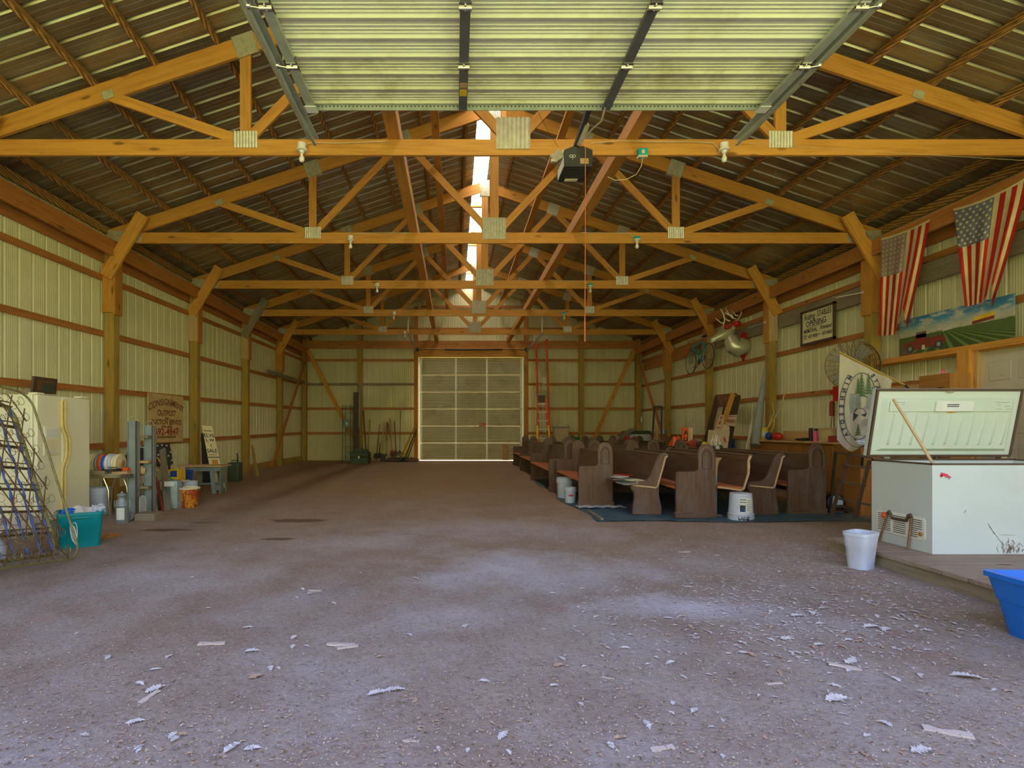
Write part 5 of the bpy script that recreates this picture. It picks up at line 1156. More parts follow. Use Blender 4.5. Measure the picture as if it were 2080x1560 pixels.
# blue sheet behind (leaning tarp piece on the wall)
single('blue_board', MB().box((6.80, PX(1490, 6.8), .10), (6.83, PX(1476, 6.8), 1.0)), 'bluedk', 'blue panel standing against the right wall behind the signs', 'panel')

# rolled dark tarp and sticks by the third right post
t = T('rolled_tarp', 'tall dark grey rolled tarp leaning by the third right post', 'rolled tarp', tuple(P(1532, 900, 12.3)))
mb = MB(); pts = [P(1554, 745, 12.2), P(1549, 790, 12.2), P(1543, 835, 12.2), P(1537, 880, 12.1), P(1534, 905, 12.0)]; mb.tube(pts, [.02, .05, .08, .10, .11], 12); t.part('roll', mb, 'inkgrey')
single('wooden_pole', MB().tube([P(1528, 850, 12.4), P(1515, 915, 11.9)], .012, 6), 'white', 'thin pale pole leaning left of the rolled tarp', 'pole')
single('wooden_pole', MB().tube([P(1531, 842, 12.4), P(1519, 915, 11.9)], .012, 6), 'rope', 'second thin pole touching the rolled tarp', 'pole')

# ================================================================== work bench and what stands on it
cx0, cy0, cy1, cz = 6.10, 9.62, 12.45, 1.03
t = T('work_bench', 'long work bench with pale top along the right wall', 'work bench', ((cx0+6.8)/2, (cy0+cy1)/2, 0))
t.part('bench_top', MB().box((cx0-.05, cy0-.02, cz-.035), (6.79, cy1, cz)), 'ply', bevel=.004)
t.part('cabinet_case', MB().box((cx0+.03, cy0+.03, .05), (6.78, cy1-.02, cz-.036)), 'cabinet')
for i in range(4):
    y0 = cy0+.06+i*.68; d_ = t.part('cabinet_door', MB().box((cx0+.005, y0, .10), (cx0+.029, y0+.65, cz-.06)), 'cabinet', bevel=.006)
    t.part('door_handle', MB().tube([(cx0, y0+.60, .80), (cx0-.03, y0+.60, .79), (cx0-.03, y0+.60, .72), (cx0, y0+.60, .71)], .006, 6), 'chrome', d_)
def yc(px, x=6.35): return PX(px, x)
def can(name, label, cat, px, r, h, mat, x=6.3, z=cz, n=20, prof=None):
    y = yc(px, x); return single(name, MB().lathe(prof or [(r, 0), (r, h-.01), (r*.92, h), (0, h)], (x, y, z), n), mat, label, cat)
t = T('round_tin', 'large yellow round tin with white label on the work bench', 'tin', (6.3, yc(1548, 6.3), cz)); c = (6.3, yc(1548, 6.3), cz)
t.part('tin_body', MB().lathe([(.115, 0), (.115, .25), (.12, .252), (.12, .275), (0, .28)], c, 24), 'yellow'); t.part('paper_label', MB().grid(lambda u, v: (c[0]+.117*math.cos(R(-155+100*u)), c[1]+.117*math.sin(R(-155+100*u)), cz+.06+.13*v), 8, 1), 'white')
single('blue_tool_case', blob((6.28, yc(1562, 6.28), cz+.085), (.07, .08, .085), .1, seed=41), 'bluedk', 'dark blue rounded tool between the yellow tin and red ball', 'tool')
t = T('red_lantern', 'shiny red rounded lantern on the work bench', 'lantern', (6.28, yc(1580, 6.28), cz)); t.part('lantern_body', MB().ball((6.28, yc(1579, 6.28), cz+.085), (.10, .15, .085), 18, 12), 'red'); t.part('end_cap', MB().lathe([(0, -.02), (.06, -.02), (.07, .03)], (6.28, yc(1572, 6.28), cz+.085), 16, axis='y'), 'dark')
single('leaning_board', MB().box((6.74, yc(1645, 6.75), cz), (6.765, yc(1592, 6.75), cz+.20)), 'ply', 'yellow plywood strip leaning on the wall behind the bench', 'board')
can('spray_can', 'black spray can on the work bench', 'spray can', 1647, .035, .26, 'black')
t = T('bottle', 'bottle with pink label on the work bench', 'bottle', (6.3, yc(1657, 6.3), cz)); c = (6.3, yc(1657, 6.3), cz); t.part('bottle_body', MB().lathe([(.05, 0), (.05, .16), (.03, .19), (.03, .21)], c, 18), 'pink'); t.part('cap', MB().lathe([(.033, .205), (.033, .25), (0, .25)], c, 14), 'dark')
t = T('wicker_basket', 'round tan basket beside the bottle on the work bench', 'basket', (6.4, yc(1680, 6.4), cz)); c = (6.4, yc(1680, 6.4), cz); mb = MB()
for k in range(12): mb.tube([(c[0]+(.13+.012*math.sin(k*.26))*math.cos(a), c[1]+(.13+.012*math.sin(k*.26))*math.sin(a), cz+.01+k*.019) for a in [i*.3491 for i in range(18)]], .011, 5, closed=True)
t.part('woven_body', mb, 'rope'); t.part('rim', MB().lathe([(.14, .225), (.15, .235), (.15, .26), (.0, .265)], c, 20), 'ply')
single('red_toolbox', MB().box((6.25, yc(1700, 6.3), cz), (6.48, yc(1687, 6.3), cz+.11)), 'signred', 'dark red tool box at the near end of the work bench', 'tool box', bevel=.01)
single('dark_cloth', blob((6.3, yc(1634, 6.3), cz+.03), (.10, .20, .03), .3, seed=44), 'dark', 'dark flat tool lying before the black spray can', 'tool')
single('white_tray', MB().box((6.15, yc(1672, 6.2), cz), (6.2, yc(1640, 6.2), cz+.006)), 'white', 'thin white strip at the front edge of the bench', 'strip')
single('yellow_rope', MB().tube([P(1569, 818, 12.1), P(1572, 840, 12.1), P(1562, 862, 12.1), P(1557, 873, 12.1), P(1566, 860, 12.0), P(1582, 838, 12.0), P(1596, 790, 12.0), P(1590, 815, 12.05), P(1574, 846, 12.1), P(1571, 870, 12.1), P(1566, 877, 12.1)], .010, 6), 'rope', 'looped yellow rope hanging above the bench', 'rope')
t = T('grease_gun', 'red grease gun hanging on the wall left of the white flag', 'grease gun', (6.74, yc(1690, 6.74), 1.6)); y = yc(1690, 6.72); t.part('cylinder', MB().lathe([(.045, 0), (.045, .26), (.02, .30), (0, .30)], (6.72, y, Z(845, y)), 14), 'signred'); t.part('hose', MB().tube([(6.72, y, Z(845, y)), (6.72, y+.03, Z(865, y)), (6.72, y, Z(880, y)-.0)], .006, 5), 'dark')
y = yc(1698, 6.7); single('red_clamp', MB().box((6.66, y-.05, Z(815, y)), (6.72, y+.03, Z(785, y))).box((6.64, y-.02, Z(800, y)), (6.66, y+.09, Z(793, y))), 'redflag', 'red clamp on the girt left of the white flag', 'clamp')
y = yc(1694, 6.7); single('metal_rod', MB().tube([(6.70, y, Z(800, y)), (6.70, y, Z(880, y))], .008, 6), 'dark', 'thin dark rod hanging below the red clamp', 'rod')
# ================================================================== right wall: signs, flags, mural, deer, bicycle
# riding stables sign
xs_ = 6.797; y0, y1 = PX(1699, xs_), PX(1630, xs_); zt, zb = 3.78, 3.05
t = T('framed_sign', 'framed riding stables sign on the right wall', 'sign', (xs_, (y0+y1)/2, zb))
rise = .0
fr = Fr((xs_-.03, y1, zb), (0, -1, 0), (0, 0, 1), Vector((-1, 0, 0))); w, h = y1-y0, zt-zb
t.part('sign_board', MB().box((xs_-.025, y0+.03, zb+.03), (xs_, y1-.03, zt-.03)), 'signcream')
mb = MB(); b_ = .045
mb.box((xs_-.045, y0, zb), (xs_+.0, y1, zb+b_)).box((xs_-.045, y0, zt-b_), (xs_, y1, zt)).box((xs_-.045, y0, zb), (xs_, y0+b_, zt)).box((xs_-.045, y1-b_, zb), (xs_, y1, zt)); t.part('frame', mb, 'brown')
def rl(txt, size, cx_, yy, sx=1, mat='ink', bold=.0015, slant=.0):
    mb = MB(); letter(mb, txt, size, lambda x, y: fr(w*cx_+x+slant*y, h*yy+y, .001), bold=bold, sx=sx); t.part('lettering', mb, mat, smooth=False)
rl('Riding', .19, .27, .72, .72); rl('STABLES', .17, .70, .74, .66); rl('OPENING', .17, .46, .52, .85); rl('MEMORIAL', .12, .30, .34, .72); rl('Weekend', .12, .74, .35, .72, slant=.2)
rl('Phone', .05, .14, .25, .8); rl('Dusk', .05, .14, .18, .8); rl('427-9000', .10, .37, .18, .75); rl('or', .05, .56, .22); rl('427-0665', .10, .78, .18, .75)
mb = MB(); mb.prism([(w*.22, h*.475), (w*.70, h*.50), (w*.70, h*.515), (w*.22, h*.485)], fr, .001); t.part('underline', mb, 'ink')

# flags hanging from the eave beam
def star(c, r, fr): return [fr(c[0]+(r if i % 2 == 0 else r*.4)*math.sin(i*math.pi/5), c[1]+(r if i % 2 == 0 else r*.4)*math.cos(i*math.pi/5)) for i in range(10)]
def flag(name, label, S, can, cols, rows, sr, stagger):
    """S(u,v): u across the 13 stripes, v down; the canton takes u<7/13, v<.4"""
    t = T(name, label, 'flag', tuple(S(0, 0)))
    mb = MB(); NU, NV = 78, 60
    def mf(i, j):
        u, v = (i+.5)/NU, (j+.5)/NV
        if v < .012: return 1
        if u < 7/13 and v < .40: return 2
        return 0 if int(u*13) % 2 == 0 else 1
    mb.grid(lambda u, v: S(u, v), NU, NV, mfn=mf)
    o = t.part('flag_cloth', mb, ['redflag', 'cream', can])
    st = MB()
    def pt(u, v):
        p = S(u, v); a = (S(u+.01, v)-p).cross(S(u, v+.01)-p).normalized()
        if a.x > 0: a = -a
        return p+a*.006
    n_ = 0
    for r in range(rows):
        for c_ in range(cols):
            if stagger and (r+c_) % 2: continue
            u0 = (c_+.7)/(cols+.4)*7/13; v0 = .02+(r+.6)/(rows+.2)*.375
            q = [pt(u0+(sr if i % 2 == 0 else sr*.42)*math.sin(i*math.pi/5)*1.0, v0-(sr if i % 2 == 0 else sr*.42)*math.cos(i*math.pi/5)*.62) for i in range(10)]
            st.add(q+[pt(u0, v0)], [(i, (i+1) % 10, 10) for i in range(10)])
    t.part('stars', st, 'cream', o)
    t.part('rope_edge', MB().tube([S(u/20, 0) for u in range(21)], .008, 6), 'cream', o)
    return t
def mix(a, b, f): return a*(1-f)+b*f
def mkS(tl, tr, bl, brx, fold, sway, x0, hang):
    """corner pixels on the wall plane; the free right side sags and folds inward towards the bottom"""
    xw = x0
    def Q(px, py, off=0):
        x = xw-off; d = PX(px, x); return Vector((x, d, Z(py, d)))
    def S(u, v):
        top = (mix(tl[0], tr[0], u), mix(tl[1], tr[1], u)+hang*4*u*(1-u))
        # gathered bottom: columns crowd together towards the fold
        g = min(1, u/fold) if u < fold else 1
        if u <= fold: bot = (mix(bl[0], brx[0][0], u/fold), mix(bl[1], brx[0][1], (u/fold)**1.5))
        else:
            f = (u-fold)/(1-fold); k = [brx[0], brx[1], brx[2]]
            a = k[0] if f < .5 else k[1]; b = k[1] if f < .5 else k[2]; ff = f*2 if f < .5 else f*2-1
            bot = (mix(a[0], b[0], ff), mix(a[1], b[1], ff))
        px = mix(top[0], bot[0], v**1.15 if u > fold else v); py = mix(top[1], bot[1], v)
        off = .03+.035*math.sin(u*17+v*2.0)*v+(.10*v*max(0, u-fold)/(1-fold))+.02*math.sin(u*31+1)*v
        return Q(px, py, off)
    return S
S1 = mkS((1790, 485), (1888, 447), (1785, 682), ((1817, 680), (1833, 622), (1843, 668)), .50, 0, 6.56, 3)
flag('american_flag', 'smaller striped flag with faded canton, left of the two', S1, 'faded', 6, 8, .022, False)
S2 = mkS((1937, 425), (2092, 356), (1960, 623), ((1998, 612), (2016, 575), (2014, 628)), .62, 0, 6.56, 8)
flag('american_flag', 'larger striped flag with star canton, right above the mural', S2, 'navy', 11, 9, .030, True)

# mural
xs_ = 6.74; y0, y1 = PX(2061, xs_), PX(1828, xs_); z0, z1 = 2.47, 3.07
t = T('mural_painting', 'painted farm field mural board on the right wall under the flags', 'painting', (xs_, (y0+y1)/2, z0))
fr = Fr((xs_-.012, y1, z0), (0, -1, 0), (0, 0, 1), Vector((-1, 0, 0))); w, h = y1-y0, z1-z0
def m_mural():
    m, tt, b = nodes('mural_paint'); b.inputs['Roughness'].default_value = .6
    v = coord(tt, 'Object', (1, 1, 1), False); s = tt.nodes.new('ShaderNodeSeparateXYZ'); tt.links.new(v, s.inputs[0])
    def math_(op, a, b_=0.0, c=0.0):
        n = tt.nodes.new('ShaderNodeMath'); n.operation = op
        for i, q in enumerate((a, b_, c)):
            if hasattr(q, 'node'): tt.links.new(q, n.inputs[i])
            else: n.inputs[i].default_value = q
        return n.outputs[0]
    zz = s.outputs['Z']; yy = s.outputs['Y']
    hz = h*.50
    sky = ramp(tt, math_('DIVIDE', math_('SUBTRACT', zz, hz), h*.5), [(0, (.50, .46, .30)), (.35, (.40, .48, .42)), (.6, (.08, .32, .50)), (1, (.03, .22, .48))])
    cl = noise(tt, coord(tt, 'Object', (1, 2.2, 6), False), 1.7, 6, .6)
    sky = mixc(tt, sky, (.62, .60, .48), ramp(tt, cl, [(.48, 0.0), (.60, .9)]))
    dz = math_('MAXIMUM', math_('SUBTRACT', hz, zz), .004)
    k = math_('DIVIDE', math_('SUBTRACT', yy, .15), math_('ADD', dz, .05))
    fr_ = math_('SINE', math_('MULTIPLY', k, 9.0))
    fld = ramp(tt, fr_, [(.0, (.05, .10, .02)), (.6, (.10, .18, .04)), (1, (.22, .28, .08))])
    fld = mixc(tt, fld, (.16, .13, .05), ramp(tt, noise(tt, coord(tt, 'Object', (1, 6, 14), False), 3, 5, .7), [(.5, 0.0), (.7, .6)]))
    fld = mixc(tt, fld, (.16, .10, .06), ramp(tt, math_('ADD', yy, math_('MULTIPLY', zz, -2.0)), [(.42, 0.0), (.60, .85)]))
    edge = math_('ADD', zz, math_('MULTIPLY', noise(tt, v, 6), .04))
    o = mixc(tt, fld, sky, ramp(tt, math_('SUBTRACT', edge, hz), [(.012, 0.0), (.03, 1.0)]))
    tt.links.new(o, b.inputs['Base Color']); return m
M['mural'] = m_mural()
t.part('painted_board', MB().box((xs_-.012, y0, z0), (xs_+.01, y1, z1)), 'mural')
def art(pts, mat, nm='painted_detail', zz=.002): 
    mb = MB(); mb.prism([(x*w, y*h) for x, y in pts], fr, zz); t.part(nm, mb, mat, smooth=False)
art([(.05, .22), (.05, .34), (.17, .37), (.17, .52), (.28, .52), (.29, .38), (.42, .40), (.46, .30), (.46, .2), (.40, .15), (.12, .12)], 'truckred', 'painted_truck')
art([(.18, .42), (.18, .58), (.28, .58), (.28, .42)], 'soil'); art([(.235, .10), (.24, .22), (.265, .22), (.27, .10)], 'cloud', zz=.004)
for cx_ in (.12, .40): art([(cx_+.035*math.cos(a*.5236), .17+.10*math.sin(a*.5236)) for a in range(12)], 'ink', zz=.005); art([(cx_+.02*math.cos(a*.5236), .17+.06*math.sin(a*.5236)) for a in range(12)], 'inkgrey', zz=.007)
art([(.70, .56), (.70, .66), (.86, .70), (.86, .60)], 'yellow', 'painted_combine'); art([(.69, .50), (.69, .57), (.86, .61), (.86, .54)], 'truckred', zz=.004); art([(.43, .47), (.44, .53), (.52, .56), (.52, .50)], 'cloud', 'painted_house')
# wall lamp bolt on the bracing near the deer
t = T('wall_hook', 'small metal hook on the second right post', 'hook', (6.6, PX(1753, 6.6), 3.9)); y = PX(1754, 6.58); t.part('plate', MB().lathe([(0, 0), (.03, 0), (.03, .02), (0, .02)], (6.56, y, Z(594, y)), 14, axis='x', cap=False), 'galv'); t.part('rod', MB().tube([(6.56, y, Z(594, y)), (6.3, y+.3, Z(596, y))], .008, 6), 'galv')
y = PX(1555, 6.58); single('wall_hook', MB().tube([(6.58, y, Z(655, y)), (6.45, y+.5, Z(656, y)-.02)], .010, 6).ball((6.56, y, Z(655, y)), .035, 10, 7), 'galv', 'metal hook and rod on the post right of the deer head', 'hook')

# silver deer head
dd = 13.9
def q(px, py, dy=0): return P(px, py, dd+dy)
t = T('deer_head', 'silver reindeer head with red balls mounted on the right wall', 'deer head', tuple(P(1500, 735, 14.0)))
mb = MB(); pts = [(0, .40), (.13, .33), (.19, .15), (.20, -.05), (.14, -.22), (.05, -.30), (.04, -.38), (-.04, -.38), (-.05, -.30), (-.14, -.22), (-.20, -.05), (-.19, .15), (-.13, .33)]
mb.prism(pts, Fr((6.80, 13.95, Z(704, dd)), (0, -1, 0), (0, 0, 1), Vector((-1, 0, 0))), .03); t.part('plaque', mb, 'redflag', bevel=.008)
mb = MB(); c0 = [Vector((6.75, 13.92, Z(698, dd))), Vector((6.70, 13.90, Z(703, dd))), Vector((6.60, 13.9, Z(706, dd))), Vector((6.50, 13.9, Z(702, dd))), Vector((6.44, 13.9, Z(692, dd))), Vector((6.43, 13.9, Z(682, dd)))]
mb.tube(c0, [.22, .245, .25, .22, .17, .13], 18); head = t.part('neck', mb, 'silver')
hc = [q(1492, 672), q(1487, 673), q(1478, 675), q(1468, 679), q(1459, 684), q(1451, 688), q(1445, 690.5), q(1443, 691)]
mb = MB(); mb.tube(hc, [.03, .10, .145, .135, .10, .075, .055, .02], 16); hd = t.part('head', mb, 'silver')
mb = MB(); mb.tube([q(1452, 690, -.02), q(1446, 693.5, -.02), q(1443, 694, -.02)], [.05, .035, .015], 10); t.part('lower_jaw', mb, 'silver', hd)
for s in (-1, 1):
    c = q(1466, 676, s*.115); mb = MB(); mb.tube([c+Vector((.045*math.cos(a*.6283), -.0, .03*math.sin(a*.6283))) for a in range(10)], .010, 5, closed=True); mb.ball(c, (.025, .03, .02), 10, 7); t.part('eye', mb, 'silver', hd)
    mb = MB(); mb.tube([q(1484, 668, s*.10), q(1489, 666, s*.22), q(1492, 668, s*.32)], [.03, .055, .01], 10); t.part('ear', mb, 'silver', hd)
mb = MB(); mb.tube([q(1470, 670), q(1469, 662), q(1470, 660)], [.04, .035, .02], 8); t.part('antler_base', mb, 'silver', hd)
for i, pts in enumerate(([(1469, 661), (1472, 650), (1470, 640), (1466, 632), (1463, 627)], [(1470, 655), (1465, 656), (1460, 652), (1453, 646)], [(1471, 640), (1467, 634), (1465, 628)],
     [(1480, 666), (1490, 655), (1500, 648), (1506, 636), (1505, 625), (1497, 617)], [(1500, 641), (1495, 641), (1487, 632)], [(1495, 648), (1488, 646), (1480, 638), (1474, 626)], [(1483, 652), (1478, 651), (1473, 646)], [(1488, 640), (1481, 640), (1472, 635)], [(1490, 647), (1487, 641), (1480, 637)])):
    mb = MB(); n = len(pts); dy = -.10 if i < 3 else .08; mb.tube([q(a, b, dy*(.3+j/n)) for j, (a, b) in enumerate(pts)], [.016]*(n-1)+[.008], 6); t.part('antler', mb, 'porcelain', hd)
for px, py, r, dy in ((1477, 664, .068, -.16), (1488, 660, .06, -.17), (1496, 657, .07, -.15), (1500, 657.5, .07, -.05)): t.part('red_ball', MB().ball(q(px, py, dy), r, 18, 12), 'red', hd)
M['red'].node_tree.nodes['Principled BSDF'].inputs['Roughness'].default_value = .2

# bicycle hung on the wall
bx = 6.42; yf_, yr = 16.22, 15.12; zf, zr = 3.28, 3.33
t = T('bicycle', 'old teal bicycle hanging on the right wall', 'bicycle', (bx, 15.7, 2.95))
for y, z, nm in ((yf_, zf, 'front_wheel'), (yr, zr, 'rear_wheel')):
    circ = lambda r: [(bx, y+r*math.cos(a*.19635), z+r*math.sin(a*.19635)) for a in range(32)]
    wl = t.part(nm, MB().tube(circ(.345), .016, 6, closed=True), 'brown'); t.part('rim', MB().tube(circ(.32), .009, 5, closed=True), 'galv', wl)
    mb = MB()
    for i in range(24): a = i*.2618; mb.tube([(bx+(.02 if i % 2 else -.02), y+.02*math.cos(a+.7), z+.02*math.sin(a+.7)), (bx, y+.32*math.cos(a), z+.32*math.sin(a))], .0025, 4)
    t.part('spokes', mb, 'galv', wl); t.part('hub', MB().lathe([(.018, -.05), (.018, .05)], (bx, y, z), 10, axis='x'), 'chrome', wl)
hd_b, hd_t, st_t, bb = (bx, 16.02, 3.72), (bx, 15.98, 3.86), (bx, 15.40, 3.78), (bx, 15.55, 3.22)
mb = MB()
for a, b in ((hd_b, st_t), (hd_b, bb), (st_t, bb), (st_t, (bx, yr, zr)), (bb, (bx, yr, zr)), (hd_b, hd_t)): mb.tube([a, b], .016, 8)
t.part('frame', mb, 'tealbox'); t.part('fork', MB().tube([hd_b, (bx-.04, 16.1, 3.6), (bx-.04, yf_, zf)], .011, 6).tube([hd_b, (bx+.04, 16.1, 3.6), (bx+.04, yf_, zf)], .011, 6), 'tealbox')
t.part('handlebar', MB().tube([(bx-.22, 15.85, 3.80), (bx-.2, 15.98, 3.88), (bx, 16.0, 3.92), (bx+.2, 15.98, 3.88), (bx+.22, 15.85, 3.80)], .011, 6), 'chrome'); t.part('seat_post', MB().tube([st_t, (bx, 15.36, 3.90)], .012, 6), 'chrome')
t.part('saddle', MB().ball((bx, 15.33, 3.92), (.07, .14, .03), 14, 8), 'black'); t.part('crank', MB().lathe([(0, -.06), (.09, -.06), (.09, -.055), (0, -.055)], bb, 20, axis='x', cap=False).tube([(bx-.07, 15.55, 3.22), (bx-.07, 15.68, 3.08)], .009, 6).tube([(bx+.05, 15.55, 3.22), (bx+.05, 15.42, 3.36)], .009, 6), 'dark')
t.part('pedal', MB().box((bx-.16, 15.64, 3.07), (bx-.07, 15.72, 3.09)), 'black'); t.part('pedal', MB().box((bx+.05, 15.38, 3.35), (bx+.14, 15.46, 3.37)), 'black')
t.part('bottle', MB().lathe([(.0, 0), (.035, 0), (.035, .16), (.0, .18)], (bx-.03, 15.62, 3.42), 12), 'green')
t.part('hanging_wire', MB().tube([(bx, 15.5, 3.78), (6.78, 15.5, 4.0)], .006, 5).tube([hd_t, (6.78, 16.0, 4.05)], .006, 5), 'rope')
for i, px in enumerate((1393, 1404, 1413, 1421)): y = PX(px, 6.78); single('pennant', MB().add([(6.775, y-.12, 3.86), (6.775, y+.12, 3.86), (6.775, y, 3.64)], [(0, 1, 2)]), ['orange', 'signred', 'green', 'signred'][i], ['orange pennant leftmost behind the bicycle', 'dark red pennant behind the bicycle handlebar', 'green pennant behind the bicycle frame', 'dark red pennant behind the bicycle saddle'][i], 'pennant')

# big fan
fc = Vector((X(1732, 9.0), 9.0, Z(742, 9.0)-.0)); fr_r = .405
t = T('pedestal_fan', 'large round caged fan behind the white flag', 'fan', (fc.x, fc.y, 0))
n_ = Vector((-.25, -1, -.08)).normalized(); r_ = Vector((1, -.25, 0)).normalized(); u_ = n_.cross(r_)
u_ = Vector((0, 0, 1)) if abs(u_.z) < .1 else u_*(1 if u_.z > 0 else -1)
def fp(rr, a, d=0): return fc+(r_*math.cos(a)+u_*math.sin(a))*rr+n_*d
for d, m_ in ((.09, 'front_guard'), (-.07, 'rear_guard')):
    mb = MB()
    for k in range(15):
        rr = fr_r*(1-k*.063); mb.tube([fp(rr, a*.15708, d*(1-(rr/fr_r)**3*.9)) for a in range(40)], .003 if k else .008, 4, closed=True)
    for i in range(24): a = i*.2618; mb.tube([fp(fr_r*s, a, d*(1-s**3*.9)) for s in (.1, .5, .8, 1)], .004, 4)
    t.part(m_, mb, 'rust' if d > 0 else 'dark')
for i in range(4):
    a = i*1.5708+.6; mb = MB(); mb.grid(lambda u, v: fp(.08+.27*v, a+(.95*u)*(1-.3*v), -.02+.05*u), 6, 6); t.part('blade', mb, 'inkgrey')
t.part('motor', MB().ball(fc-n_*.08, (.11, .13, .11), 16, 10), 'dark'); t.part('stand_pole', MB().tube([(fc.x+.03, fc.y+.14, fc.z), (fc.x+.03, fc.y+.14, 0)], .025, 10), 'dark'); t.part('stand_base', MB().lathe([(.30, 0), (.30, .03), (.04, .06)], (fc.x+.03, fc.y+.14, 0), 24), 'dark')

# white banner on a slanted pole
pA, pB = P(1704, 715, 7.45), P(1838, 782, 7.05)
t = T('white_banner', 'white banner with round lake emblem and mirrored lettering hanging from a slanted pole', 'flag', tuple(P(1715, 900, 7.4)))
t.part('pole', MB().tube([pA, pB], .014, 8), 'post'); t.part('pole_holder', MB().tube([pB, pB+Vector((.25, .1, -.16)), Vector((5.55, 7.0, 1.3)), Vector((5.55, 7.0, 0))], .014, 8), 'dark')
def B(px, py, lift=0):
    f = (px-1704)/134.0; d = 7.45-.40*f; wob = .035*math.sin((px-1704)*.13+py*.006)*min(1, max(0, (py-715)/150)); p = P(px, py, d+wob)
    return p+Vector((0, -lift, 0))
def ban(u, v):
    px = 1706+ (1812-1706)*u; top = 717+(px-1706)*.50
    bot = 893+ (24*math.sin(min(1, u/.3)*1.57) if u < .3 else 24-50*(u-.3)); px2 = px-(6*v if u < .3 else 6*v+14*v*(u-.3))
    return B(px2, mix(top, bot, v))
t.part('banner_cloth', MB().grid(ban, 40, 40), 'cloth')
ex, ey = 1746.5, 825.0
def el(th, a, b): return (ex+a*math.cos(th)+.06*(b*math.sin(th)), ey-b*math.sin(th))
def ring(a, b, t0, t1, wd, n=60):
    mb = MB(); q0 = []
    for i in range(n+1): th = R(t0+(t1-t0)*i/n); q0 += [B(*el(th, a, b), .008), B(*el(th, a-wd, b-wd), .008)]
    mb.add(q0, [(2*i, 2*i+1, 2*i+3, 2*i+2) for i in range(n)]); return mb
em = t.part('emblem_ring', ring(43.5, 84, 130, 395, 1.1), 'ink'); t.part('emblem_ring', ring(33.5, 68, 0, 360, 1.3), 'ink', em)
def arc_text(txt, th0, dth, size, nm='lettering'):
    """mirrored letters around the ellipse, from angle th0 going by dth each"""
    mb = MB()
    for i, ch in enumerate(txt):
        th = R(th0+dth*i); vs, fs = glyphs(ch, size, .4)
        cx_, cy = el(th, 38.2, 75.5); nx, ny = math.cos(th)/38, -math.sin(th)/75; L_ = math.hypot(nx, ny); nx, ny = nx/L_, ny/L_; tx, ty = -ny, nx
        pts = []
        for x, y in vs:
            x = -x*1.0; y = y-size*.34     # mirrored, centred on the band
            # outward = (nx,ny); along, seen from inside
            pts.append(B(cx_+nx*y-tx*x*(-1), cy+ny*y-ty*x*(-1), .010))
        mb.add(pts, fs)
    t.part(nm, mb, 'ink', em, smooth=False)
arc_text('MINNESOTA', 130, 12.5, 11.5); arc_text('ETATS', 55, -12.5, 11.5); arc_text('YR', 294, 15, 10)
def patch(pts, mat, nm='emblem_print', lift=.009): mb = MB(); mb.add([B(x, y, lift) for x, y in pts], [tuple(range(len(pts)))]); t.part(nm, mb, mat, em, smooth=False)
def bp(a, b): return (1680+a/7.09, 700+b/7.09)
def pine(cx_, top, bot, wd, mat, n=7):
    mb = MB()
    for i in range(n):
        y0 = mix(top, bot, i/n); y1 = mix(top, bot, (i+1.5)/n); w_ = wd*(i+1.3)/n
        mb.add([B(*bp(cx_, y0), .011), B(*bp(cx_+w_, y1), .011), B(*bp(cx_, y1-(y1-y0)*.25), .011), B(*bp(cx_-w_, y1), .011)], [(0, 1, 2, 3)])
    t.part('pine_print', mb, mat, em, smooth=False)
patch([bp(a, b) for a, b in ((330, 700), (420, 720), (470, 740), (480, 900), (400, 930), (330, 1000), (315, 850))], 'inkgrey'); patch([bp(a, b) for a, b in ((420, 740), (475, 745), (478, 870), (430, 900))], 'bluegrey', lift=.010)
pine(490, 400, 740, 90, 'inkgreen'); pine(440, 470, 700, 60, 'inkgreen'); pine(590, 400, 700, 70, 'inkgreen'); pine(650, 570, 1000, 45, 'ink'); pine(440, 1130, 1300, 60, 'inkgreen', 5)
patch([bp(a, b) for a, b in ((580, 720), (640, 700), (660, 800), (620, 960), (560, 900))], 'inkgrey'); patch([bp(a, b) for a, b in ((520, 900), (560, 880), (560, 960), (520, 950))], 'inkgrey')
patch([bp(a, b) for a, b in ((365, 1110), (370, 980), (410, 920), (480, 910), (520, 930), (565, 985), (550, 1040), (510, 1030), (490, 1005), (440, 1020), (400, 1070))], 'ink', 'loon_print'); patch([bp(a, b) for a, b in ((495, 940), (520, 960), (505, 1005), (488, 1000))], 'cloth', lift=.011)
for i in range(9): x = 480+i*18; patch([bp(x, 1060+abs(i-4)*8), bp(x+5, 1062+abs(i-4)*8), bp(x+3, 1230-i*12), bp(x-2, 1228-i*12)], 'inkgrey')
patch([bp(395+14*math.cos(a*.785), 1365+16*math.sin(a*.785)) for a in range(8)], 'ink')

# wooden cabinets behind the freezer
t = T('wall_cabinet', 'open brown wooden cabinet behind the freezer lid', 'cabinet', (6.25, 7.55, 0)); xa, xb, ya, yb = 6.02, 6.62, 7.20, 7.62
xa = X(1929, 7.2); xb = X(1972, 7.2); yb = PX(1867, xa)
t.part('front_side', MB().box((xa, 7.20, 0), (xb, 7.22, 2.02)), 'cabinet'); t.part('top_board', MB().box((xa, 7.22, 1.99), (xb, yb, 2.02)), 'cabinet'); t.part('top_rail', MB().box((xa, 7.22, 1.84), (xa+.02, yb, 1.99)), 'cabinet')
t.part('stile', MB().box((xa, 7.22, 0), (xa+.02, 7.30, 1.84)).box((xa, yb-.04, 0), (xa+.02, yb, 1.84)), 'cabinet'); t.part('back_board', MB().box((xb-.02, 7.22, 0), (xb, yb, 1.99)), 'cabinet'); t.part('shelf', MB().box((xa+.02, 7.22, 1.2), (xb-.02, yb, 1.22)), 'cabinet')
single('storage_cupboard', MB().box((6.12, yb+.06, 0), (6.60, yb+.9, 1.93)), 'ply', 'yellowish plywood cupboard behind the white banner', 'cupboard', bevel=.004)
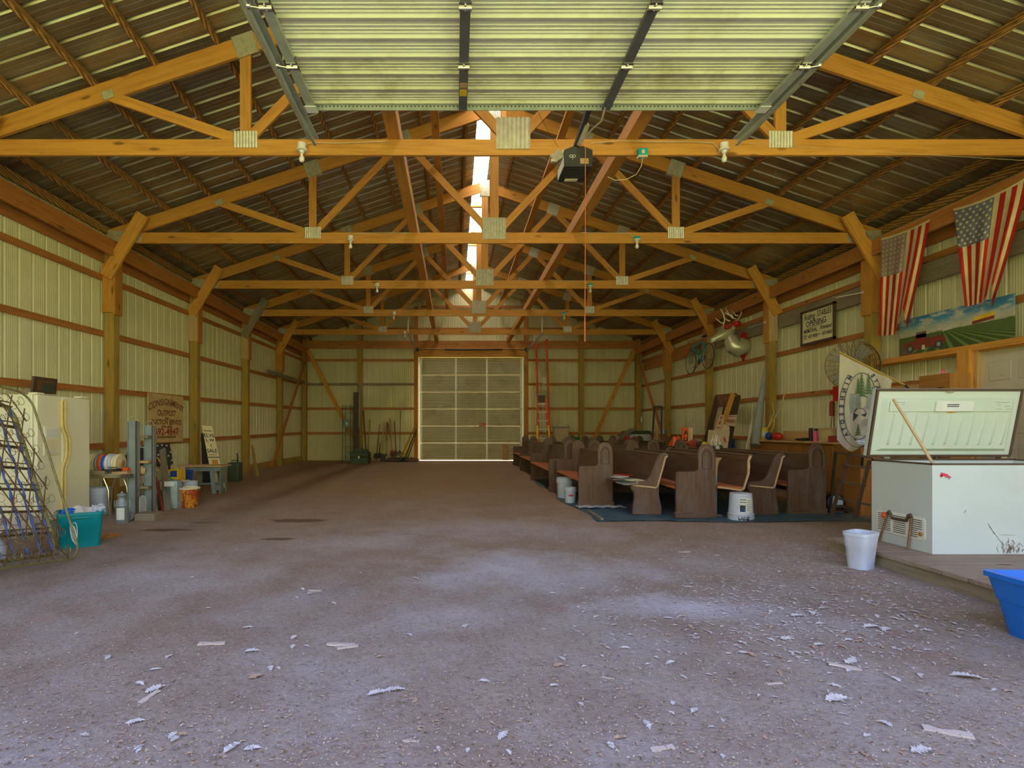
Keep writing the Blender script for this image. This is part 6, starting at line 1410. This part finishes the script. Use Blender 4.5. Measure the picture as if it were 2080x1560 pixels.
single('figurine', MB().lathe([(.02, 0), (.025, .03), (.01, .07), (.018, .09), (0, .11)], (6.2, 7.6, 2.02), 10), 'pink', 'tiny pale pink figure on top of the wooden cabinet', 'figurine')

# step stool and cart wheel right of the pews
t = T('step_stool', 'dark brown folding step stool beside the rightmost pew', 'step stool', (4.85, 7.6, 0))
a1, a2 = P(1698, 919, 7.75), P(1768, 929, 7.65)
t.part('top_bar', MB().beam(a1, a2, .12, .03), 'brown')
t.part('front_leg', MB().beam(P(1727, 919, 7.6), P(1689, 1047, 7.55), .035, .035), 'brown'); t.part('front_leg', MB().beam(P(1766, 935, 7.4), P(1737, 1052, 7.55), .035, .035), 'brown')
t.part('rear_leg', MB().beam(P(1697, 920, 7.9), P(1686, 1042, 8.1), .03, .03), 'dark'); t.part('rear_leg', MB().beam(P(1752, 926, 7.8), P(1746, 1030, 8.3), .03, .03), 'dark')
t.part('step', MB().beam(P(1714, 944, 7.58), P(1768, 950, 7.45), .08, .025), 'brown'); t.part('step', MB().beam(P(1706, 978, 7.56), P(1757, 986, 7.5), .08, .025), 'brown')
t.part('low_bar', MB().beam(P(1700, 1012, 7.8), P(1768, 1026, 7.7), .03, .03), 'brown')
t = T('cart_wheel', 'white-hubbed cart wheel behind the step stool', 'wheel', (X(1694, 8.15), 8.2, 0)); c = (X(1696, 8.2), 8.2, .145); t.part('tyre', MB().lathe([(.11, -.03), (.14, -.025), (.145, 0), (.14, .025), (.11, .03)], c, 26, axis='y', cap=False), 'black'); t.part('hub_disc', MB().lathe([(0, -.02), (.11, -.02), (.11, .02), (0, .02)], c, 22, axis='y', cap=False), 'bucketw')
t.part('cart_frame', MB().beam((c[0], 8.25, .145), (X(1790, 8.2), 8.2, .12), .04, .04), 'brown')
single('scrap_pile', blob((5.3, 8.3, .05), (.5, .3, .06), .35, seed=61), 'brown', 'dark scrap lying on the ground behind the step stool', 'scrap')
single('white_cloth', blob(P(1757, 898, 7.2), (.09, .05, .04), .3, seed=62), 'bucketw', 'crumpled white plastic under the lower edge of the banner', 'plastic')
single('small_crate', MB().box((X(1738, 8.0), 7.9, 0), (X(1778, 8.0), 8.3, Z(908, 8.0))), 'cabinet', 'tall orange-brown box behind the step stool', 'box', bevel=.005)

# ================================================================== wooden deck, freezer, bins
t = T('wooden_deck', 'low grey wooden platform carrying the freezer', 'platform', (5.0, 4.0, 0))
y = 5.60; k = 0
while y > 1.6:
    t.part('deck_plank', MB().box((3.17, y-.215, .105), (6.78, y-.004, .14)), 'deck', bevel=.003); y -= .22; k += 1
t.part('edge_board', MB().box((3.20, 1.6, 0), (3.245, 5.6, .104)), 'greywood'); t.part('joists', MB().box((3.3, 1.65, 0), (6.7, 1.70, .1)).box((3.3, 5.50, 0), (6.7, 5.55, .1)), 'greywood')
X0, X1, Y0, Y1, Z0, Z1 = 3.58, 5.03, 4.82, 5.52, .142, .945
t = T('chest_freezer', 'white chest freezer with open lid on the wooden platform', 'freezer', ((X0+X1)/2, (Y0+Y1)/2, Z0))
mb = MB(); wl = .05
mb.box((X0, Y0, Z0), (X1, Y0+wl, Z1)).box((X0, Y1-wl, Z0), (X1, Y1, Z1)).box((X0, Y0+wl, Z0), (X0+wl, Y1-wl, Z1)).box((X1-wl, Y0+wl, Z0), (X1, Y1-wl, Z1)).box((X0+wl, Y0+wl, Z0), (X1-wl, Y1-wl, Z0+.06))
body = t.part('freezer_body', mb, 'freezer')
mb = MB()
for lo, hi in (((X0-.003, Y0-.003, Z1-.004), (X1+.003, Y0+.012, Z1+.012)), ((X0-.003, Y1-.03, Z1-.004), (X1+.003, Y1+.003, Z1+.018)), ((X0-.003, Y0, Z1-.004), (X0+.012, Y1, Z1+.012)), ((X1-.012, Y0, Z1-.004), (X1+.003, Y1, Z1+.012))): mb.box(lo, hi)
t.part('top_trim', mb, 'brown')
mb = MB(); gy = lambda s: mix(Y1, Y0, s)
def side(s, zz, o_=.0): return Vector((X0-o_, gy(s), zz))
mb.prism([(s*.70, z) for s, z in ((.10, .20), (.10, .37), (.12, .39), (.88, .39), (.905, .37), (.905, .20), (.88, .18), (.12, .18))], Fr((X0, Y1, Z0-.08), (0, -1, 0), (0, 0, 1), Vector((-1, 0, 0))), .006)
gr = t.part('vent_grille', mb, 'white', bevel=.002); mb = MB()
for i in range(9):
    z = Z0+.125+i*.0195
    for a, b in ((.13, .35), (.40, .60), (.66, .86 if i > 3 else .79)): mb.box((X0-.009, gy(b), z-.003), (X0-.0055, gy(a), z+.003))
t.part('slots', mb, 'dark', gr); t.part('knob', MB().lathe([(0, -.022), (.018, -.02), (.022, 0)], (X0, gy(.845), Z0+.16), 14, axis='x'), 'cabinet', gr)
# sticker: little red digger
yy = Y0-.002
def stk(pts, mat): mb = MB(); mb.add([P(px, py, yy) for px, py in pts], [tuple(range(len(pts)))]); t.part('sticker', mb, mat, body, smooth=False)
stk([(1910, 961), (1914, 960), (1924, 963), (1933, 970), (1931, 971), (1920, 968), (1912, 967)], 'stickred'); stk([(1912+3*math.cos(a*.785), 967+3*math.sin(a*.785)) for a in range(8)], 'stickred'); stk([(1928+2.3*math.cos(a*.785), 972+2.3*math.sin(a*.785)) for a in range(8)], 'grey'); stk([(1919, 969), (1926, 970), (1925, 971), (1918, 970)], 'green')
# rust scratches on the front
random.seed(17)
mb = MB()
for i in range(60):
    px = random.gauss(2053, 14); py = 1125-abs(random.gauss(0, 12)); l = random.uniform(2, 12); a = random.uniform(-2.4, -.7)
    px = min(px, 2120); q0 = P(px, py, yy); q1 = P(px+l*math.cos(a), max(1085, py+l*math.sin(a)), yy); mb.beam(q0, q1, .0012, random.uniform(.0012, .004), (0, 1, 0))
for (a, b, c_, d_) in ((2010, 1070, 2040, 1110), (2030, 1086, 2062, 1087), (2007, 1063, 2020, 1085), (1958, 1042, 1962, 1036)): mb.beam(P(a, b, yy), P(c_, d_, yy), .0012, .004, (0, 1, 0))
t.part('rust_scratches', mb, 'rust', body)
# lid, hinged at the rear edge and leaning slightly forward
hz = Z1+.035; LB = Vector((X0-.02, Y1+.04, hz)); LT = LB+Vector((0, -.13, .69)); up = (LT-LB); Lh = up.length; up = up.normalized(); lf = Fr(LB, (1, 0, 0), up); lw = X1-X0+.03
# frame normal r x u points to -y (towards the camera)
t.part('lid_shell', MB().prism([(0, 0), (lw, 0), (lw, Lh), (0, Lh)], Fr(LB-lf.n*.06, (1, 0, 0), up), .055), 'freezer', bevel=.01)
mb = MB(); g = .022
for x0_, y0_, x1_, y1_ in ((0, 0, lw, g), (0, Lh-g, lw, Lh), (0, g, g, Lh-g), (lw-g, g, lw, Lh-g)): mb.prism([(x0_, y0_), (x1_, y0_), (x1_, y1_), (x0_, y1_)], Fr(LB-lf.n*.008, (1, 0, 0), up), .02)
lid = t.part('lid_gasket', mb, 'brown')
lin = t.part('lid_liner', MB().prism([(g, g), (lw-g, g), (lw-g, Lh-g), (g, Lh-g)], Fr(LB-lf.n*.004, (1, 0, 0), up), .006), 'freezerin')
mb = MB(); a0, a1, b0, b1 = .07, lw-.07, .06, Lh-.09
def lp(x, y, z): return lf(x, y, z)
# dished inner panel
mb.add([lp(a0, b0, .002), lp(a1, b0, .002), lp(a1, b1, .002), lp(a0, b1, .002), lp(a0+.035, b0+.03, .03), lp(a1-.035, b0+.03, .03), lp(a1-.035, b1-.02, .03), lp(a0+.035, b1-.02, .03)], [(0, 1, 5, 4), (1, 2, 6, 5), (2, 3, 7, 6), (3, 0, 4, 7), (4, 5, 6, 7)])
t.part('inner_panel', mb, 'freezerin', lin)
for i in range(11):
    x = .15+i*(lw-.32)/10; mb = MB(); mb.add([lp(x, .13, .030), lp(x+.035, .13, .030), lp(x+.055, .13+.34, .030), lp(x+.035, .13+.34, .030), lp(x+.006, .16, .046), lp(x+.045, .13+.31, .036)], [(0, 1, 4), (1, 2, 5, 4), (2, 3, 5), (3, 0, 4, 5)]); t.part('rib', mb, 'freezerin', lin)
t.part('upper_band', MB().prism([(.13, .475), (lw-.12, .475), (lw-.12, b1-.03), (.13, b1-.03)], Fr(lp(0, 0, .03), (1, 0, 0), up), .012), 'freezerin', lin, bevel=.004)
lamp_ = t.part('lamp_cover', MB().prism([(.58, .48), (.96, .48), (.96, .585), (.58, .585)], Fr(lp(0, 0, .042), (1, 0, 0), up), .015), 'white', lin, bevel=.005)
mb = MB(); [mb.add([lp(x_, y_, .0585), lp(x_+.012, y_, .0585), lp(x_+.012, y_+.011, .0585), lp(x_, y_+.011, .0585)], [(0, 1, 2, 3)]) for y_ in (.545, .527) for x_ in [.69+.015*i for i in range(8)]]; t.part('small_print', mb, 'ink', lamp_, smooth=False)
mb = MB()
for (x, yy_, w_) in ((.17, .57, .10), (.18, .55, .03), (.24, .55, .03), (.18, .53, .03), (1.18, .57, .14), (1.20, .545, .04), (1.28, .53, .06), (1.2, .50, .06), (1.3, .50, .05)): mb.add([lp(x, yy_, .0435), lp(x+w_, yy_, .0435), lp(x+w_, yy_+.004, .0435), lp(x, yy_+.004, .0435)], [(0, 1, 2, 3)])
t.part('small_print', mb, 'inkgrey', lin, smooth=False)
t.part('rust_spot', MB().add([lp(.70, .475, .0325), lp(.74, .46, .0325), lp(.79, .462, .0325), lp(.83, .475, .0325)], [(0, 1, 2, 3)]), 'orangewood', lin)
for x in (.12, lw-.16): t.part('hinge', MB().box((X0+x, Y1-.01, Z1+.0), (X0+x+.06, Y1+.05, Z1+.035)), 'chrome')
t.part('latch', MB().prism([(.70, Lh-.035), (.76, Lh-.035), (.76, Lh-.02), (.70, Lh-.02)], Fr(lp(0, 0, .012), (1, 0, 0), up), .012), 'chrome', lid)
single('prop_stick', MB().tube([P(1897, 945, 4.88), P(1815, 811, 5.26)], .013, 10), 'raw', 'wooden stick propping the freezer lid open', 'stick')
# bow-shaped metal handle leaning on the freezer side
t = T('forked_tool', 'brown forked metal handle leaning on the freezer vent', 'tool', (3.53, 5.1, .142))
a_, b_ = Vector((3.50, 5.24, .15)), Vector((3.50, 4.98, .15)); at, bt = Vector((3.555, 5.20, .50)), Vector((3.555, 4.93, .50))
a_, at = P(1808, 1098, 5.36), P(1821, 1043, 5.30); b_, bt = P(1846, 1118, 5.02), P(1858, 1052, 5.02); a_.x = b_.x = 3.53; a_.z = b_.z = .15; at.x = bt.x = 3.565
t.part('prong', MB().tube([a_, at], .010, 8), 'rust'); t.part('prong', MB().tube([b_, bt], .011, 8), 'rust')
t.part('grip', MB().tube([at, at+Vector((0, -.02, .025)), at.lerp(bt, .12)+Vector((0, 0, .005)), at.lerp(bt, .2)+Vector((0, 0, -.035)), at.lerp(bt, .8)+Vector((0, 0, -.035)), at.lerp(bt, .88)+Vector((0, 0, .02)), bt+Vector((0, .02, .03)), bt], .014, 8), 'brown')
t.part('red_tag', blob(at+Vector((-.01, .03, -.02)), (.015, .025, .03), .2, seed=70), 'orange')
# white bin and blue tub
t = tote('waste_bin', 'white plastic waste bin standing in front of the freezer', 'waste bin', 3.0, 4.90, .27, .20, .33, mat='bucketw', rz=R(30), flare=1.28)
t = tote('plastic_tub', 'large bright blue plastic tub at the right edge', 'tub', 2.945, 2.97, .62, .86, .372, mat='blue', rz=R(-2), flare=1.22, wall=.02)
t.part('handle_slots', MB().box((-.08, -.405, .30), (.16, -.40, .33)), 'bluedk')
single('soil_clumps', blob((2.95, 3.0, .06), (.2, .28, .02), .3, seed=71), 'dark', 'dark debris inside the blue tub', 'debris')

# ================================================================== floor litter
random.seed(21)
def leaf_mesh(name, mat, seed):
    rnd = random.Random(seed); mb = MB(); n = 7; top = []; bot = []
    for i in range(n*2+1):
        s = i/(n*2); wd = .30*math.sin(math.pi*(s**.8))*(1.0 if i % 2 else .45)+.02; wd *= rnd.uniform(.8, 1.2)
        zc_ = .06*math.sin(math.pi*s)+rnd.uniform(0, .03)
        top.append((s-.5+(.05 if i % 2 else 0), wd, zc_+.10*abs(wd)+rnd.uniform(0, .06))); bot.append((s-.5+(.05 if i % 2 else 0), -wd*rnd.uniform(.8, 1.1), zc_+rnd.uniform(0, .10)))
    mid = [((a[0]+b[0])/2-.02, 0, a[2]*.5) for a, b in zip(top, bot)]
    m_ = len(top); mb.add(top+mid+bot, [f for i in range(m_-1) for f in ((i, i+1, m_+i+1, m_+i), (m_+i, m_+i+1, 2*m_+i+1, 2*m_+i))])
    mb.tube([(.45, 0, .03), (.68, .03, .02)], .012, 4); return mb.mesh(name, mat)
LM = [leaf_mesh('dry_leaf', m_, i) for i, m_ in enumerate(('leaf', 'leaf', 'leaft', 'leaf', 'leaft'))]
def chip_mesh(seed):
    rnd = random.Random(seed); mb = MB(); n = 6; a = [(-.5+i/n, .10+rnd.uniform(-.04, .05), .05) for i in range(n+1)]; b = [(-.5+i/n, -.10+rnd.uniform(-.05, .04), .05) for i in range(n+1)]
    vs = a+b+[(p[0], p[1], 0) for p in a+b]; k = n+1
    fs = [(i, i+1, k+i+1, k+i) for i in range(n)]+[(2*k+i, 3*k+i, 3*k+i+1, 2*k+i+1) for i in range(n)]+[(i, 2*k+i, 2*k+i+1, i+1) for i in range(n)]+[(k+i, k+i+1, 3*k+i+1, 3*k+i) for i in range(n)]
    mb.add(vs, [f[::-1] for f in fs]); return mb.mesh('wood_chip', 'chip')
CMs = [chip_mesh(i) for i in range(3)]
def drop(me, px, py, size, ang, label, cat='leaf', group=None, name='dry_leaf'):
    o = bpy.data.objects.new(name, me); COL.objects.link(o); d = D(py); o.location = (X(px, d), d, .003); o.rotation_euler = (random.uniform(-.08, .08), random.uniform(-.08, .08), ang); o.scale = (size,)*3
    tag(o, label, cat, group); return o
G = 'fallen leaves on the dirt floor'
for px, py, s, a, k, lab in ((471, 1522, .075, 1.2, 0, 'bright white-grey leaf at the bottom left of the floor'), (512, 1524, .06, .2, 3, 'dull lilac-grey leaf right next to the bright bottom left leaf'), (946, 1273, .06, .8, 1, 'lone pale leaf in the middle below the dust patch'),
    (315, 1403, .085, .9, 3, 'pale leaf with a dark stick beside it, left foreground'), (765, 1411, .085, .4, 0, 'curled whitish leaf, left one of the touching centre pair'), (802, 1404, .085, .1, 1, 'long whitish leaf, right one of the touching centre pair'),
    (274, 1469, .065, .3, 1, 'pale leaf alone near the lower left'), (510, 1325, .075, .2, 0, 'pointed pale leaf right of the flat grey chip'), (502, 1277, .06, .1, 3, 'small pale leaf above the flat grey chip'),
    (520, 1377, .07, .7, 2, 'tan curled leaf below the pointed pale leaf'), (1700, 1424, .11, .2, 3, 'grey leaf cluster at the lower right floor'), (1962, 1378, .12, -.3, 0, 'largest white-grey leaf at the right floor'),
    (1873, 1528, .08, .1, 1, 'pale leaf near the bottom right corner'), (1769, 1275, .09, .1, 0, 'whitish leaf below the wooden platform'), (1800, 1281, .09, .6, 3, 'grey leaf touching the whitish one below the platform'),
    (1664, 1312, .07, .3, 3, 'grey leaf in the leaf drift at right'), (1730, 1347, .09, .4, 1, 'flat grey leaf left of the largest one'), (1212, 1254, .05, .3, 1, 'pale leaf at the lower edge of the dust patch'),
    (1022, 1497, .06, .9, 3, 'white flaky leaf at the bottom centre'), (1135, 1354, .06, .2, 2, 'tan leaf in the centre foreground'), (315, 1362, .05, .3, 0, 'grey curled leaf at left'), (1600, 1300, .08, .1, 1, 'light grey leaf among the right drift'),
    (1620, 1253, .09, .2, 0, 'pale jagged leaf in front of the waste bin drift'), (1650, 1247, .08, 1.1, 3, 'grey jagged leaf beside the pale jagged one')):
    drop(LM[k], px, py, s*1.15, a, lab, group=G)
for px, py, s, a, lab in ((430, 1309, .15, .1, 'broad flat grey wood chip on the left floor'), (692, 1311, .16, .12, 'long whitish wood splinter left of centre'), (706, 1316, .12, .3, 'thinner splinter below the long whitish one'), (640, 1201, .11, -.2, 'small blue-grey chip near the dust patch'), (302, 1418, .11, 1.3, 'dark thin stick beside the left foreground leaf'), (1235, 1379, .06, -.3, 'small pale chip in the centre foreground'), (835, 1507, .07, -.2, 'pale chip at the bottom centre'), (1390, 1122, .12, -.1, 'tan chip right of the dust patch'), (1715, 1356, .15, -.35, 'tan bent splinter in the right foreground'), (1573, 1390, .08, 0, 'pale chip in the lower right foreground'), (1345, 1522, .10, .2, 'thin tan splinter at the bottom right of centre'), (1925, 1490, .16, -.5, 'long thin splinter near the lower right')):
    drop(random.choice(CMs), px, py, s, a, lab, 'wood chip', 'wood chips on the dirt floor', 'wood_chip')
shared = None
n = 0
while n < 230:
    r = random.random()
    if r < .62: px, py = random.gauss(1640, 190), random.gauss(1215, 80)
    else: px, py = random.uniform(120, 2050), 1090+450*random.random()**1.2
    if not (60 < px < 2070 and 1085 < py < 1550): continue
    d = D(py); x = X(px, d)
    if x > 3.0 or (x > 2.6 and d < 4.3): continue
    k = random.randrange(5); zone = ('in the drift before the platform' if px > 1500 and py < 1330 else 'at the lower right of the floor' if px > 1400 else 'in front of the pews' if py < 1200 and px > 1100 else 'on the left half of the floor' if px < 700 else 'on the middle of the floor')
    lab = 'small %s dry leaf %s' % ('tan' if k in (2, 4) else 'pale', zone)
    drop(LM[k], px, py, random.uniform(.03, .065), random.uniform(0, 6.28), lab, group=lab.replace('leaf', 'leaves')); n += 1
# uncountable chaff, straw and grit
def litter(name, label, mat, n, size, seed, zone):
    rnd = random.Random(seed); mb = MB(); k = 0
    while k < n:
        px, py = zone(rnd)
        if py < 955 or py > 1562: continue
        d = D(py); x = X(px, d)
        if not -6.2 < x < 6.2 or (x > 3.1 and d < 5.7) or (1.15 < x < 4.9 and 7.2 < d < 14) or (x < -4.2 and d < 7.0): continue
        a = rnd.uniform(0, 6.28); l = size*rnd.uniform(.4, 1.6); w_ = l*rnd.uniform(.12, .6); c, s_ = math.cos(a), math.sin(a); z = rnd.uniform(.004, .010); z2 = z+rnd.uniform(0, .006)
        mb.add([(x-l*c-w_*s_*.3, d-l*s_+w_*c*.3, z), (x-w_*-s_, d-w_*c, z2), (x+l*c, d+l*s_, z), (x+w_*-s_, d+w_*c, z2)], [(0, 1, 2, 3)]); k += 1
    o = single(name, mb, mat, label, 'floor litter', (0, 6, 0), kind='stuff', smooth=False)
def zwide(r): return r.uniform(-50, 2130), 960+600*r.random()**.75
def zright(r): return r.gauss(1640, 220), r.gauss(1190, 80)
def znear(r): return r.uniform(0, 2080), 1150+410*r.random()
litter('pale_grit', 'scattered pale chips and grit all over the dirt floor', 'chip', 4200, .0055, 1, znear)
litter('straw_litter', 'tan straw and bark shreds over the dirt floor', 'leaft', 3600, .009, 2, zwide)
litter('leaf_fragments', 'broken grey leaf fragments drifting by the platform', 'frag', 2600, .015, 3, zright)
litter('dark_grit', 'dark small stones and bark bits on the dirt floor', 'rust', 3600, .006, 4, znear)
